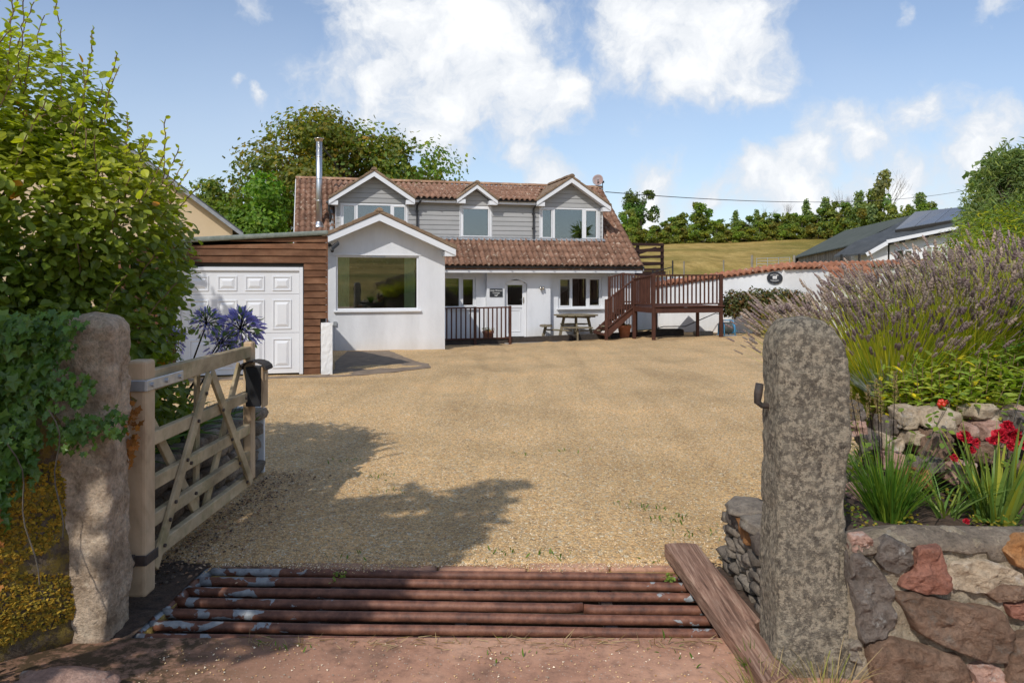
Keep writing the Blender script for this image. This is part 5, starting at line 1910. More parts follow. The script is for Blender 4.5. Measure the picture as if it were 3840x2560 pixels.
# ------------------------------------------------------------------ trees
def tree_parts(seed, h, rx, ry, trunk_h, n, size, mat, tints, lobes=14, crown_lo=.3, droop=0.0, gap=.0, fat=1.0):
    """returns (crown mesh, trunk mesh); origin at the foot"""
    rg = np.random.default_rng(seed)
    rr = random.Random(seed)
    L = []
    for i in range(lobes):
        a = rr.uniform(0, 2 * math.pi)
        zt_ = crown_lo + (1 - crown_lo) * (i + .6) / lobes
        prof = math.sin(math.pi * min(1, max(.08, (zt_ - crown_lo * .75) / (1.04 - crown_lo * .75)))) ** .6
        q = rr.uniform(.2, .80) * prof
        s = rr.uniform(.24, .42) * (.55 + .6 * prof) * fat
        L.append((math.cos(a) * q * rx, math.sin(a) * q * ry, zt_ * h * .93, s * rx, s * ry, s * h * rr.uniform(.26, .38)))
    L = np.array(L)
    # make sure the highest lobe stays below h
    w = L[:, 3] * L[:, 4]
    idx = rg.choice(len(L), n, p=w / w.sum())
    d = rg.normal(size=(n, 3))
    d /= np.linalg.norm(d, axis=1, keepdims=True)
    rad = rg.random(n) ** .28 * (1 + .22 * rg.normal(size=n) * (rg.random(n) > .75))
    P = L[idx, :3] + d * rad[:, None] * L[idx, 3:6]
    P[:, 2] -= droop * (np.hypot(P[:, 0], P[:, 1])) ** 2
    if gap:
        keep = np.array([noise.noise(Vector((p * 3.2 / rx).tolist())) for p in P]) > -gap
        P, d, idx = P[keep], d[keep], idx[keep]
    n = len(P)
    nr = d + rg.normal(0, .55, (n, 3)) + np.array([0, 0, .45])
    V_, F_ = scatter(*CLUSTER, P, frames(nr, rg), rg.uniform(.6, 1.3, n) * size)
    tn = np.asarray(tints)[rg.integers(0, len(tints), n)] * rg.uniform(.75, 1.2, (n, 1))
    lob = rg.uniform(.8, 1.15, (len(L), 3)) * np.array([1.05, 1, .95])
    tn = tn * lob[idx]
    crown = np_mesh('crown', V_, F_, mat, np.repeat(tn, len(CLUSTER[0]), axis=0))
    mb = MB()
    r0 = h * .022
    top = Vector((rr.uniform(-.05, .05) * rx, 0, h * .72))
    mid = Vector((rr.uniform(-.06, .06) * rx, rr.uniform(-.06, .06) * ry, trunk_h))
    mb.tube([(0, 0, -.4), (0, 0, .1), mid, top], [r0 * 1.3, r0, r0 * .75, r0 * .2], 8)
    for i in range(0, len(L), 1):
        c = Vector(L[i, :3])
        st = mid.lerp(top, min(.9, max(0.0, (c.z * .75 - trunk_h) / max(.1, top.z - trunk_h))))
        mb.tube([st, st.lerp(c, .5) + Vector((0, 0, .03 * h)), c], [r0 * .4, r0 * .25, r0 * .08], 5)
    return crown, mb.mesh('trunk', MAT['bark'], True)


def plant_tree(name, parts, loc, rz, sc, label, cat='tree', group=None):
    o = empty(name, loc, rz, label, cat, group)
    o.scale = sc if not isinstance(sc, (int, float)) else (sc, sc, sc)
    link(bpy.data.objects.new('crown', parts[0]), o)
    link(bpy.data.objects.new('trunk', parts[1]), o)
    return o


OLIVE = [(1, 1, 1), (1.2, 1.05, .8), (.75, .85, .8), (1.6, 1.15, .6), (.9, .95, 1)]
DARK = [(.95, 1.05, 1.0), (1.15, 1.2, 1.1), (.8, .92, .9), (1.4, 1.3, .9)]
GREEN = [(1, 1.1, .9), (.8, .95, .9), (1.2, 1.2, .8), (.9, 1.1, 1)]
# the large sycamore behind the cottage and the lower trees at its foot
big = tree_parts(5, 12.4, 6.8, 5.0, 3.2, 42000, .20, MAT['tree'], OLIVE, 44, .2, gap=.24, fat=1.15)
plant_tree('sycamore_tree', big, (-10.2, 46, -.6), .3, (1, 1, 1), 'tall spreading sycamore rising behind the left half of the cottage roof')
t2 = tree_parts(6, 8.2, 3.3, 3.0, 1.4, 13000, .18, MAT['bush'], GREEN, 22, .08, gap=.24, fat=1.2)
plant_tree('maple_tree', t2, (-13.2, 40, -.6), 1.0, (1, 1, .95), 'bright green leafy tree just left of the cottage gable')
t3 = tree_parts(8, 8.5, 3.6, 3.2, 2.0, 13000, .18, MAT['tree'], OLIVE, 24, .16, gap=.24, fat=1.2)
plant_tree('sycamore_tree', t3, (-17.0, 44, -.6), .2, (1, 1, 1.0), 'olive tree with drooping outer twigs left of the tall sycamore')
plant_tree('ash_tree', t2, (-17.5, 43, -.6), 2.0, (.85, .85, .72), 'low pale tree behind the dark verge of the cream house')
t4 = tree_parts(9, 9.8, 4.6, 4, 2.6, 15000, .19, MAT['tree'], OLIVE, 26, .2, gap=.24, fat=1.2)
plant_tree('sycamore_tree', t4, (-5.6, 47, -.6), 1.4, (1, 1, .92), 'rounder olive tree behind the middle of the cottage ridge')

# hedgerow on the hill, tree by tree
low_tints = [(1, 1, 1), (.8, .9, .9), (1.3, 1.1, .7), (.7, .75, .7), (1.5, 1.1, .6)]
hd = [tree_parts(21, 6.2, 2.6, 2.4, .8, 4200, .27, MAT['tree'], DARK, 10, .05, gap=.22),
      tree_parts(22, 7.5, 2.3, 2.2, 1.0, 4200, .27, MAT['bush'], DARK, 10, .06, gap=.22),
      tree_parts(23, 5.2, 2.8, 2.4, .5, 4200, .27, MAT['tree'], OLIVE, 9, .02, gap=.22),
      tree_parts(24, 8.0, 1.7, 1.7, 1.2, 3200, .26, MAT['conifer'], DARK, 12, .08, gap=.22),
      tree_parts(25, 3.6, 2.4, 1.9, .2, 3600, .24, MAT['tree'], low_tints, 12, .0, gap=.25),
      tree_parts(26, 4.2, 2.2, 1.9, .2, 3600, .24, MAT['bush'], DARK, 12, .0, gap=.25)]


def pine(seed, h, r, n, mat=MAT['conifer'], tiers=9, size=.3, lo=.12):
    rg = np.random.default_rng(seed)
    P, N_ = [], []
    for t in range(tiers):
        z0 = h * (lo + (.97 - lo) * t / tiers)
        rr_ = r * (1 - t / tiers) ** .8 + .08 * r
        k = int(6 + 4 * (1 - t / tiers))
        for j in range(k):
            a = rg.uniform(0, 2 * math.pi)
            ln = rr_ * rg.uniform(.65, 1.1)
            m = int(n / tiers / k)
            s = rg.random(m) ** .7
            P.append(np.stack([np.cos(a) * s * ln + rg.normal(0, .08 * r, m), np.sin(a) * s * ln + rg.normal(0, .08 * r, m), z0 + s * ln * .12 + rg.normal(0, .035 * h, m)], 1))
            N_.append(np.tile([np.cos(a) * .5, np.sin(a) * .5, .8], (m, 1)))
    P, N_ = np.concatenate(P), np.concatenate(N_)
    m = len(P)
    V_, F_ = scatter(*CLUSTER, P, frames(N_ + rg.normal(0, .5, (m, 3)), rg), rg.uniform(.6, 1.2, m) * size)
    tn = np.asarray(DARK)[rg.integers(0, 4, m)] * rg.uniform(.8, 1.2, (m, 1))
    crown = np_mesh('crown', V_, F_, mat, np.repeat(tn, len(CLUSTER[0]), axis=0))
    mb = MB().tube([(0, 0, -.4), (0, 0, h * .5), (0, 0, h * .97)], [h * .02, h * .012, h * .003], 7)
    return crown, mb.mesh('trunk', MAT['bark'], True)


pn = [pine(31, 8.5, 2.4, 2600), pine(32, 6.5, 1.9, 2000)]


def bare_tree(seed, h, spread):
    rr = random.Random(seed)
    mb = MB()

    def grow(p, d, ln, r, lev):
        q = p + d * ln
        mb.tube([p, (p + q) / 2 + Vector((rr.uniform(-.04, .04) * ln, 0, 0)), q], [r, r * .8, r * .55], 5, caps=False)
        if lev == 0:
            return
        for _ in range(rr.choice((3, 3, 4))):
            nd_ = (d + Vector((rr.gauss(0, .45) * spread, rr.gauss(0, .45) * spread, rr.uniform(0, .35)))).normalized()
            grow(p.lerp(q, rr.uniform(.55, 1)), nd_, ln * rr.uniform(.55, .8), r * .5, lev - 1)
    grow(Vector((0, 0, -.3)), Vector((0, 0, 1)), h * .42, h * .012, 4)
    return mb.mesh('branches', MAT['grey_twig'])


bares = [bare_tree(41, 7, .8), bare_tree(42, 8, .6)]


def at(b, d):           # b: tangent of the bearing along the hedgerow, d: distance north
    return b * d



row = [  # bearing, distance, kind, scale, z-scale
    (0.1483, 150, 'h1', 1.0, .95), (0.1568, 152, 'h0', 1.15, 1.0), (0.1932, 155, 'h2', 1.1, .75), (0.2114, 150, 'h2', 1.2, .85), (0.2250, 148, 'h0', 1.15, .85), (0.2477, 146, 'h1', 1.35, .80),
    (0.2682, 150, 'h2', 1.1, .8), (0.2818, 148, 'h0', .9, .7), (0.2920, 150, 'p1', 1.0, .95), (0.3045, 146, 'h2', 1.15, .85), (0.3193, 150, 'p1', .95, 1.0), (0.3318, 148, 'h0', 1.05, .85), (0.3443, 150, 'h2', 1.1, .9),
    (0.3580, 146, 'h0', 1.0, .85), (0.3705, 150, 'h2', 1.1, .9), (0.3841, 146, 'p1', 1.0, 1.2), (0.3989, 140, 'h2', 1.2, .95), (0.4091, 140, 'p0', .95, 1.0), (0.4227, 138, 'h0', 1.15, 1.0), (0.4386, 134, 'h2', 1.25, 1.05),
    (0.4540, 130, 'p0', 1.0, 1.05), (0.4682, 126, 'h0', 1.25, 1.15), (0.4852, 122, 'h3', 1.3, 1.2), (0.4966, 118, 'h0', 1.1, .95), (0.5148, 110, 'h0', 1.05, .95), (0.5318, 106, 'p0', .95, 1.0), (0.5477, 104, 'h1', .95, .95), (0.5676, 100, 'h0', 1.0, .9)]
row += [(.1415 + i * .01392, 143 - max(0, i - 18) * 3.0, ('h4', 'h5')[i % 2], .8 + .25 * ((i * 7) % 5) / 4, .8 + .3 * ((i * 3) % 4) / 3) for i in range(30)]
words = {'h0': 'dark rounded hawthorn', 'h1': 'broad dark green oak', 'h2': 'low bushy hazel', 'h3': 'narrow ivy-clad tree', 'p0': 'pointed dark pine', 'p1': 'small spiky conifer', 'h4': 'low olive thorn bush', 'h5': 'low dark green bramble bush'}
names = {'h0': 'hawthorn_tree', 'h1': 'oak_tree', 'h2': 'hazel_tree', 'h3': 'ivy_tree', 'p0': 'pine_tree', 'p1': 'conifer_tree', 'h4': 'thorn_bush', 'h5': 'bramble_bush'}
ordw = ['first', 'second', 'third', 'fourth', 'fifth', 'sixth', 'seventh', 'eighth', 'ninth', 'tenth', 'eleventh', 'twelfth', 'thirteenth', 'fourteenth', 'fifteenth']
cnt = {}
for i, (be, d_, kd, s, zs) in enumerate(row):
    x = at(be, d_)
    src = hd[int(kd[1])] if kd[0] == 'h' else pn[int(kd[1])]
    cnt[kd] = cnt.get(kd, 0) + 1
    plant_tree(names[kd], src, (x, d_, terrain(x, d_) - .2), i * 1.7, (s, s, s * zs),
               '%s in the hilltop hedgerow, %s of its kind from the cottage' % (words[kd], ordw[cnt[kd] - 1]), 'tree', 'trees of the hilltop hedgerow')
# the tall oak with a broken outline standing above the hedge
oak = tree_parts(51, 11.2, 4.0, 3.6, 4.0, 5200, .33, MAT['bush'], [(.6, .75, .8), (.75, .85, .85), (.5, .62, .7)], 11, .40, gap=.12)
x = at(0.1699, 158)
plant_tree('oak_tree', oak, (x, 158, terrain(x, 158) - .3), .4, (1.0, 1.0, 1.02), 'tall dark oak standing above the hedge right of the cottage roof')
for i, (be, d_, k, s, lab) in enumerate(((0.3307, 152, 0, 1.05, 'small leafless tree between the conifers of the hilltop hedge'), (0.3551, 152, 1, 1.05, 'slim leafless tree above the middle of the hilltop hedge'),
                                       (0.4284, 142, 0, 1.35, 'wide leafless tree above the right part of the hilltop hedge'), (0.4426, 140, 1, 1.2, 'upright leafless tree just left of the tall bare crown'), (0.4886, 124, 0, 1.75, 'tall leafless tree with a rounded crown above the barn'))):
    x = at(be, d_)
    o = inst('bare_tree', bares[k], None, (x, d_, terrain(x, d_) - .2), (0, 0, i * 1.3), s)
    tag(o, lab, 'tree', 'leafless trees of the hilltop hedge')

# conifers and hedge beyond the lavender
def soft_conifer(seed, h, rx, ry, n, size):
    rg = np.random.default_rng(seed)
    k = 46
    L = []
    for i in range(k):
        a = rg.uniform(0, 2 * math.pi)
        t = rg.random() ** .9
        q = rg.uniform(.45, 1.0) * (1 - t * .82)
        L.append((math.cos(a) * q * rx, math.sin(a) * q * ry, h * (.08 + .86 * t), rx * .30 * (1 - .45 * t), ry * .3 * (1 - .45 * t), h * .085))
    for i in range(26):          # upright leaders give the ragged outline
        a, q = rg.uniform(0, 2 * math.pi), rg.uniform(.1, .85)
        L.append((math.cos(a) * q * rx, math.sin(a) * q * ry, h * (.98 - .62 * q + rg.uniform(-.04, .08)), rx * .08, ry * .08, h * .10))
    k = len(L)
    L = np.array(L)
    idx = rg.integers(0, k, n)
    d_ = rg.normal(size=(n, 3))
    d_ /= np.linalg.norm(d_, axis=1, keepdims=True)
    P = L[idx, :3] + d_ * (rg.random(n) ** .35)[:, None] * L[idx, 3:6]
    out = np.stack([P[:, 0] / rx, P[:, 1] / ry, np.full(n, .7)], 1)
    rot_ = frames(rg.normal(size=(n, 3)), rg)
    rot2 = frames(np.cross(out, rg.normal(size=(n, 3))) + 1e-3, rg, (None, 0)) if False else rot_
    V_, F_ = scatter(*LEAF_LANCE, P, rot_, rg.uniform(.7, 1.4, n) * size)
    tn = np.array([(1, 1, 1), (.7, .8, .8), (1.35, 1.25, .9), (.85, 1, .8)])[rg.integers(0, 4, n)] * rg.uniform(.7, 1.2, (n, 1)) * (rg.uniform(.75, 1.2, (k, 1)))[idx]
    crown = np_mesh('crown', V_, F_, MAT['conifer'], np.repeat(tn, 7, axis=0))
    mb = MB().tube([(0, 0, -.3), (0, 0, h * .9)], [.12, .03], 8)
    for i in range(k):
        mb.tube([(0, 0, L[i, 2] * .8), tuple(L[i, :3])], [.03, .01], 4)
    return crown, mb.mesh('trunk', MAT['bark'], True)


sc1 = soft_conifer(61, 5.2, 2.3, 2.2, 15000, .15)
plant_tree('juniper_tree', sc1, (13.3, 20.5, -.1), 0, (1, 1, 1.02), 'feathery green conifer with a pointed top beyond the bright hedge')
plant_tree('juniper_tree', sc1, (15.6, 21.5, -.1), 2.1, (1.15, 1.15, 1.06), 'broader feathery conifer at the right edge of the photo')
pd = pine(63, 6.4, 2.0, 5000, size=.26)
plant_tree('cypress_tree', pd, (16.4, 25.5, 0), .5, (1.1, 1.1, .97), 'darker conifer top showing behind the two feathery conifers')


def leafy_block(seed, boxes, n, size, mat, tints, tmpl=LEAF_OVAL, up=.5, name='foliage', jitter=.35, shell=.35):
    """leaves through the outer shell of several ellipsoids (cx, cy, cz, rx, ry, rz)"""
    rg = np.random.default_rng(seed)
    B = np.array(boxes, float)
    w = B[:, 3] * B[:, 4] + B[:, 3] * B[:, 5] + B[:, 4] * B[:, 5]
    idx = rg.choice(len(B), n, p=w / w.sum())
    d_ = rg.normal(size=(n, 3))
    d_ /= np.linalg.norm(d_, axis=1, keepdims=True)
    rad = 1 - shell * rg.random(n) ** 1.6 + .05 * rg.normal(size=n)
    P = B[idx, :3] + d_ * rad[:, None] * B[idx, 3:6]
    nr = d_ * .7 + np.array([0, 0, up]) + rg.normal(0, jitter, (n, 3))
    V_, F_ = scatter(*tmpl, P, frames(nr, rg), rg.uniform(.65, 1.3, n) * size)
    tn = np.asarray(tints)[rg.integers(0, len(tints), n)] * rg.uniform(.75, 1.2, (n, 1))
    return np_mesh(name, V_, F_, mat, np.repeat(tn, len(tmpl[0]), axis=0))


hb = [(6.2, 9.6, 1.65, 1.0, .8, .95), (6.9, 9.8, 1.8, 1.2, .9, 1.05), (7.9, 9.9, 1.9, 1.3, .9, 1.15), (8.9, 10, 1.9, 1.3, 1, 1.2)]
o = link(bpy.data.objects.new('conifer_hedge', leafy_block(71, hb, 26000, .075, MAT['hedge'], [(1, 1, 1), (1.25, 1.15, .8), (.75, .9, .9), (1.7, 1.2, .5)], LEAF_LANCE, .6)))
tag(o, 'bright yellow-green conifer hedge behind the lavender', 'hedge')
# spiky cordyline at the edge of the picture
rg = np.random.default_rng(73)
n = 90
dd = rg.normal(size=(n, 3)) + np.array([0, 0, .3])
dd /= np.linalg.norm(dd, axis=1, keepdims=True)
rot = frames(np.cross(dd, rg.normal(size=(n, 3))), rg)
rot[:, :, 1] = dd
rot[:, :, 2] = np.cross(rot[:, :, 0], dd)
V, F = scatter(*LEAF_LANCE, np.tile([11.0, 15.4, 4.3], (n, 1)) + rg.normal(0, .05, (n, 3)), rot, rg.uniform(.6, .9, n))
cp = empty('cordyline', (11.0, 15.4, 0), 0, 'spiky cordyline crown at the upper right edge', 'plant')
o = link(bpy.data.objects.new('crown', np_mesh('crown', V, F, MAT['conifer'], np.repeat(rg.uniform(.8, 1.4, (n, 1)) * np.ones(3), 7, axis=0))), cp)
o.location = (-11.0, -15.4, 0)
MB().tube([(0, 0, -.2), (0, 0, 4.2)], [.1, .06], 8).build('trunk', MAT['bark'], cp, True)

# ------------------------------------------------------------------ barn and white annexe on the right
barn = empty('barn', (0, 0, 0), 0, 'long timber barn with a dark corrugated roof below the hill', 'barn')
b0, b1 = Vector((22.2, 60, 0)), Vector((15.9, 34.6, 0))
bd_ = (b1 - b0).normalized()
bn_ = Vector((-bd_.y, bd_.x, 0))
if bn_.x < 0:
    bn_ = -bn_
EZ, RZ = 3.42, 5.40
ln = 24.4
b1 = b0 + bd_ * ln
# roof sheets, corrugated
vs, fs = [], []
k = int(ln / .28) * 4
for i in range(k + 1):
    s = ln * i / k
    w = .055 * math.sin(i * math.pi / 2)
    a = b0 + bd_ * s - bn_ * .25
    r_ = (b0 + bn_ * 3.6).lerp(Vector((19.5, 37.2, 0)), s / ln)
    rz_ = RZ + (4.78 - RZ) * s / ln
    e = r_ + bn_ * 3.4
    vs += [(a.x, a.y, EZ - .12 + w), (r_.x, r_.y, rz_ + w), (e.x, e.y, EZ - .1 + w)]
fs = [(3 * i + j, 3 * i + 3 + j, 3 * i + 4 + j, 3 * i + 1 + j) for i in range(k) for j in (0, 1)]
o = raw(MB().add(vs, fs), 'roof', MAT['barn_roof'], barn)
for i in range(int(ln / .22)):          # weathered vertical boards, one by one
    a, b = b0 + bd_ * (i * .22 + .008), b0 + bd_ * (i * .22 + .212)
    off = bn_ * R.uniform(0, .02)
    MB().hexa([(p.x, p.y, -.5) for p in (a + off, b + off, b + bn_ * .04, a + bn_ * .04)] + [(p.x, p.y, EZ - .1) for p in (a + off, b + off, b + bn_ * .04, a + bn_ * .04)]).build('wall_board', MAT['barn_board'], barn)
q = b0 + bn_ * 7.4
MB().add([(b0.x, b0.y, -.5), (q.x, q.y, -.5), (q.x, q.y, EZ), (b0.x + bn_.x * 3.7, b0.y + bn_.y * 3.7, RZ - .1), (b0.x, b0.y, EZ - .1)], [(0, 1, 2, 3, 4)]).build('gable_end', MAT['barn_board'], barn)
a = b0 + bd_ * 1.5 - bn_ * .03
MB().box(a.x - .12, a.x + .12, a.y - .1, a.y + .1, -.5, EZ - .15).build('post', MAT['dark'], barn)

annexe = empty('annexe', (0, 0, 0), 0, 'white single storey annexe with slate roof and solar panels beyond the lavender', 'house')
AF0, AF1, AB0, AB1 = Vector((16.6, 34.0, 3.36)), Vector((19.9, 33.3, 4.06)), Vector((19.3, 36.6, 4.76)), Vector((22.46, 36.0, 5.05))


def ar(s_, t_, up=0.0):          # point on the annexe roof: along the front verge, then back up the slope
    return AF0.lerp(AF1, s_).lerp(AB0.lerp(AB1, s_), t_) + Vector((0, 0, up))


def aw(s_, z_, off=0.0):         # point on the front wall
    p_ = AF0.lerp(AF1, s_)
    return Vector((p_.x + .35 + off * .2, p_.y + .4 - off, z_))


MB().add([aw(0, -.5), aw(1, -.5), aw(1, 4.0), aw(0, 3.3)], [(0, 1, 2, 3)]).build('front_wall', MAT['rough_render'], annexe)
MB().add([aw(0, -.5), aw(0, 3.3), AB0 - Vector((0, 0, .1)), Vector((AB0.x, AB0.y, -.5))], [(0, 1, 2, 3)]).build('side_wall', MAT['rough_render'], annexe)
MB().hexa([ar(0, 0, -.04), ar(1, 0, -.04), ar(1, 1, -.04), ar(0, 1, -.04), ar(0, 0, .06), ar(1, 0, .06), ar(1, 1, .06), ar(0, 1, .06)]).build('roof', MAT['slate'], annexe)
MB().obox(ar(0, 0, .0) + Vector((0, -.04, 0)), ar(1, 0, .0) + Vector((0, -.04, 0)), .06, .15).build('barge_board', MAT['upvc'], annexe)
for i in range(7):
    p = ar(.08 + i * .14, 0, -.13)
    MB().obox(p, p + Vector((0, .36, 0)), .1, .1).build('rafter_end', MAT['dark'], annexe)
for i in range(4):        # solar panels
    q0, q1 = .0 + i * .25, .0 + (i + 1) * .25 - .006
    c = [(q0, .30), (q1, .30), (q1, .97), (q0, .97)]
    MB().hexa([ar(x_, y_, .14) for x_, y_ in c] + [ar(x_, y_, .19) for x_, y_ in c]).build('solar_panel', MAT['solar'], annexe)
MB().obox(ar(.0, .29, .09), ar(.99, .29, .09), .05, .14).build('panel_rail', MAT['dark'], annexe)
for s0, s1, z0, z1 in ((.06, .28, 2.25, 3.05), (.42, .60, 2.2, 3.2)):
    fr_ = MB()
    for t0, t1, y0, y1 in ((0, 1, z0, z0 + .08), (0, 1, z1 - .08, z1), (0, .1, z0 + .08, z1 - .08), (.9, 1, z0 + .08, z1 - .08), (.46, .54, z0 + .08, z1 - .08)):
        a_, b_ = s0 + (s1 - s0) * t0, s0 + (s1 - s0) * t1
        fr_.hexa([aw(a_, y0, .07), aw(b_, y0, .07), aw(b_, y0, .005), aw(a_, y0, .005), aw(a_, y1, .07), aw(b_, y1, .07), aw(b_, y1, .005), aw(a_, y1, .005)])
    w = fr_.build('window', MAT['upvc'], annexe)
    a_, b_ = s0 + (s1 - s0) * .05, s0 + (s1 - s0) * .95
    MB().add([aw(a_, z0 + .05, .04), aw(b_, z0 + .05, .04), aw(b_, z1 - .05, .04), aw(a_, z1 - .05, .04)], [(0, 1, 2, 3)]).build('pane', MAT['glass'], w)
    MB().add([aw(a_, z0 + .05, .02), aw(b_, z0 + .05, .02), aw(b_, z1 - .05, .02), aw(a_, z1 - .05, .02)], [(0, 1, 2, 3)]).build('blind', MAT['interior'], w)
# slate lean-to roof in front with its white barge
lo0, lo1, hi1, hi0 = Vector((14.9, 35.5, 2.70)), Vector((15.8, 34.2, 2.79)), Vector((16.62, 34.0, 3.30)), Vector((15.95, 35.6, 3.37))
top0, top1 = Vector((17.3, 35.9, 3.84)), Vector((19.25, 36.62, 4.72))
TH = Vector((0, 0, .08))
for q in ((lo0, lo1, hi1, hi0), (hi0, hi1, top1, top0)):
    MB().hexa(list(q) + [p + TH for p in q]).build('lean_to_roof', MAT['slate'], annexe)
MB().obox(lo1 + Vector((-.02, -.08, 0)), hi1 + Vector((-.02, -.08, 0)), .07, .17).build('barge_board', MAT['upvc'], annexe)
q = (lo0 + Vector((.9, .2, 0)), lo1 + Vector((.25, .1, 0)), hi1 + Vector((.2, .3, 0)), hi0 + Vector((.6, .3, 0)))
MB().hexa([(p.x, p.y, -.5) for p in q] + [(p.x, p.y, z_) for p, z_ in zip(q, (2.85, 2.85, 3.3, 3.4))]).build('lean_to_wall', MAT['rough_render'], annexe)
for p in (lo0.lerp(lo1, .25), lo0.lerp(lo1, .8)):
    MB().box(p.x - .04, p.x + .04, p.y - .04, p.y + .04, -.5, 2.83).build('post', MAT['dark'], annexe)

# ------------------------------------------------------------------ neighbour on the left
nb_ = empty('cream_house', (-16.2, 30, 0), .42, 'cream rendered house with a dark grey verge half hidden by the hedge', 'house')
ap = (-1.2, 8.6)
MB().prism([(-6.5, -.8), (4.95, -.8), (4.95, 3.78), (ap[0], ap[1] - .06), (-6.5, 4.4)], 0, 8, 'y').build('wall', MAT['cream'], nb_)
for (x0, z0), (x1, z1) in ((ap, (5.35, 3.55)), (ap, (-7, 4.1))):
    mb = MB()
    mb.prism([(x0, z0), (x1, z1), (x1, z1 + .12), (x0, z0 + .13)], -.35, 8.3, 'y')
    mb.build('roof', MAT['slate'], nb_)
    mb = MB()
    mb.prism([(x0, z0 - .12), (x1, z1 - .12), (x1, z1 + .05), (x0, z0 + .05)], -.42, -.355, 'y')
    mb.build('verge_board', MAT['lead'], nb_)

# ------------------------------------------------------------------ field gate and posts beyond the wall
fgt = empty('field_gate', (0, 0, 0), 0, 'galvanised metal field gate between posts at the bottom of the field', 'gate')
f0, f1 = Vector((13.6, 41.5, 0)), Vector((16.0, 44.0, 0))
f0, f1 = Vector((at(0.3193, 44), 44, 0)), Vector((at(0.3625, 44), 44, 0))
zb = 2.22
for j, zz in enumerate((0, .18, .34, .50, .66)):
    MB().tube([(f0.x, f0.y, zb + zz), (f1.x, f1.y, zb + zz + .06)], .016, 6).build('bar', MAT['galv'], fgt)
for t in (0, .33, .66, 1):
    p = f0.lerp(f1, t)
    MB().tube([(p.x, p.y, zb - .3), (p.x, p.y, zb + .69 + .06 * t)], .016, 6).build('upright', MAT['galv'], fgt)
for be, d_, h, lab in ((0.3131, 43.8, 1.0, 'stout weathered gatepost left of the metal field gate'), (0.3682, 44, 1.0, 'stout weathered gatepost right of the metal field gate'),
                       (0.2761, 45, .75, 'thin pale fence post in the field left of the gate'), (0.2244, 46, .7, 'thin pale fence post in the field beside the balcony')):
    x = at(be, d_)
    zg = terrain(x, d_)
    zz = max(zg, zb - .5)
    o = MB().tube([(x, d_, zg - .3), (x, d_, zz + h + .35)], .07 if 'stout' in lab else .045, 7).build('fence_post', MAT['weathered'])
    tag(o, lab, 'fence post', 'posts at the bottom of the field')


# ------------------------------------------------------------------ cattle grid
grid = empty('cattle_grid', (-.31, 4.12, 0), math.radians(-1.8), 'rusty steel pipe cattle grid set in the entrance', 'cattle grid')
for i in range(7):
    y = -.43 + i * .1425
    n_ = 40
    sag = R.uniform(-.006, .006)
    pts = [(-1.52 + 3.04 * k / n_, y + .003 * math.sin(k * .3 + i), -.036 + sag * math.sin(math.pi * k / n_)) for k in range(n_ + 1)]
    if i == 3:      # broken bar: two lengths that no longer meet
        MB().tube([p for p in pts if p[0] < .66] + [(.69, pts[20][1], -.036)], .026, 14).build('pipe', MAT['pipe'], grid, True)
        MB().tube([(.694, pts[20][1] + .004, -.046)] + [(p[0], p[1], p[2] - .008) for p in pts if p[0] > .72], .026, 14).build('pipe', MAT['pipe'], grid, True)
    else:
        MB().tube(pts, .026, 14).build('pipe', MAT['pipe'], grid, True)
for x in (-1.53, 1.52):
    MB().tube([(x, -.5, -.05), (x, .49, -.05)], .034, 12).build('side_bar', MAT['pipe'], grid, True)
for x in (-.75, .02, .8):
    MB().box(x, x + .06, -.45, .45, -.15, -.072).build('bearer', MAT['iron'], grid)
# weeds in the pit
n = 420
rg = np.random.default_rng(81)
P = np.stack([rg.normal(.15, .45, n), rg.uniform(3.85, 4.3, n), np.full(n, -.40) + rg.random(n) * .16], 1)
V, F = scatter(*LEAF_OVAL, P, frames(np.stack([rg.normal(0, .6, n), rg.normal(0, .6, n), np.ones(n)], 1), rg), rg.uniform(.03, .07, n))
tag(link(bpy.data.objects.new('pit_weeds', np_mesh('pit_weeds', V, F, MAT['bush'], np.repeat(rg.uniform(.9, 1.6, (n, 1)) * np.ones(3), 9, axis=0)))), 'green weeds growing in the pit under the cattle grid bars', 'weeds', kind='stuff')
n = 26
for cx, cy, lab in ((.90, 4.42, 'small green seedling beside the right end of the farthest grid bar'), (-1.0, 4.44, 'small green seedling beside the left part of the farthest grid bar')):
    P = np.stack([rg.normal(cx, .03, n), rg.normal(cy, .015, n), np.full(n, -.03) + rg.random(n) * .05], 1)
    V, F = scatter(*LEAF_OVAL, P, frames(np.stack([rg.normal(0, .6, n), rg.normal(0, .6, n), np.ones(n)], 1), rg), rg.uniform(.018, .035, n))
    tag(link(bpy.data.objects.new('seedling', np_mesh('seedling', V, F, MAT['bush'], np.repeat(rg.uniform(1, 1.6, (n, 1)) * np.ones(3), 9, axis=0)))), lab, 'plant', 'seedlings in the cattle grid')

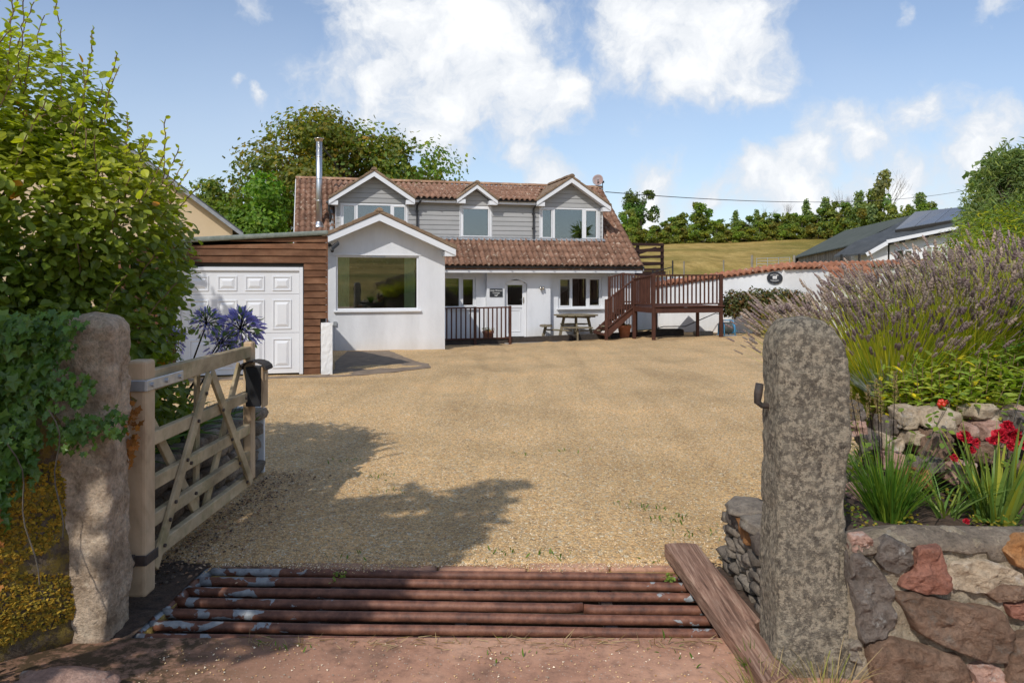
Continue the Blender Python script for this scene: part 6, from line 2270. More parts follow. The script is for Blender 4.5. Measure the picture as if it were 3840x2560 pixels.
# ------------------------------------------------------------------ the old plank across the right end
mb = MB()
A, B = Vector((1.03, 4.70, .05)), Vector((1.13, 3.16, .02))
nl, nw = 46, 8
prof = []
vs = []
for i in range(nl + 1):
    t = i / nl
    c = A.lerp(B, t)
    wl, wr = .095, .105
    if t > .66:
        wr = .105 - .055 * sstep(.66, .68, t)      # a split piece has broken away
    wl += .004 * noise.noise(Vector((t * 12, 0, 0)))
    wr += .005 * noise.noise(Vector((t * 14, 3, 0)))
    for j in range(nw + 1):
        s = -wl + (wl + wr) * j / nw
        z = .052 + .006 * noise.noise(Vector((t * 6, s * 25, 1))) - .010 * (abs(2 * j / nw - 1) ** 4)
        # long drying cracks
        z -= .012 * math.exp(-((s - .035 - .012 * math.sin(t * 9)) / .006) ** 2) * sstep(.1, .3, t) * sstep(.9, .6, t)
        z -= .010 * math.exp(-((s + .045 - .008 * math.sin(t * 7 + 1)) / .006) ** 2) * sstep(.25, .5, t)
        vs.append(c + Vector((s, 0, z)))
nt_ = len(vs)
vs += [v - Vector((0, 0, .07)) for v in vs]
row = nw + 1
fs = []
for i in range(nl):
    for j in range(nw):
        a = i * row + j
        fs += [(a, a + 1, a + row + 1, a + row), (nt_ + a, nt_ + a + row, nt_ + a + row + 1, nt_ + a + 1)]
    for j in (0, nw):
        a = i * row + j
        fs.append((a, a + row, nt_ + a + row, nt_ + a))
for i in (0, nl):
    for j in range(nw):
        a = i * row + j
        fs.append((a, a + 1, nt_ + a + 1, nt_ + a))
o = mb.add(vs, fs).build('plank', MAT['plank'], smooth=False)
tag(o, 'old reddish plank lying across the right end of the cattle grid', 'plank')

# ------------------------------------------------------------------ stone gate pillars
def pillar(name, base, w, dpt, h, mat, seed, lean=(0, 0), taper=.06, rough=.02, rz=0.0, label='', top=.08, nx=22, nz=96, side=None):
    """rough-hewn monolith as one closed surface"""
    def pt(u, v, t):
        # rounded-square ring
        e = 9.0
        r = (abs(u) ** e + abs(v) ** e) ** (1 / e)
        return u / r, v / r
    vs, fs = [], []
    ring = []
    k = nx * 4
    for i in range(k):
        a = 2 * math.pi * (i + .5) / k
        u, v = math.cos(a), math.sin(a)
        ring.append(pt(u, v, 0))
    for j in range(nz + 1):
        t = j / nz
        z = h * t
        sc = 1 - taper * t
        if t > 1 - top:
            q = (t - (1 - top)) / top
            sc *= math.sqrt(max(0.0, 1 - (q * .8) ** 2.4))
        for i, (u, v) in enumerate(ring):
            x = u * w / 2 * sc + lean[0] * t
            y = v * dpt / 2 * sc + lean[1] * t
            p = Vector((x * 5, y * 5, z * 5 + seed))
            dsp = rough * (noise.fractal(p, .8, 2.0, 6) * .9 + .5 * noise.noise(p * .45))
            dsp += .35 * rough * noise.noise(p * 6)
            if side:
                dsp += side(u, v, t)
            vs.append((x + u * dsp, y + v * dsp, z))
    for j in range(nz):
        for i in range(k):
            i2 = (i + 1) % k
            fs.append((j * k + i, j * k + i2, (j + 1) * k + i2, (j + 1) * k + i))
    c = len(vs)
    vs.append((lean[0], lean[1], h * (1 + .012)))
    for i in range(k):
        fs.append((nz * k + i, nz * k + (i + 1) % k, c))
    o = MB().add(vs, fs).build(name, MAT[mat], None, True)
    o.location = base
    o.rotation_euler = (0, 0, rz)
    tag(o, label, 'pillar', 'stone gate pillars')
    return o


pillar('gate_pillar', (1.325, 3.46, -.05), .345, .32, 1.585, 'granite', 3, lean=(-.015, .0), taper=.20, rough=.013, rz=-.03,
       label='tall grey lichened stone pillar at the right side of the entrance', side=lambda u, v, t: (.02 * math.sin(t * 9 + 1) if u > .6 else 0))
pillar('gate_pillar', (-2.10, 3.74, -.05), .36, .30, 1.59, 'plaster_pillar', 9, lean=(.055, .02), taper=.26, rough=.020, rz=.06,
       label='buff stone pillar wrapped in ivy at the left side of the entrance', top=.05)
# iron hook on the right pillar
mb = MB()
mb.tube([(1.22, 3.48, 1.14), (1.135, 3.48, 1.145), (1.115, 3.48, 1.16), (1.118, 3.48, 1.20), (1.125, 3.48, 1.245)], [.013, .013, .016, .019, .018], 10)
tag(mb.build('gate_hook', MAT['iron'], None, True), 'black iron gate hook on the inner side of the right pillar', 'hook')

# ------------------------------------------------------------------ stones from outlines
def stone_mesh(outline, depth, seed, axis='front', rough=.018, seg=72):
    """outline: (x, z) corners in the wall plane; bulges towards -y"""
    # resample with rounded corners
    pts = [Vector((p[0], p[1])) for p in outline]
    k = len(pts)
    per = [(pts[(i + 1) % k] - pts[i]).length for i in range(k)]
    tot = sum(per)
    res = []
    for s in range(seg):
        t = tot * s / seg
        i = 0
        while t > per[i]:
            t -= per[i]
            i += 1
        res.append(pts[i].lerp(pts[(i + 1) % k], t / per[i]))
    c0 = sum(res, Vector((0, 0))) / seg
    res = [c0 + (p - c0) * 1.06 for p in res]
    for _ in range(1):
        res = [(res[i - 1] + res[i] * 2 + res[(i + 1) % seg]) / 4 for i in range(seg)]
    c = sum(res, Vector((0, 0))) / seg
    vs, fs = [], []
    levels = [(1.03, .03), (1.01, -depth * .5), (.975, -depth * .84)] + [(.95 - .08 * i, -depth * (.95 + .08 * min(1, i / 6))) for i in range(11)]
    for (f, y) in levels:
        for p in res:
            q = c + (p - c) * f
            nn = noise.fractal(Vector((q.x * 13, q.y * 13, seed * 3.7 + y * 8)), .75, 2.1, 6)
            n2 = noise.noise(Vector((q.x * 4, q.y * 4, seed * 1.3)))
            vd = noise.voronoi(Vector((q.x * 13 + nn * .4, q.y * 13, seed * 2.1)))[0]
            nn += 1.1 * (vd[0] - .45) - 1.6 * max(0.0, .10 - (vd[1] - vd[0]))
            vs.append((q.x + rough * .6 * nn * (y < 0), y - (rough * 1.3 * nn + rough * 1.2 * n2) * (y < 0), q.y + rough * .6 * n2 * (y < 0)))
    L_ = len(levels)
    for l in range(L_ - 1):
        for i in range(seg):
            i2 = (i + 1) % seg
            fs.append((l * seg + i, l * seg + i2, (l + 1) * seg + i2, (l + 1) * seg + i))
    fs.append(tuple((L_ - 1) * seg + i for i in range(seg)))
    return MB().add(vs, fs)


WY = 3.29
wallr = empty('rubble_wall', (2.4, WY, 0), 0, 'low mortared wall of red and brown rubble stones right of the pillar', 'wall')
wox, = (2.4,)
# mortar body with a rounded cement top
nxw, prof_n = 150, 36
vs, fs = [], []
x0w, x1w = 1.44, 4.6
for i in range(nxw + 1):
    x = x0w + (x1w - x0w) * i / nxw
    hgt = .59 + .012 * noise.noise(Vector((x * 2, 0, 0))) - .0 * x
    if x < 1.75:
        hgt -= .05 * sstep(1.75, 1.42, x)
    for j in range(prof_n + 1):
        t = j / prof_n
        if t < .6:
            y, z = 0.0, -.1 + (hgt - .03 + .1) * t / .6
        elif t < .85:
            a = (t - .6) / .25 * math.pi / 2
            y, z = .10 * (1 - math.cos(a)), hgt - .03 + .06 * math.sin(a)
        else:
            y, z = .10 + (t - .85) / .15 * .25, hgt + .03 - .10 * (t - .85) / .15
        p = Vector((x * 8, y * 8, z * 8))
        dy = .030 * noise.fractal(p * 1.4, .8, 2.0, 5) + .014 * noise.noise(p * .4)
        vs.append((x - wox, y - dy * (1 if t < .7 else .3), z + (dy * .6 if t > .6 else 0)))
k = prof_n + 1
fs = [(i * k + j, (i + 1) * k + j, (i + 1) * k + j + 1, i * k + j + 1) for i in range(nxw) for j in range(prof_n)]
raw(MB().add(vs, fs), 'mortar', MAT['mortar'], wallr, True)
vs2, fs2 = [], []       # cement capping, a skin over the top
for i in range(nxw + 1):
    x = x0w + (x1w - x0w) * i / nxw
    lowr = .46 + .035 * noise.noise(Vector((x * 3.1, 4, 0))) if x > 1.78 else .60
    hgt = .61 + .012 * noise.noise(Vector((x * 2, 0, 0)))
    if x < 1.78:
        hgt -= .05 * sstep(1.78, 1.42, x)
    lowr = max(lowr, .50 if x > 2.05 else .545) + .02 * noise.noise(Vector((x * 9, 1, 4)))
    for j in range(13):
        t = j / 12
        if t < .35:
            y, z = -.016, lowr + (hgt - .04 - lowr) * t / .35
            if j == 0:
                y = .02
        elif t < .75:
            a = (t - .35) / .4 * math.pi / 2
            y, z = -.016 + .12 * (1 - math.cos(a)), hgt - .04 + .055 * math.sin(a)
        else:
            y, z = .104 + (t - .75) / .25 * .27, hgt + .015 - .085 * (t - .75) / .25
        p = Vector((x * 7, y * 7, z * 7 + 9))
        dy = .012 * noise.fractal(p, .9, 2.0, 4)
        vs2.append((x - wox, y - dy * .8, z + dy * .7))
fs2 = [(i * 13 + j, (i + 1) * 13 + j, (i + 1) * 13 + j + 1, i * 13 + j + 1) for i in range(nxw) for j in range(12)]
raw(MB().add(vs2, fs2), 'cement_cap', MAT['cap_mortar'], wallr, True)


stones = [      # outlines on the wall face in metres
    ('pink_stone', 0.035, [(-0.945, 0.62), (-0.885, 0.627), (-0.849, 0.572), (-0.891, 0.539), (-0.948, 0.56)], 'small pink angular stone'),
    ('grey_stone', 0.05, [(-0.84, 0.578), (-0.786, 0.614), (-0.714, 0.578), (-0.705, 0.5), (-0.756, 0.467), (-0.816, 0.488), (-0.843, 0.524)], 'rough grey stone'),
    ('red_stone', 0.06, [(-0.672, 0.572), (-0.582, 0.581), (-0.561, 0.488), (-0.536, 0.446), (-0.558, 0.389), (-0.642, 0.383), (-0.744, 0.416), (-0.732, 0.458), (-0.687, 0.476)], 'knobbly red stone'),
    ('grey_stone', 0.05, [(-0.954, 0.536), (-0.906, 0.542), (-0.828, 0.476), (-0.789, 0.404), (-0.771, 0.254), (-0.828, 0.194), (-0.912, 0.179), (-0.936, 0.32), (-0.957, 0.44)], 'tall grey brown stone'),
    ('buff_stone', 0.03, [(-0.515, 0.506), (-0.389, 0.518), (-0.245, 0.47), (-0.197, 0.428), (-0.305, 0.386), (-0.449, 0.386), (-0.527, 0.404)], None),
    ('brown_stone', 0.065, [(-0.756, 0.368), (-0.69, 0.38), (-0.509, 0.332), (-0.329, 0.308), (-0.284, 0.224), (-0.296, 0.098), (-0.383, 0.098), (-0.576, 0.17), (-0.678, 0.224)], 'broad red-brown stone'),
    ('brown_stone', 0.06, [(-0.879, 0.152), (-0.786, 0.188), (-0.642, 0.146), (-0.497, 0.104), (-0.455, 0.02), (-0.467, -0.052), (-0.726, -0.076), (-0.846, -0.004)], None),
    ('orange_stone', 0.06, [(-0.299, 0.56), (-0.227, 0.62), (-0.137, 0.614), (-0.113, 0.524), (-0.185, 0.476), (-0.269, 0.506)], None),
    ('brown_stone', 0.04, [(-0.383, 0.386), (-0.305, 0.416), (-0.173, 0.404), (-0.161, 0.362), (-0.335, 0.344)], None),
    ('red_stone', 0.045, [(-0.296, 0.332), (-0.173, 0.344), (-0.089, 0.308), (-0.125, 0.254), (-0.269, 0.278)], None),
    ('brown_stone', 0.055, [(-0.269, 0.182), (-0.185, 0.212), (-0.041, 0.188), (-0.029, 0.062), (-0.149, -0.04), (-0.287, -0.004)], None),
    ('dry_stone', 0.03, [(-0.96, 0.158), (-0.915, 0.176), (-0.912, 0.08), (-0.954, 0.092)], None),
    ('pink_stone', 0.04, [(-0.44, 0.062), (-0.389, 0.086), (-0.311, 0.056), (-0.311, -0.028), (-0.425, -0.04)], None),
    ('grey_stone', 0.05, [(-0.089, 0.476), (0.055, 0.5), (0.103, 0.368), (-0.005, 0.32), (-0.083, 0.368)], None),
    ('red_stone', 0.05, [(0.007, 0.284), (0.175, 0.302), (0.211, 0.17), (0.031, 0.128)], None),
    ('brown_stone', 0.05, [(0.127, 0.524), (0.295, 0.536), (0.325, 0.38), (0.151, 0.344)], None),
    ('pink_stone', 0.05, [(0.019, 0.092), (0.211, 0.116), (0.295, -0.04), (0.031, -0.052)], None),
    ('brown_stone', 0.05, [(0.253, 0.308), (0.445, 0.332), (0.463, 0.14), (0.271, 0.128)], None)]
for i, (mt, dp, ol, lab) in enumerate(stones):
    o = stone_mesh(ol, dp * .75, i + 1).build('stone', MAT[mt], wallr, True)
    o.location.y = -.004
    if lab:
        o['label'] = lab

# ------------------------------------------------------------------ dry-stone return wall beside the grid
ret = empty('return_wall', (1.28, 4.0, 0), 0, 'short drystone return wall running back from the right pillar', 'wall')


def rock(seed, sx, sy, sz, power=.72, rough=.10, sub=3):
    bm = bmesh.new()
    bmesh.ops.create_icosphere(bm, subdivisions=sub, radius=1)
    sd_ = Vector((seed * 7.13, seed * 3.7, seed * 1.9))
    for v in bm.verts:
        p = v.co.normalized()
        q = Vector([math.copysign(abs(c) ** power, c) for c in p])
        nn = noise.fractal(p * 1.6 + sd_, .9, 2.0, 4) * rough * 2 + noise.noise(p * .9 + sd_) * rough * 1.5
        v.co = Vector((q.x * sx, q.y * sy, q.z * sz)) * (1 + nn)
    me = bpy.data.meshes.new('stone')
    bm.to_mesh(me)
    bm.free()
    me.polygons.foreach_set('use_smooth', [True] * len(me.polygons))
    return me


thin = []
for s in range(6):
    me = rock(100 + s, .11, .09, .026, .55, .10, 2)
    me.materials.append(MAT['dry_stone'])
    thin.append(me)
zc = .015
rowi = 0
while zc < .27:
    y = 3.42 + R.uniform(0, .08)
    while y < 4.56:
        w = R.uniform(.12, .26)
        o = inst('stone', R.choice(thin), ret, (.07 + R.uniform(-.012, .012), y + w / 2 - 4.0, zc + .012 * math.sin(y * 3)), (R.uniform(-.08, .08), R.uniform(-.05, .05), math.pi / 2 + R.uniform(-.1, .1)), (w / .225, 1.05, R.uniform(.85, 1.15)))
        y += w + .006
    zc += .05
    rowi += 1
for i, (y, z, sx, sy, sz, mt) in enumerate(((4.44, .345, .11, .14, .075, 'grey_stone'), (4.20, .33, .12, .12, .07, 'orange_stone'), (3.98, .345, .11, .13, .08, 'grey_stone'), (3.74, .335, .11, .13, .075, 'orange_stone'), (3.52, .34, .11, .12, .08, 'brown_stone'),
                                            (4.40, .405, .13, .15, .03, 'dry_stone'), (4.06, .415, .13, .17, .03, 'dry_stone'))):
    me = rock(130 + i, sx, sy, sz, .62, .12, 3)
    me.materials.append(MAT[mt])
    inst('stone', me, ret, (.09, y - 4.0, z), (0, 0, R.uniform(-.2, .2)))
mb = MB()
mb.box(.04, .40, -.62, .56, -.05, .36)
mb.build('core', MAT['mortar'], ret, bevel=.02)

# ------------------------------------------------------------------ raised bed and bank on the right
def bed_z(x, y):
    front = .50 * sstep(1.40, 1.62, x) * sstep(4.75, 4.35, y) * sstep(3.3, 3.4, y)
    xf = 2.10 + .10 * sstep(4.4, 5.2, y) + max(0, (y - 5.2)) * .5 + max(0, y - 6.5) * .5
    bank = .96 * sstep(xf - .05, xf + .35, x) * sstep(4.22, 4.62, y)
    bank += .25 * sstep(2.6, 4.2, x) * sstep(4.6, 6, y) * sstep(xf, xf + .4, x)
    nn = .035 * noise.fractal(Vector((x * 3, y * 3, 0)), .9, 2.0, 4)
    z = max(front, bank)
    if z < .02:
        return -.25
    return z + nn * sstep(.05, .3, z)


V, F = grid_mesh([1.38 + i * .07 for i in range(60)] + [5.7 + i * .5 for i in range(20)], [3.40 + i * .07 for i in range(60)] + [7.7 + i * .5 for i in range(14)], bed_z)
bed = link(bpy.data.objects.new('planting_bed', np_mesh('planting_bed', V, F, MAT['soil'], smooth=True)))
tag(bed, kind='structure')

# rocks of the rockery: left, right, top, foot, stone, distance of the face
rocks = [
    (1.996, 2.081, 0.979, 0.879, 'grey_stone', 4.55, 'dark rock at the left end of the rockery under the lavender'),
    (1.977, 2.088, 0.888, 0.804, 'pink_stone', 4.5, 'pinkish rock low at the left corner of the rockery'),
    (2.221, 2.345, 0.979, 0.861, 'buff_stone', 4.42, 'buff pointed rock below the sage'),
    (2.312, 2.563, 0.977, 0.846, 'buff_stone', 4.38, 'large pale flat-topped rock in the middle of the rockery'),
    (2.625, 2.823, 0.983, 0.894, 'buff_stone', 4.45, 'long flat buff rock at the top right of the rockery'),
    (2.54, 2.632, 0.896, 0.809, 'pink_stone', 4.36, 'small tan upright rock beside the round pink one'),
    (2.657, 2.785, 0.903, 0.789, 'pink_stone', 4.4, 'rounded pink boulder above the red roses'),
    (2.302, 2.476, 0.868, 0.704, 'brown_stone', 4.34, 'large red-brown rock behind the grass tuft'),
    (2.032, 2.136, 0.838, 0.707, 'grey_stone', 4.45, 'grey slanting rock left of the pale pink one'),
    (2.121, 2.239, 0.814, 0.714, 'buff_stone', 4.42, 'pale pink block near the left of the rockery'),
    (2.238, 2.364, 0.848, 0.766, 'buff_stone', 4.4, 'white speckled rock under the large pale rock'),
    (2.242, 2.402, 0.723, 0.626, 'grey_stone', 4.28, 'grey-pink rock in the lower course of the rockery'),
    (2.413, 2.56, 0.702, 0.589, 'pink_stone', 4.25, 'pink rock behind the iris leaves'),
    (2.597, 2.822, 0.795, 0.666, 'brown_stone', 4.33, 'brown rock behind the red roses'),
    (2.77, 2.934, 0.702, 0.515, 'brown_stone', 4.25, 'big brown rock right of the iris clump'),
    (2.149, 2.289, 0.676, 0.557, 'orange_stone', 4.22, 'orange-pink rock low behind the grass tuft'),
    (2.855, 3.036, 0.98, 0.896, 'pink_stone', 4.52, 'pinkish rock at the upper right corner of the rockery'),
    (2.836, 2.987, 0.96, 0.838, 'grey_stone', 4.36, 'pale grey rock near the right edge above the roses'),
    (1.887, 1.994, 0.572, 0.487, 'pink_stone', 4.25, 'small pink rock beside the right pillar'),
    (2.645, 2.796, 0.572, 0.469, 'brown_stone', 4.05, 'low brown rock beside the foot of the iris'),
    (2.096, 2.211, 0.743, 0.639, 'pink_stone', 4.32, 'flat pinkish rock behind the seed heads'),
    (3.026, 3.225, 0.854, 0.654, 'brown_stone', 4.4, 'large brown rock past the right edge of the bed'),
    (2.16, 2.267, 0.906, 0.804, 'grey_stone', 4.5, 'grey rock behind the pale seed heads')]
for i, (x0, x1, z0, z1, mt, d_, lab) in enumerate(rocks):
    xa, za, xb, zb_ = x0, z0, x1, z1
    sx, sz = (xb - xa) / 2 * .95, (za - zb_) / 2 * .98
    me = rock(200 + i, sx * 1.03, max(.10, sx * .8), sz * 1.05, R.uniform(.42, .62), .12, 4)
    me.materials.append(MAT[mt])
    o = inst('rock', me, None, ((xa + xb) / 2, d_ + max(.10, sx * .8) * .35, (za + zb_) / 2), (R.uniform(-.1, .1), R.uniform(-.12, .12), R.uniform(-.3, .3)))
    tag(o, lab, 'rock', 'rocks of the rockery')
# pale boulder at the bottom left corner
me = rock(301, .20, .12, .055, .7, .12, 4)
me.materials.append(MAT['pink_stone'])
tag(inst('rock', me, None, (-1.83, 3.12, .05), (0, .05, .1)), 'flat pinkish white rock lying at the foot of the left pillar', 'rock')

# ------------------------------------------------------------------ mossy wall left of the left pillar
lwall = empty('mossy_wall', (-2.86, 3.5, 0), 0, 'old stone wall covered in golden moss and ivy left of the left pillar', 'wall')
nx_, nz_ = 70, 34
vs = []
for j in range(nz_ + 1):
    for i in range(nx_ + 1):
        x = -1.2 + 2.1 * i / nx_ + .0
        z = -.08 + 1.25 * j / nz_
        p = Vector((x * 5, 0, z * 5))
        y = -.10 - .10 * sstep(.9, .0, z) + .05 * noise.fractal(p, .9, 2, 5) + .06 * noise.noise(p * .35) + .5 * sstep(.55, .95, x) + .22 * sstep(1.0, 1.17, z)
        vs.append((x, y, z))
fs = [(j * (nx_ + 1) + i, j * (nx_ + 1) + i + 1, (j + 1) * (nx_ + 1) + i + 1, (j + 1) * (nx_ + 1) + i) for j in range(nz_) for i in range(nx_)]
MAT['wallmix'] = mk_stone('mossy_old_wall', [(.05, .038, .026), (.15, .11, .075), (.26, .20, .14)], 5, (.30, .21, .04), .9, lich_amt=(.46, .56), dist=.03)
raw(MB().add(vs, fs), 'wall_face', MAT['wallmix'], lwall, True)
# cushions of moss: thousands of tufts
rg = np.random.default_rng(91)
n = 11000
X = rg.uniform(.15, .88, n)
Z = rg.uniform(.12, .86, n)
keep = np.array([noise.noise(Vector((a * 2.6, b * 3.2, 7))) + .35 * noise.noise(Vector((a * 7, b * 7, 1))) for a, b in zip(X, Z)]) > -.20
keep &= (X + .10 * (Z - .4)) < .80
X, Z = X[keep], Z[keep]
n = len(X)
Y = np.array([-.10 - .10 * sstep(.9, .0, z) + .05 * noise.fractal(Vector((x * 5, 0, z * 5)), .9, 2, 5) + .06 * noise.noise(Vector((x * 5, 0, z * 5)) * .35) + .5 * sstep(.55, .95, x) for x, z in zip(X, Z)])
V, F = scatter(np.array([[-.5, -.4, 0], [.5, -.4, 0], [0, .6, 0], [0, 0, .9]]), np.array([[0, 1, 3], [1, 2, 3], [2, 0, 3]]), np.stack([X, Y, Z], 1),
               frames(np.stack([rg.normal(0, .4, n), np.full(n, -1.0), np.full(n, .35) + rg.normal(0, .3, n)], 1), rg), rg.uniform(.010, .022, n))
tn = np.repeat(np.array([(1, 1, 1), (1.3, 1.2, .9), (.6, .65, .6), (1.1, .9, .7)])[rg.integers(0, 4, n)], 4, axis=0)
MAT['moss_tuft'] = mk_leaf('moss_tuft', (.36, .25, .04), (.52, .38, .08), .3, .9, .05)
mo = link(bpy.data.objects.new('moss', np_mesh('moss', V, F, MAT['moss_tuft'], tn)), lwall)
mo['kind'] = 'stuff'

# dark garden wall behind the open gate with a white painted end
gw = empty('garden_wall', (-2.45, 5.5, 0), 0, 'low dark stone wall behind the open gate with a white painted end', 'wall')
for r_ in range(5):
    y = -1.35
    while y < 1.30:
        w = R.uniform(.16, .34)
        me = thin[R.randrange(6)]
        o = inst('stone', me, gw, (.14 + R.uniform(-.015, .015), y + w / 2, .05 + r_ * .115), (0, 0, math.pi / 2 + R.uniform(-.08, .08)), (w / .215, 1.1, 2.1))
        o.active_material
        y += w + .01
MB().box(-.35, .13, -1.4, 1.38, -.1, .56).build('core', MAT['dark_wall'], gw, bevel=.03)
MB().box(-.30, .22, 1.385, 1.42, -.1, .57).build('painted_end', MAT['rough_render'], gw)


# ------------------------------------------------------------------ wooden gate, swung open along the left side
gate = empty('wooden_gate', (-1.968, 4.03, 0), .0, 'weathered five bar wooden gate standing open on the left of the drive', 'gate')
GLn = 1.70
st = MB().box(-.06, .05, -.02, .10, .05, 1.29).build('hinge_stile', MAT['gate_z'], gate, bevel=.016, segs=2)
MB().box(-.035, .035, GLn - .03, GLn + .05, .22, 1.25).build('closing_stile', MAT['gate_z'], gate, bevel=.01)
rails = [(1.17, .095), (.85, .075), (.605, .075), (.405, .075), (.225, .08)]
for i, (z, h) in enumerate(rails):
    mb = MB()
    a, b = .10, GLn - .03
    if i == 0:
        mb.hexa([(-.03, a, z - h * .6), (.03, a, z - h * .6), (.025, b + .08, z - h * .35), (-.025, b + .08, z - h * .35), (-.03, a, z + h * .6), (.03, a, z + h * .6), (.025, b + .08, z + h * .5), (-.025, b + .08, z + h * .5)])
    else:
        mb.box(-.022, .022, a, b, z - h / 2, z + h / 2)
    mb.build('rail', MAT['gate_y'], gate, bevel=.005)


def brace(y0, z0, y1, z1, x, w=.07, t=.022):
    MB().obox((x, y0, z0), (x, y1, z1), t, w, up=(0, 0, 1)).build('brace', MAT['gate_y'], gate, bevel=.003)


brace(.11, .16, .86, 1.11, .036)            # long diagonal, drive side
brace(.90, 1.11, GLn - .06, .22, .036)
brace(.10, 1.06, .88, .19, -.036)           # back face
brace(.94, .19, GLn - .10, 1.09, -.036)
brace(.88, .20, .90, 1.10, -.058, .06)
# bolts
bolt_me = MB().tube([(0, 0, 0), (.012, 0, 0)], .011, 8).mesh('bolt', MAT['iron'])
for y, z in ((.27, .37), (.34, .45), (.50, .65), (.66, .85), (.20, .25), (1.06, .85), (1.22, .62), (1.37, .42), (1.52, .25), (.78, 1.0), (.55, .62), (1.5, .86), (.62, .42)):
    inst('bolt', bolt_me, gate, (.046, y, z))
# hinges
mb = MB()
mb.box(-.066, .056, -.032, -.022, 1.13, 1.19)
mb.box(.054, .062, -.03, .42, 1.13, 1.19)
mb.box(-.072, -.064, -.03, .42, 1.13, 1.19)
hb_ = mb.build('top_hinge', MAT['galv'], gate, bevel=.004)
for y in (.03, .2, .37):
    inst('bolt', MB().tube([(0, 0, 0), (.012, 0, 0)], .013, 8).mesh('bolt', MAT['galv']), hb_, (.062, y, 1.16))
mb = MB()
mb.box(-.066, .056, -.032, -.022, .22, .275)
mb.box(.052, .060, -.03, .11, .22, .275)
mb.tube([(-.05, -.055, .18), (-.05, -.055, .27)], .024, 10)
mb.box(-.03, .0, -.06, -.02, .215, .28)
mb.build('bottom_hinge', MAT['iron'], gate, bevel=.004)
mb = MB()
mb.tube([(-.05, -.055, .17), (-.07, -.10, .16), (-.19, -.22, .135)], .017, 8)
mb.build('hinge_pin', MAT['iron'], gate, True)

# letter box on the gate end: black sides, wooden front, curved felt lid
lb_ = empty('letter_box', (-1.905, 5.70, .78), 0, 'black letter box with a wooden front and curved lid on the end of the gate', 'letter box')
MB().box(-.055, .055, -.065, .055, .0, .29).build('box', MAT['black_pvc'], lb_, bevel=.004)
MB().box(.058, .074, -.063, .053, -.008, .29).build('front', MAT['gate_z'], lb_, bevel=.003)
mb = MB()
pr = [(.105 * math.cos(math.pi * i / 8), .275 + .062 * math.sin(math.pi * i / 8)) for i in range(9)]
mb.prism(pr + [(x * .9, z - .010) for x, z in reversed(pr)], -.085, .075, 'y')
mb.build('lid', MAT['sleeper'], lb_)
mb = MB()
mb.box(.076, .084, -.04, .025, .19, .24)
mb.tube([(.074, -.01, .23), (.09, -.01, .23)], .009, 8)
mb.build('flap', MAT['gate_z'], lb_)

# ------------------------------------------------------------------ beech hedge
def hedge_height(x):
    return 3.05 + (-(x + 2.6)) * .30


hedge = empty('beech_hedge', (-3.8, 5.2, 0), 0, 'tall beech hedge with glossy leaves on the left behind the gate pillar', 'hedge')
HX, HY = -3.8, 5.2
rg = np.random.default_rng(101)
# body as a set of ellipsoids (relative to the hedge origin)
HB = np.array([(.95, .2, 1.55, .50, .85, .80), (.9, -.1, 1.1, .55, .9, .75), (.95, .3, .65, .5, .85, .6), (.55, -.35, 2.0, .65, .75, .75), (.6, .4, 2.25, .65, .8, .65), (.1, -.5, 2.4, .75, .75, .85), (.15, .3, 2.7, .8, .8, .75), (-.6, -.5, 2.5, .9, .8, 1.0),
               (-.6, .2, 2.9, .9, .9, .8), (.2, -.7, 1.5, .9, .55, .85), (-.8, -.75, 1.6, 1.0, .55, 1.0), (-1.5, -.6, 2.6, 1.1, .8, 1.2), (-1.6, -.8, 1.4, 1.1, .6, 1.0), (-2.4, -.6, 2.4, 1.1, .9, 1.5), (.85, .6, 1.9, .5, .6, .6), (.25, -.62, .95, .85, .5, .6), (1.05, .1, 2.02, .42, .7, .55), (.35, -2.55, 2.7, .75, .85, 1.0)])
w = HB[:, 3] * HB[:, 4] + HB[:, 3] * HB[:, 5] + HB[:, 4] * HB[:, 5]


def hedge_leaves(n, shell, up):
    idx = rg.choice(len(HB), n, p=w / w.sum())
    d = rg.normal(size=(n, 3))
    d[:, 1] -= .5
    d[:, 0] += .2
    d /= np.linalg.norm(d, axis=1, keepdims=True)
    rad = 1 - shell * rg.random(n) ** 1.5 + .05 * rg.normal(size=n)
    P = HB[idx, :3] + d * rad[:, None] * HB[idx, 3:6]
    # drop what lies deep inside another ellipsoid
    ins = np.zeros(n, bool)
    for b in HB:
        ins |= (((P - b[:3]) / b[3:6]) ** 2).sum(1) < .42
    P, d = P[~ins], d[~ins]
    keep = (P[:, 2] > .3) & (d[:, 1] < .55)
    P, d = P[keep], d[keep]
    # leave the open corner by the pillar and gate
    wx, wy = P[:, 0] + HX, P[:, 1] + HY
    keep = ~((wx > -2.15) & (wy < 4.6) & (P[:, 2] < 1.5)) & (wx < -.405 * wy + .12) & ~((wy < 4.0) & (wx > -2.45) & (P[:, 2] < 1.45))
    return P[keep], d[keep]


P, d = hedge_leaves(130000, .6, .5)
print('hedge leaves', len(P), P.min(0), P.max(0))
n = len(P)
nr = d * .5 + np.array([0, -.15, .75]) + rg.normal(0, .38, (n, 3))
size = rg.uniform(.05, .09, n)
hz = P[:, 2]
sun_yel = np.clip((hz - 1.75) / .9, 0, 1) + rg.normal(0, .18, n)  # upper leaves coloured yellower and brighter, as sunlight on the hedge top
tn = np.array([1.0, 1.0, 1.0]) + np.outer(np.clip(sun_yel, 0, 1), [1.15, .75, .1])
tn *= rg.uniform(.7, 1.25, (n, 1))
brown = rg.random(n) < .006
tn[brown] = (4.0, 1.3, 1.4)
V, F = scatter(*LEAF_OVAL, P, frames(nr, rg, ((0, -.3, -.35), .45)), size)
o = link(bpy.data.objects.new('foliage', np_mesh('foliage', V, F, MAT['beech'], np.repeat(tn, 9, axis=0))), hedge)
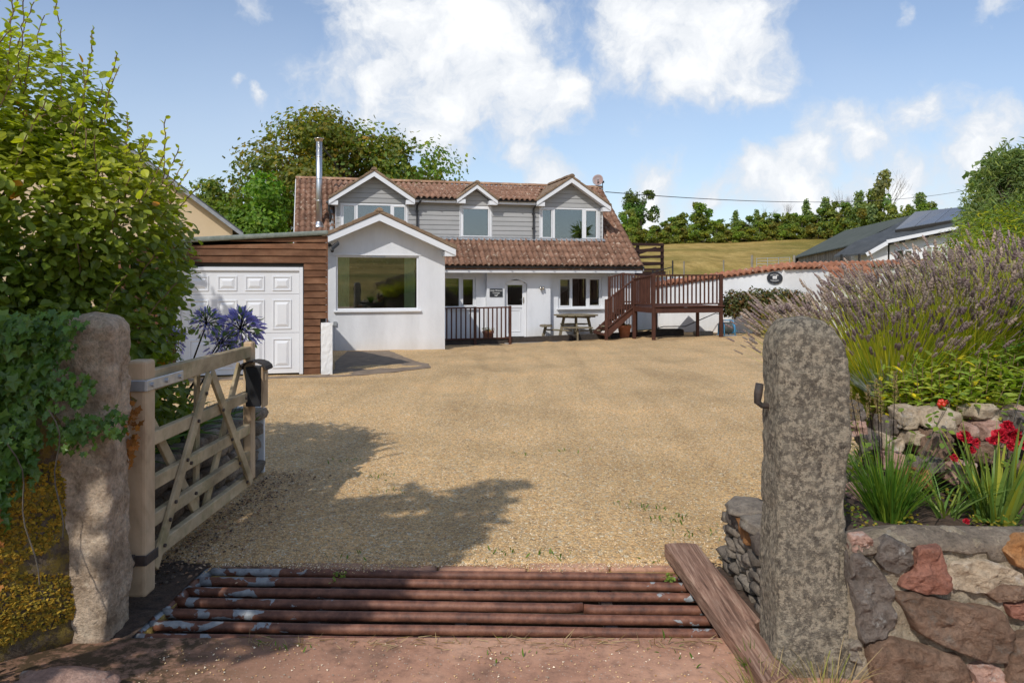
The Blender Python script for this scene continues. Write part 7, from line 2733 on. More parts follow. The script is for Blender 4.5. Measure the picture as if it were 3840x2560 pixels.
o['kind'] = 'stuff'
# long shoots that stand out of the hedge, with leaves in two ranks
tw = MB()
LP, LN, LD, LS, LT = [], [], [], [], []
rr = random.Random(5)
shoots = []
for i in range(150):
    b = HB[rr.randrange(len(HB))]
    a, e = rr.uniform(-2.4, .5), rr.uniform(.1, 1.25)
    dd = Vector((math.cos(a) * math.cos(e), math.sin(a) * math.cos(e), math.sin(e)))
    p = Vector(b[:3]) + Vector((dd.x * b[3], dd.y * b[4], dd.z * b[5])) * .8
    shoots.append((p, (dd + Vector((rr.gauss(0, .2), rr.gauss(0, .2), .8))).normalized(), rr.uniform(.25, .55)))
for x, z, ln_ in ((-2.6, 3.05, .45), (-2.95, 3.1, .5), (-3.0, 3.2, .75), (-3.3, 3.35, .8), (-3.15, 3.3, .6), (-3.55, 3.3, .7), (-2.75, 2.9, .55), (-2.5, 2.75, .45), (-2.42, 2.55, .45), (-3.8, 3.5, .55), (-2.85, 3.0, .7)):
    shoots.append((Vector((x - HX, rr.uniform(-.4, .3), z - .35)), Vector((rr.uniform(-.1, .35), rr.uniform(-.2, .1), 1)).normalized(), ln_))
for p, dv_, ln_ in shoots:
    k = max(5, int(ln_ / .036))
    cur = p.copy()
    side = dv_.cross(Vector((rr.gauss(0, 1), rr.gauss(0, 1), .2))).normalized()
    pts = [cur.copy()]
    wx, wy = p.x + HX, p.y + HY
    if wx + dv_.x * ln_ > -.405 * (wy + dv_.y * ln_) + .22 or (wx > -2.4 and p.z < 1.5):
        continue
    for j in range(k):
        cur = cur + dv_ * (ln_ / k) + Vector((rr.gauss(0, .006), rr.gauss(0, .006), 0))
        pts.append(cur.copy())
        sd2 = side * (1 if j % 2 else -1)
        ld = (sd2 + dv_ * .7).normalized()
        LP.append(cur.copy())
        LD.append(ld)
        LN.append((dv_.cross(sd2) * (1 if rr.random() > .5 else -1) * .4 + Vector((0, -.2, .9)) + Vector((rr.gauss(0, .3), rr.gauss(0, .3), 0))))
        LS.append(rr.uniform(.055, .09) * (1 - .4 * j / k))
        LT.append(1 + .7 * (p.z > 2.0))  # high shoots get brighter colour, standing for sun on them
    tw.tube(pts, [.004] * len(pts), 4, caps=False)
raw(tw, 'twigs', MAT['twig'], hedge)['kind'] = 'stuff'
# the leaves that show largest are single pieces
leaf_me = []
for s, off in ((1.0, 0), (1.05, .04), (.95, -.05)):
    T = LEAF_OVAL[0].copy()
    T[:, 0] *= s
    T[4, 2] += off
    leaf_me.append(np_mesh('leaf', T, LEAF_OVAL[1], MAT['beech_one']))
order = sorted(range(len(LP)), key=lambda i: (LP[i] + Vector((HX, HY, 0)) - Vector((0, 0, CAM_Z))).length)
sel = set(order[:300])
RP, RN, RD, RS, RT = [], [], [], [], []
for i in range(len(LP)):
    nrm = LN[i] - LD[i] * LN[i].dot(LD[i])
    nrm.normalize()
    xax = LD[i].cross(nrm)
    if i in sel:
        m = Matrix((xax, LD[i], nrm)).transposed().to_4x4()
        o = link(bpy.data.objects.new('leaf', leaf_me[i % 3]), hedge)
        o.matrix_local = Matrix.Translation(LP[i]) @ m @ Matrix.Scale(LS[i], 4)
    else:
        RP.append(LP[i]); RS.append(LS[i]); RT.append(LT[i])
        RN.append(np.array(Matrix((xax, LD[i], nrm)).transposed()))
if RP:
    V, F = scatter(*LEAF_OVAL, np.array([list(p) for p in RP]), np.array(RN), np.array(RS))
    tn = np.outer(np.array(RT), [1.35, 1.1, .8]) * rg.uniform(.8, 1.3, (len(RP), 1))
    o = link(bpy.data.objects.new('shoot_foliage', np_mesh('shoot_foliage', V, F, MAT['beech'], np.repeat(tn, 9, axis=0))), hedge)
    o['kind'] = 'stuff'
# stems inside
mb = MB()
for i in range(26):
    b = HB[i % len(HB)]
    x, y = rr.uniform(-1.8, 1.0), rr.uniform(-.4, .4)
    mb.tube([(x, y, 0), (x + rr.gauss(0, .1), y + rr.gauss(0, .1), 1.0), (b[0] + rr.gauss(0, .08), b[1] + rr.gauss(0, .08), b[2] + b[5] * .5)], [.035, .025, .008], 6)
raw(mb, 'stems', MAT['bark'], hedge, True)

# roadside tree just out of view on the left: its crown throws the shade over the grid
road = tree_parts(111, 5.9, 1.1, 1.05, 3.4, 2600, .14, MAT['tree'], GREEN, 10, .68, gap=.14)
plant_tree('roadside_tree', road, (-3.02, .78, 0), 0, (1, 1, 1), 'roadside tree whose crown shades the left of the cattle grid')

garden = tree_parts(112, 6.4, 1.25, 1.2, 3.2, 3400, .16, MAT['tree'], GREEN, 14, .55, gap=.16)
plant_tree('garden_tree', garden, (-7.65, 9.4, 0), 1, (1, 1, 1), 'garden tree left of the garage that throws dappled shade on its door')

# ------------------------------------------------------------------ ivy over the left wall and pillar
ivy = empty('ivy', (-2.5, 3.45, 0), 0, 'dark green ivy hanging over the mossy wall and left pillar', 'ivy')
IX, IY = -2.5, 3.45
rg = np.random.default_rng(121)
cl = [  # cx, cy, cz, rx, ry, rz, weight (world)
    (-2.55, 3.45, 1.18, .40, .14, .28, 5), (-2.95, 3.35, 1.15, .45, .16, .42, 6), (-2.42, 3.40, .92, .26, .12, .22, 3), (-2.75, 3.35, .85, .35, .14, .22, 4), (-2.40, 3.42, 1.32, .22, .12, .18, 3), (-2.30, 3.45, 1.48, .20, .12, .10, 2),
    (-2.10, 3.50, 1.52, .16, .14, .06, 1.2), (-2.02, 3.48, 1.22, .13, .06, .10, 1.6), (-2.0, 3.52, 1.02, .14, .06, .10, 1.8), (-2.18, 3.45, 1.10, .10, .08, .18, 1), (-1.90, 3.62, 1.05, .07, .10, .10, .8), (-2.62, 3.3, .62, .16, .08, .2, 1.2), (-3.2, 3.2, .8, .3, .15, .4, 3), (-2.45, 3.3, .45, .04, .04, .22, .5),
    (-2.22, 3.50, 1.32, .11, .07, .24, 2.6), (-2.24, 3.46, .98, .11, .06, .22, 2.2), (-2.10, 3.52, 1.42, .10, .05, .10, 1.2), (-2.30, 3.40, .72, .08, .06, .16, 1.0)]
C = np.array(cl)
n = 3300
idx = rg.choice(len(C), n, p=C[:, 6] / C[:, 6].sum())
d = rg.normal(size=(n, 3))
d /= np.linalg.norm(d, axis=1, keepdims=True)
P = C[idx, :3] + d * (rg.random(n) ** .45)[:, None] * C[idx, 3:6] - np.array([IX, IY, 0])
nr = np.array([.1, -.85, .45]) + rg.normal(0, .32, (n, 3))
rot = frames(nr, rg, ((0, -.1, -1), .6))
size = rg.uniform(.035, .075, n)
size[np.isin(idx, (6, 7, 8, 9, 10, 13, 16))] *= .6
depth = P[:, 1]
front = np.argsort(depth - size * 3)[:300]
mask = np.zeros(n, bool)
mask[front] = True
ivy_me = []
for s in (1.0, .85, 1.15):
    T = LEAF_IVY[0].copy()
    T[:, 0] *= s
    ivy_me.append(np_mesh('leaf', T, LEAF_IVY[1], MAT['ivy_one']))
for i in front:
    m = Matrix(rot[i].tolist()).to_4x4()
    o = link(bpy.data.objects.new('leaf', ivy_me[i % 3]), ivy)
    o.matrix_local = Matrix.Translation(P[i].tolist()) @ m @ Matrix.Scale(float(size[i]), 4)
V, F = scatter(*LEAF_IVY, P[~mask], rot[~mask], size[~mask])
k = int((~mask).sum())
tn = np.array([(1.1, 1, .8), (.8, .85, .75), (1.45, 1.3, .9), (1.2, 1.2, 1.0)])[rg.integers(0, 4, k)] * rg.uniform(.75, 1.2, (k, 1))
o = link(bpy.data.objects.new('foliage', np_mesh('foliage', V, F, MAT['ivy'], np.repeat(tn, 11, axis=0))), ivy)
o['kind'] = 'stuff'
mb = MB()
for (x0, z0, x1, z1) in ((-2.35, 1.0, -2.42, .25), (-2.6, .8, -2.75, .2), (-2.2, 1.0, -2.05, .4), (-2.02, 1.15, -1.95, .6), (-2.5, .6, -2.3, .05)):
    pts = [(x0 + (x1 - x0) * t - IX + .02 * math.sin(t * 9), 3.36 - IY + .03 * math.sin(t * 5) - .02, z0 + (z1 - z0) * t) for t in [i / 10 for i in range(11)]]
    mb.tube(pts, [.003] * 11, 4, caps=False)
raw(mb, 'stems', MAT['bark'], ivy)
# withered orange ivy along the gate post
n = 150
zz = rg.random(n)
P = np.stack([-1.965 + rg.normal(0, .022, n) - .05 * np.sin(zz * 7), 3.86 + rg.normal(0, .03, n), .45 + .75 * zz], 1)
P2 = np.stack([-2.30 + rg.normal(0, .05, 60), 3.30 + rg.normal(0, .03, 60), rg.uniform(.35, .75, 60)], 1)
P = np.concatenate([P, P2])
n = len(P)
V, F = scatter(*LEAF_IVY, P, frames(np.array([.2, -.8, .3]) + rg.normal(0, .5, (n, 3)), rg), rg.uniform(.02, .045, n))
tn = np.repeat(rg.uniform(.6, 1.25, (n, 1)) * np.ones(3), 11, axis=0)
o = link(bpy.data.objects.new('withered_ivy', np_mesh('withered_ivy', V, F, MAT['dead_leaf'], tn)))
tag(o, 'withered orange ivy leaves clinging beside the gate hinge post', 'ivy')


# ------------------------------------------------------------------ plants
def blades(base, dirs, length, width, droop, seg=5, rg=None):
    """curved strap leaves: arrays (n,3),(n,3),(n),(n),(n) -> V, F (quads)"""
    n = len(base)
    dirs = dirs / np.linalg.norm(dirs, axis=1, keepdims=True)
    hor = dirs.copy()
    hor[:, 2] = 0
    hor /= np.linalg.norm(hor, axis=1, keepdims=True) + 1e-6
    side = np.cross(dirs, np.array([0, 0, 1.0]))
    side /= np.linalg.norm(side, axis=1, keepdims=True) + 1e-6
    # turn the blade face randomly
    if rg is not None:
        a = rg.uniform(-1.0, 1.0, n)[:, None]
        side = side * np.cos(a) + np.cross(side, dirs) * np.sin(a)
    Vs = []
    for j in range(seg + 1):
        t = j / seg
        c = base + dirs * (length * t)[:, None] + hor * (droop * length * t * t * .6)[:, None]
        c = c - np.array([0, 0, 1.0]) * (droop * length * t * t * .8)[:, None]
        w = (width * (1 - t ** 2.2) * .5 + .0004)[:, None]
        Vs += [c - side * w, c + side * w]
    V = np.stack(Vs, 1)
    k = 2 * (seg + 1)
    f = np.array([[2 * j, 2 * j + 1, 2 * j + 3, 2 * j + 2] for j in range(seg)])
    F = (f[None] + (np.arange(n) * k)[:, None, None]).reshape(-1, 4)
    return V.reshape(-1, 3), F, k


def tints(rg, n, pal, k):
    return np.repeat(np.asarray(pal)[rg.integers(0, len(pal), n)] * rg.uniform(.8, 1.2, (n, 1)), k, axis=0)


def blade_plant(name, c, n, spread, length, width, droop, mat, pal, seed, label, lean=(0, 0), base_r=.06, cat='plant', group=None):
    rg = np.random.default_rng(seed)
    a = rg.uniform(0, 2 * math.pi, n)
    q = rg.random(n) ** .6 * spread
    dirs = np.stack([np.cos(a) * q + lean[0], np.sin(a) * q + lean[1], np.ones(n)], 1)
    b = np.stack([np.cos(a) * base_r * rg.random(n), np.sin(a) * base_r * rg.random(n), np.zeros(n)], 1)
    V, F, k = blades(b, dirs, rg.uniform(length[0], length[1], n), rg.uniform(width[0], width[1], n), rg.uniform(droop[0], droop[1], n), 6, rg)
    o = link(bpy.data.objects.new(name, np_mesh(name, V, F, mat, tints(rg, n, pal, k))))
    o.location = c
    return tag(o, label, cat, group)


# ---- lavender: stems with flower spikes
SPIKE = []
SF = []
for r_i, (z, rd) in enumerate(((0, .25), (.14, .55), (.30, .42), (.42, .66), (.58, .46), (.70, .6), (.86, .36), (1.0, .05))):
    for k in range(5):
        t = 2 * math.pi * (k + .5 * (r_i % 2)) / 5
        SPIKE.append((math.cos(t) * rd * .26, z, math.sin(t) * rd * .26))
for r_i in range(7):
    for k in range(5):
        k2 = (k + 1) % 5
        SF.append((r_i * 5 + k, r_i * 5 + k2, r_i * 5 + 5 + k2, r_i * 5 + 5 + k))
SPIKE, SF = np.array(SPIKE), np.array(SF)


def lavender(c, n, L, spread, seed, label, lean=(0, 0, 0), rx=.3, ry=.25):
    rg = np.random.default_rng(seed)
    root = empty('lavender', c, 0, label, 'lavender', 'lavender bushes on the bank')
    a = rg.uniform(0, 2 * math.pi, n)
    q = rg.random(n) ** .5
    b = np.stack([np.cos(a) * q * rx, np.sin(a) * q * ry, rg.uniform(-.05, .1, n)], 1)
    dirs = np.stack([np.cos(a) * q * spread + lean[0], np.sin(a) * q * spread + lean[1], np.full(n, 1.0) + lean[2]], 1) + rg.normal(0, .10, (n, 3))
    dirs /= np.linalg.norm(dirs, axis=1, keepdims=True)
    ln = rg.uniform(L[0], L[1], n)
    dr = rg.uniform(0, .16, n)
    V, F, k = blades(b, dirs, ln, np.full(n, .0075), dr, 5, rg)
    pal = [(1, 1, 1), (1.25, 1.15, .9), (.75, .9, .9), (1.5, 1.25, 1.1)]
    so = link(bpy.data.objects.new('stems', np_mesh('stems', V, F, MAT['lav_stem'], tints(rg, n, pal, k))), root)
    so['kind'] = 'stuff'
    tip = V.reshape(n, k, 3)
    end = (tip[:, -1] + tip[:, -2]) / 2
    prev = (tip[:, -5] + tip[:, -6]) / 2
    dd = end - prev
    dd /= np.linalg.norm(dd, axis=1, keepdims=True)
    rot = frames(np.cross(dd, rg.normal(size=(n, 3))), rg)
    rot[:, :, 1] = dd
    rot[:, :, 2] = np.cross(rot[:, :, 0], dd)
    rot[:, :, 0] = np.cross(dd, rot[:, :, 2])
    sl_ = rg.uniform(.045, .085, n)
    V2, F2 = scatter(SPIKE, SF, end - dd * .02, rot, sl_)
    fo = link(bpy.data.objects.new('flowers', np_mesh('flowers', V2, F2, MAT['lav_flower'], tints(rg, n, [(1, 1, 1), (.8, .75, .85), (1.15, 1.1, 1.05), (.65, .6, .7)], len(SPIKE)))), root)
    fo['kind'] = 'stuff'
    # grey-green leafy base
    m = int(n * .8)
    a = rg.uniform(0, 2 * math.pi, m)
    q = rg.random(m) ** .5
    b = np.stack([np.cos(a) * q * rx * 1.2, np.sin(a) * q * ry * 1.2, rg.uniform(-.08, .25, m)], 1)
    dirs = np.stack([np.cos(a) * q * spread * 1.3 + lean[0], np.sin(a) * q * spread * 1.3 + lean[1], np.full(m, .8)], 1) + rg.normal(0, .25, (m, 3))
    V, F, k = blades(b, dirs, rg.uniform(.12, .3, m), np.full(m, .009), rg.uniform(.05, .3, m), 3, rg)
    lo = link(bpy.data.objects.new('leaves', np_mesh('leaves', V, F, MAT['lav_stem'], tints(rg, m, [(.55, .7, .7), (.7, .8, .8), (.45, .6, .5)], k))), root)
    lo['kind'] = 'stuff'
    return root


lavender((2.60, 5.35, .86), 1500, (.62, .90), .95, 131, 'leftmost lavender bush leaning out over the gravel beside the pillar', lean=(-.26, -.12, .05), rx=.32, ry=.28)
lavender((3.20, 5.45, .95), 1700, (.70, 1.0), .80, 132, 'middle lavender bush of the three on the bank', lean=(-.10, -.12, 0), rx=.34, ry=.30)
lavender((3.85, 5.55, 1.0), 1600, (.75, 1.12), .75, 133, 'tallest lavender bush at the right edge of the bank', lean=(-.06, -.10, 0), rx=.36, ry=.3)

# ---- sage: arching shoots with lance leaves
def sage_bush(c, rx, ry, h, n, seed, label):
    rg = np.random.default_rng(seed)
    root = empty('sage_bush', c, 0, label, 'shrub')
    P, D = [], []
    mb = MB()
    for i in range(n):
        a = rg.uniform(0, 2 * math.pi)
        q = rg.random() ** .5
        b = Vector((math.cos(a) * q * rx, math.sin(a) * q * ry, -.05))
        tip = b * 1.25 + Vector((rg.normal(0, .04), -.05, h * rg.uniform(.55, 1.0) * (1 - .35 * q)))
        mb.tube([b, b.lerp(tip, .5), tip], [.004, .003, .002], 4, caps=False)
        m = 16
        for j in range(m):
            t = .25 + .75 * j / m
            p = b.lerp(tip, t)
            aa = j * 2.4 + a
            P.append(list(p))
            D.append([math.cos(aa), math.sin(aa), .45 - .5 * (1 - t) + rg.normal(0, .2)])
    raw(mb, 'stems', MAT['twig'], root)
    P, D = np.array(P), np.array(D)
    D /= np.linalg.norm(D, axis=1, keepdims=True)
    n = len(P)
    up = np.array([0, 0, 1.0]) + rg.normal(0, .25, (n, 3))
    x = np.cross(D, up)
    x /= np.linalg.norm(x, axis=1, keepdims=True)
    rot = np.stack([x, D, np.cross(x, D)], 2)
    T = LEAF_LANCE[0].copy()
    T[:, 0] *= 1.5
    V, F = scatter(T, LEAF_LANCE[1], P, rot, rg.uniform(.06, .105, n))
    pal = [(1, 1, 1), (.8, .95, .9), (1.2, 1.1, .9), (1, 1.05, 1.0), (2.2, 1.5, .5)]
    o = link(bpy.data.objects.new('leaves', np_mesh('leaves', V, F, MAT['sage'], np.repeat(np.asarray(pal)[rg.choice(5, n, p=[.3, .25, .2, .17, .08])] * rg.uniform(.8, 1.15, (n, 1)), 7, axis=0))), root)
    o['kind'] = 'stuff'


sage_bush((2.72, 4.74, .86), .38, .22, .56, 120, 141, 'yellow-green sage bush below the lavender in front of the rocks')
sage_bush((3.12, 4.80, .92), .26, .20, .58, 60, 142, 'second sage bush at the right edge under the lavender')
# silvery curry plant
rg = np.random.default_rng(143)
n = 380
a = rg.uniform(0, 2 * math.pi, n)
q = rg.random(n) ** .5
V, F, k = blades(np.stack([np.cos(a) * q * .1, np.sin(a) * q * .08, np.zeros(n)], 1), np.stack([np.cos(a) * q * .9 - .2, np.sin(a) * q * .9, np.ones(n)], 1), rg.uniform(.12, .3, n), np.full(n, .004), rg.uniform(0, .2, n), 3, rg)
o = link(bpy.data.objects.new('curry_plant', np_mesh('curry_plant', V, F, MAT['silver'], tints(rg, n, [(1, 1, 1), (.8, .85, .8)], k))))
o.location = (2.42, 4.98, .96)
tag(o, 'wispy silver-leaved plant between the lavender and the sage', 'plant')

# ---- grass tuft, iris, seed heads
blade_plant('grass_tuft', (1.90, 3.86, .50), 330, .62, (.22, .52), (.004, .008), (.0, .35), MAT['grass'], [(1, 1, 1), (.8, .95, .9), (1.3, 1.15, .8), (.7, .9, .8)], 151, 'dense green grass tuft behind the wall beside the right pillar', base_r=.07)
blade_plant('iris_clump', (2.42, 3.84, .50), 85, .50, (.25, .60), (.014, .026), (.0, .22), MAT['iris'], [(1, 1, 1), (.85, 1, .95), (1.25, 1.1, .8), (1.9, 1.3, .6)], 152, 'clump of pale green sword-shaped iris leaves in the bed', base_r=.10)
blade_plant('day_lily', (2.22, 3.92, .50), 40, .95, (.25, .45), (.006, .012), (.2, .6), MAT['iris'], [(1, 1, 1), (1.3, 1.1, .7), (.7, .9, .7)], 153, 'arching yellowish leaves left of the iris clump', base_r=.06)
seed = empty('seed_heads', (1.93, 3.98, .5), 0, 'tall straw-coloured fluffy seed heads above the grass tuft', 'grass')
rg = np.random.default_rng(155)
mb = MB()
for i, (x, y, h) in enumerate(((-.13, .10, .62), (-.08, .12, .58), (-.03, .11, .63), (.02, .12, .66), (.03, .10, .60), (.13, .14, .70))):
    tip = Vector((x, y, h))
    mb2 = MB().tube([(x * .3, 0, 0), (x * .7, y * .6, h * .5), tip], [.002, .002, .0015], 4)
    mb2.build('stalk', MAT['straw'], seed)
    n = 220
    t = rg.random(n)
    a = rg.uniform(0, 2 * math.pi, n)
    ln = .17
    rad = .012 * np.sin(np.pi * np.clip(t * .9 + .08, 0, 1))
    P = np.stack([x + np.cos(a) * rad, y + np.sin(a) * rad, h - .03 - t * ln + .05], 1)
    V, F = scatter(*LEAF_LANCE, P, frames(rg.normal(size=(n, 3)), rg, ((0, 0, 1), .5)), rg.uniform(.008, .018, n))
    link(bpy.data.objects.new('plume', np_mesh('plume', V, F, MAT['straw'], tints(rg, n, [(1, 1, 1), (.8, .75, .7)], 7))), seed)

# ---- roses
def rose(c, r, seed, label):
    rg = np.random.default_rng(seed)
    P, N_ = [], []
    n = 46
    for i in range(n):
        t = i / n
        a = i * 2.4
        rr_ = r * (.15 + .6 * t)
        P.append((math.cos(a) * rr_ * .6, math.sin(a) * rr_ * .6, r * .5 * (1 - t) - .2 * r))
        N_.append((math.cos(a) * (.9 - .6 * t), math.sin(a) * (.9 - .6 * t), .35 + .9 * t))
    P, N_ = np.array(P), np.array(N_) + rg.normal(0, .15, (n, 3))
    T = LEAF_OVAL[0].copy()
    T[:, 0] *= 1.7
    T[:, 1] -= .4
    T[[2, 6], 2] += .12
    V, F = scatter(T, LEAF_OVAL[1], P, frames(N_, rg, ((0, 0, 1), .6)), rg.uniform(.6, .95, n) * r)
    o = link(bpy.data.objects.new('rose', np_mesh('rose', V, F, MAT['rose'], tints(rg, n, [(1, 1, 1), (.7, .7, .7), (1.2, 1.1, 1.1)], 9))))
    o.location = c
    o.rotation_euler = (rg.uniform(.5, 1.0), rg.uniform(-.3, .3), 0)
    return tag(o, label, 'rose', 'red roses in front of the rockery')


for i, (x, z, r, lab) in enumerate(((2.36, .90, .05, 'dark red rose hanging at the left of the rose cluster'), (2.415, .87, .035, 'small red rose below the left bloom'), (2.545, .905, .055, 'red rose in the middle of the right cluster'), (2.62, .90, .06, 'largest red rose at the right of the cluster'),
                                    (2.58, .955, .045, 'topmost red rose of the cluster'), (2.665, .86, .045, 'red rose low at the right of the cluster'), (2.30, .79, .03, 'faded crimson rose drooping left of the iris leaves'), (2.39, .83, .032, 'crimson rose below the dark left bloom'), (2.50, .88, .035, 'red rose bud between the two clusters'), (2.60, .85, .04, 'deep red rose half behind the iris leaves'))):
    rose((x, 3.99, z), r, 160 + i, lab)
bush = empty('rose_bush', (2.3, 4.05, .5), 0, 'thorny rose stems with sparse leaves and red hips in the bed', 'shrub')
mb = MB()
stem_pts = []
rr = random.Random(9)
for (x0, x1, z1, y1) in ((-.25, -.03, 1.02 - .5, .0), (-.25, .02, .6, .0), (.1, .06, .35, -.04), (.1, .30, .42, -.03), (.2, .34, .45, -.05), (-.3, -.48, .42, .05), (-.3, -.30, .5, .0), (-.28, -.62, .28, .03), (.25, .5, .8, .1), (.22, .62, .7, .1)):
    pts = [Vector((x0 + (x1 - x0) * t + .01 * math.sin(t * 8), y1 * t, z1 * t)) for t in [k / 6 for k in range(7)]]
    stem_pts += pts[2:]
    mb.tube(pts, [.0035, .003, .003, .0025, .0025, .002, .002], 5, caps=False)
raw(mb, 'stems', MAT['bark'], bush)
n = 170
P = np.array([list(stem_pts[rr.randrange(len(stem_pts))] + Vector((rr.gauss(0, .035), rr.gauss(0, .03), rr.gauss(0, .035)))) for _ in range(n)])
rg = np.random.default_rng(171)
V, F = scatter(*LEAF_OVAL, P, frames(np.stack([rg.normal(0, .5, n), rg.normal(-.3, .5, n), np.ones(n)], 1), rg), rg.uniform(.025, .05, n))
link(bpy.data.objects.new('leaves', np_mesh('leaves', V, F, MAT['bush'], tints(rg, n, [(.8, .9, .9), (1.1, 1.1, .8)], 9))), bush)
hip_me = MB().lathe([(0, -.012), (.008, -.009), (.012, 0), (.009, .009), (.003, .013), (0, .014)], n=8).mesh('hip', MAT['hip'], True)
for k in range(7):
    inst('hip', hip_me, bush, (-.02 + rr.uniform(-.035, .035), rr.uniform(-.03, .02), .56 + rr.uniform(-.02, .02)))

# low ground cover in the bed
rg = np.random.default_rng(175)
n = 2600
X, Y = rg.uniform(1.66, 3.6, n), 3.62 + rg.random(n) ** 1.2 * .75
keep = np.array([noise.noise(Vector((a * 4, b * 4, 2))) for a, b in zip(X, Y)]) > .02
X, Y = X[keep], Y[keep]
n = len(X)
P = np.stack([X, Y, np.array([bed_z(a, b) for a, b in zip(X, Y)]) + rg.random(n) * .07], 1)
V, F = scatter(*LEAF_OVAL, P, frames(np.stack([rg.normal(0, .5, n), rg.normal(0, .5, n), np.ones(n)], 1), rg), rg.uniform(.012, .03, n))
tag(link(bpy.data.objects.new('ground_cover', np_mesh('ground_cover', V, F, MAT['bush'], tints(rg, n, [(.6, .8, .7), (.8, .9, .8), (2.2, 1.2, .9), (1.2, .9, .6)], 9)))), 'low green ground cover on the soil behind the wall', 'ground cover', kind='stuff')
# bank cover under and beyond the lavender
n = 4200
X, Y = rg.uniform(2.25, 5.2, n), rg.uniform(4.75, 7.4, n)
P = np.stack([X, Y, np.array([bed_z(a, b) for a, b in zip(X, Y)]) + rg.random(n) * .12], 1)
P = P[P[:, 2] > .3]
n = len(P)
V, F = scatter(*LEAF_LANCE, P, frames(np.stack([rg.normal(0, .8, n), rg.normal(0, .8, n), np.ones(n)], 1), rg, ((0, 0, 1), .4)), rg.uniform(.05, .12, n))
tag(link(bpy.data.objects.new('bank_cover', np_mesh('bank_cover', V, F, MAT['bush'], tints(rg, n, [(.8, .9, .8), (1.1, 1.05, .8), (1.8, 1.3, .7)], 7)))), 'mixed green growth covering the bank under the lavender', 'ground cover', kind='stuff')

# pinnate shrub at the right edge
ps = empty('pinnate_shrub', (3.32, 4.75, .95), 0, 'fresh green shrub with rows of leaflets at the right edge', 'shrub')
P, D = [], []
mb = MB()
for i in range(26):
    a = rr.uniform(1.9, 4.6)
    e = rr.uniform(-.1, .9)
    dd = Vector((math.cos(a) * math.cos(e), math.sin(a) * math.cos(e) * .6, math.sin(e)))
    b = Vector((rr.uniform(-.05, .25), rr.uniform(-.1, .1), rr.uniform(.05, .55)))
    ln_ = rr.uniform(.2, .32)
    tip = b + dd * ln_ - Vector((0, 0, .06))
    mb.tube([b, b.lerp(tip, .5) + Vector((0, 0, .02)), tip], [.003, .002, .001], 4, caps=False)
    sd2 = dd.cross(Vector((0, 0, 1))).normalized()
    for j in range(7):
        p = b.lerp(tip, .25 + .75 * j / 6)
        for s in (-1, 1):
            P.append(list(p))
            D.append(list((sd2 * s + dd * .5 + Vector((0, 0, -.15))).normalized()))
mb.tube([(0, 0, -.1), (.1, 0, .6)], [.012, .006], 5)
raw(mb, 'stems', MAT['twig'], ps)
P, D = np.array(P), np.array(D)
n = len(P)
x = np.cross(D, np.array([0, -.2, 1.0]))
x /= np.linalg.norm(x, axis=1, keepdims=True)
V, F = scatter(*LEAF_OVAL, P, np.stack([x, D, np.cross(x, D)], 2), rg.uniform(.05, .075, n))
_lf = link(bpy.data.objects.new('leaflets', np_mesh('leaflets', V, F, MAT['agap_leaf'], tints(rg, n, [(1.2, 1.2, 1.3), (1, 1.05, 1.2)], 9))), ps)
_lf['kind'] = 'stuff'

# little purple flowers on the return wall and beside the pillar
for c, lab in (((1.50, 4.30, .42), 'small purple flower growing on top of the return wall'), ((1.56, 3.80, .62), 'small purple flower peeping out right of the pillar')):
    o = empty('purple_flower', c, 0, lab, 'flower')
    n = 12
    P = rg.normal(0, .008, (n, 3)) + np.array([0, 0, .07])
    V, F = scatter(*LEAF_OVAL, P, frames(rg.normal(size=(n, 3)) + np.array([0, -.6, .4]), rg), rg.uniform(.016, .026, n))
    link(bpy.data.objects.new('petals', np_mesh('petals', V, F, MAT['agap'], tints(rg, n, [(1.2, .9, 1.3), (1, .8, 1.1)], 9))), o)
    P = rg.normal(0, .03, (20, 3)) * np.array([1, 1, .6]) + np.array([.04, 0, .02])
    V, F = scatter(*LEAF_OVAL, P, frames(rg.normal(size=(20, 3)) + np.array([0, -.3, .8]), rg), rg.uniform(.02, .035, 20))
    link(bpy.data.objects.new('leaves', np_mesh('leaves', V, F, MAT['bush'], tints(rg, 20, [(1, 1, 1)], 9))), o)
o = rose((2.17, 3.66, .565), .02, 181, 'single pink fallen petal on the soil behind the wall')

# dry grass at the foot of the right pillar
blade_plant('dry_grass', (1.02, 3.14, .0), 90, .9, (.06, .22), (.0025, .005), (.0, .5), MAT['straw'], [(1, 1, 1), (.8, .75, .6), (.55, .7, .35)], 191, 'dry straw-coloured grass at the foot of the right pillar beside the plank', base_r=.10)
blade_plant('dry_grass', (1.30, 3.20, .0), 70, .8, (.06, .26), (.0025, .005), (.0, .5), MAT['straw'], [(1, 1, 1), (.8, .75, .6), (.6, .8, .4)], 192, 'dry straw-coloured grass in front of the right pillar', base_r=.14)
blade_plant('grass_tuft', (1.06, 3.36, .0), 40, .7, (.05, .15), (.003, .006), (.0, .4), MAT['grass'], [(1, 1, 1), (.8, .9, .8)], 193, 'small green grass tuft between the plank and the pillar', base_r=.04)
# straw and scraps along the near edge of the grid
n = 260
P = np.stack([rg.uniform(-1.3, 1.0, n), 3.60 + rg.normal(0, .035, n), np.full(n, .010)], 1)
dirs = np.stack([rg.normal(0, 1, n), rg.normal(0, .4, n), rg.uniform(0, .25, n)], 1)
V, F, k = blades(P, dirs, rg.uniform(.02, .09, n), np.full(n, .003), np.zeros(n), 2, rg)
tag(link(bpy.data.objects.new('straw_litter', np_mesh('straw_litter', V, F, MAT['straw'], tints(rg, n, [(1, 1, 1), (.6, .5, .4)], k)))), 'scraps of straw along the near edge of the cattle grid', 'straw', kind='stuff')

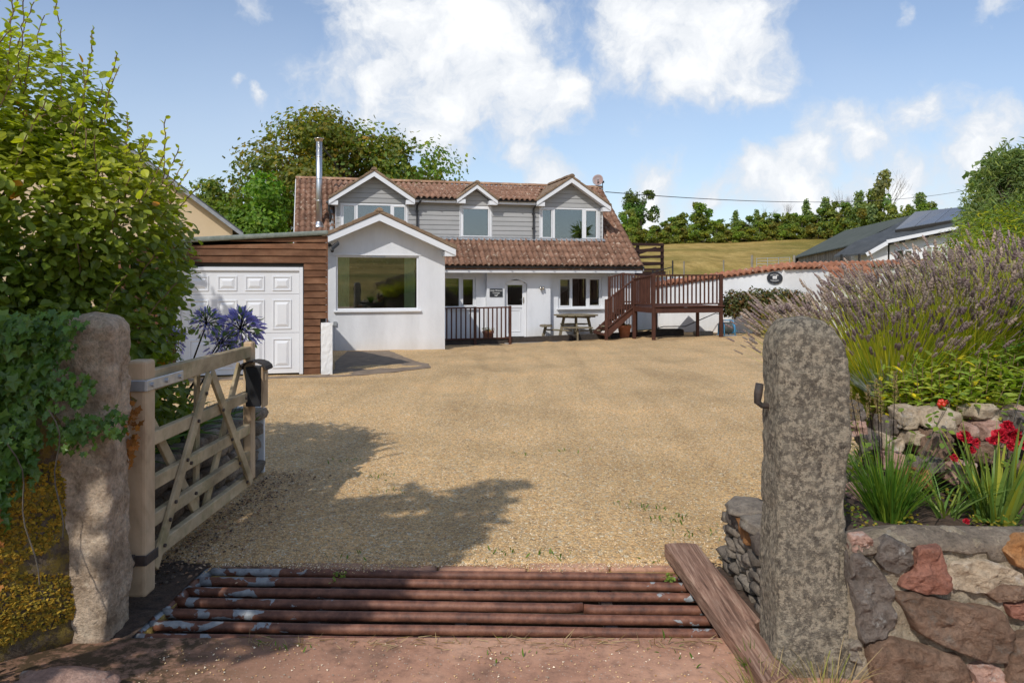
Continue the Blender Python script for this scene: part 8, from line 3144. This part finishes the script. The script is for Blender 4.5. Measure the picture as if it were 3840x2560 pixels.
# ---- agapanthus in the left bed
lb2 = bpy.data.objects
MB().box(-4.2, -2.55, 4.3, 7.0, .1, .50).build('bed_soil', MAT['soil'])
bpy.data.objects['bed_soil']['kind'] = 'structure'
blade_plant('agapanthus_leaves', (-2.62, 5.75, .50), 60, 1.1, (.35, .65), (.025, .045), (.25, .7), MAT['agap_leaf'], [(1, 1, 1), (.7, .85, .8), (1.6, 1.4, 1.2)], 201, 'broad strap leaves of the agapanthus behind the gate', base_r=.16, lean=(.15, -.1))
blade_plant('agapanthus_leaves', (-2.60, 4.95, .50), 55, 1.1, (.3, .6), (.025, .04), (.3, .7), MAT['agap_leaf'], [(.8, .9, .9), (.6, .75, .7), (1.1, 1.1, 1)], 202, 'darker strap leaves low behind the hinge end of the gate', base_r=.14, lean=(.2, -.05))
blade_plant('shade_grass', (-2.55, 6.5, .50), 140, 1.0, (.06, .2), (.006, .012), (.1, .5), MAT['grass'], [(.6, .7, .6), (.45, .55, .5)], 203, 'mossy grass on the far end of the dark garden wall', base_r=.35)


def agap(base, head, r, n, seed, label, fade=0):
    rg = np.random.default_rng(seed)
    o = empty('agapanthus', base, 0, label, 'flower', 'agapanthus flowers behind the gate')
    hd_ = Vector(head) - Vector(base)
    MB().tube([(0, 0, 0), hd_ * .5 + Vector((-.02, 0, .02)), hd_], [.008, .007, .006], 6).build('stalk', MAT['agap_leaf'], o, True)
    dirv_ = hd_.normalized()
    d = rg.normal(size=(n, 3)) + np.array(dirv_) * .55
    d /= np.linalg.norm(d, axis=1, keepdims=True)
    P = np.array(hd_) + d * (r * rg.uniform(.55, .95, n))[:, None]
    D = d + np.array([0, 0, -.55]) * rg.uniform(.3, 1.2, (n, 1))
    D /= np.linalg.norm(D, axis=1, keepdims=True)
    x = np.cross(D, rg.normal(size=(n, 3)))
    x /= np.linalg.norm(x, axis=1, keepdims=True)
    T = LEAF_LANCE[0].copy()
    T[:, 0] *= 1.7
    V, F = scatter(T, LEAF_LANCE[1], P, np.stack([x, D, np.cross(x, D)], 2), rg.uniform(.3, .48, n) * r)
    pal = [(1, 1, 1), (.7, .7, .8), (1.3, 1.3, 1.2)] + [(.55, .9, .12)] * (1 + fade)
    link(bpy.data.objects.new('florets', np_mesh('florets', V, F, MAT['agap'], tints(rg, n, pal, 7))), o)['kind'] = 'stuff'
    mb = MB()
    for i in range(0, n, 4):
        mb.tube([hd_, Vector(P[i].tolist())], .0022, 3, caps=False)
    raw(mb, 'pedicels', MAT['agap_leaf'], o)


agap((-2.75, 6.25, .5), (-2.47, 6.2, 1.36), .125, 200, 211, 'left agapanthus head with faded violet flowers on a long leaning stalk', 1)
agap((-2.70, 6.1, .5), (-2.18, 6.15, 1.31), .16, 290, 212, 'largest violet agapanthus head above the top rail of the gate')
agap((-2.72, 6.0, .5), (-2.28, 6.0, 1.20), .115, 180, 213, 'lower violet agapanthus head just above the gate rail', 1)
agap((-2.8, 6.3, .5), (-2.75, 6.2, 1.22), .11, 150, 214, 'violet agapanthus head half hidden by the beech hedge')
agap((-2.72, 6.1, .5), (-2.33, 6.2, 1.27), .10, 110, 215, 'small greenish agapanthus head between the two larger ones', 2)

# ---- creeper shrub on the white wall
cr = empty('creeper', (7.9, 25.05, 0), 0, 'reddish green creeper mounded against the white wall below the oval plaque', 'shrub')
cb = [(-.6, -.1, .95, .55, .35, .42), (0, -.2, 1.0, .65, .45, .42), (.7, -.35, 1.0, .7, .45, .42), (1.2, -.3, .95, .6, .4, .40), (.2, -.25, .55, .45, .35, .42), (.7, -.4, .5, .5, .35, .45), (-.75, -.1, .75, .35, .25, .3), (.3, -.25, .25, .35, .25, .25)]
o = link(bpy.data.objects.new('foliage', leafy_block(221, cb, 9000, .085, MAT['creeper'], [(1, 1, 1), (.8, 1, .8), (1.7, .9, .8), (.6, .75, .6), (1.4, 1.3, .8)], LEAF_OVAL, .4, shell=.6)), cr)
o['kind'] = 'stuff'
MB().tube([(.15, -.2, -.3), (.22, -.22, .2), (.1, -.2, .7), (.4, -.2, 1.1)], [.06, .045, .03, .015], 7).build('stem', MAT['bark'], cr, True)

# ---- bramble and weeds at the lower left corner
br = empty('bramble', (-2.15, 3.05, 0), 0, 'bramble shoots with bright toothed leaves in the lower left corner', 'bramble')
rg = np.random.default_rng(231)
mb = MB()
for pts in ([(-.3, 0, .02), (-.05, -.03, .28), (.12, -.02, .55)], [(-.1, 0, .02), (-.1, -.04, .18), (.1, -.06, .30)], [(-.4, .05, 0), (-.25, 0, .35), (-.2, 0, .5)], [(-.2, 0, 0), (.02, -.08, .12), (.16, -.08, .16)]):
    mb.tube([Vector(p) for p in pts], .004, 5, caps=False)
raw(mb, 'stems', MAT['twig'], br)
n = 90
P = np.stack([rg.uniform(-.45, .10, n), rg.normal(-.05, .04, n), rg.random(n) ** 1.3 * .36], 1)
V, F = scatter(*LEAF_OVAL, P, frames(np.array([.0, -.6, .7]) + rg.normal(0, .4, (n, 3)), rg), rg.uniform(.03, .085, n))
link(bpy.data.objects.new('leaves', np_mesh('leaves', V, F, MAT['agap_leaf'], tints(rg, n, [(1, 1, 1), (1.4, 1.3, 1), (.8, .9, .9), (1.8, 1.2, 1.0)], 9))), br)

# ------------------------------------------------------------------ things built in world space: move each root to its foot
bpy.context.view_layer.update()
for o in list(SC.objects):
    if o.type == 'EMPTY' and o.parent is None and o.location.length < 1e-6 and o.children:
        lo = Vector((1e9, 1e9, 1e9))
        hi = -lo
        for ch in o.children:
            for c in ch.bound_box:
                q = ch.matrix_world @ Vector(c)
                lo = Vector(map(min, lo, q))
                hi = Vector(map(max, hi, q))
        p = Vector(((lo.x + hi.x) / 2, (lo.y + hi.y) / 2, lo.z))
        o.location = p
        for ch in o.children:
            ch.location = ch.location - p
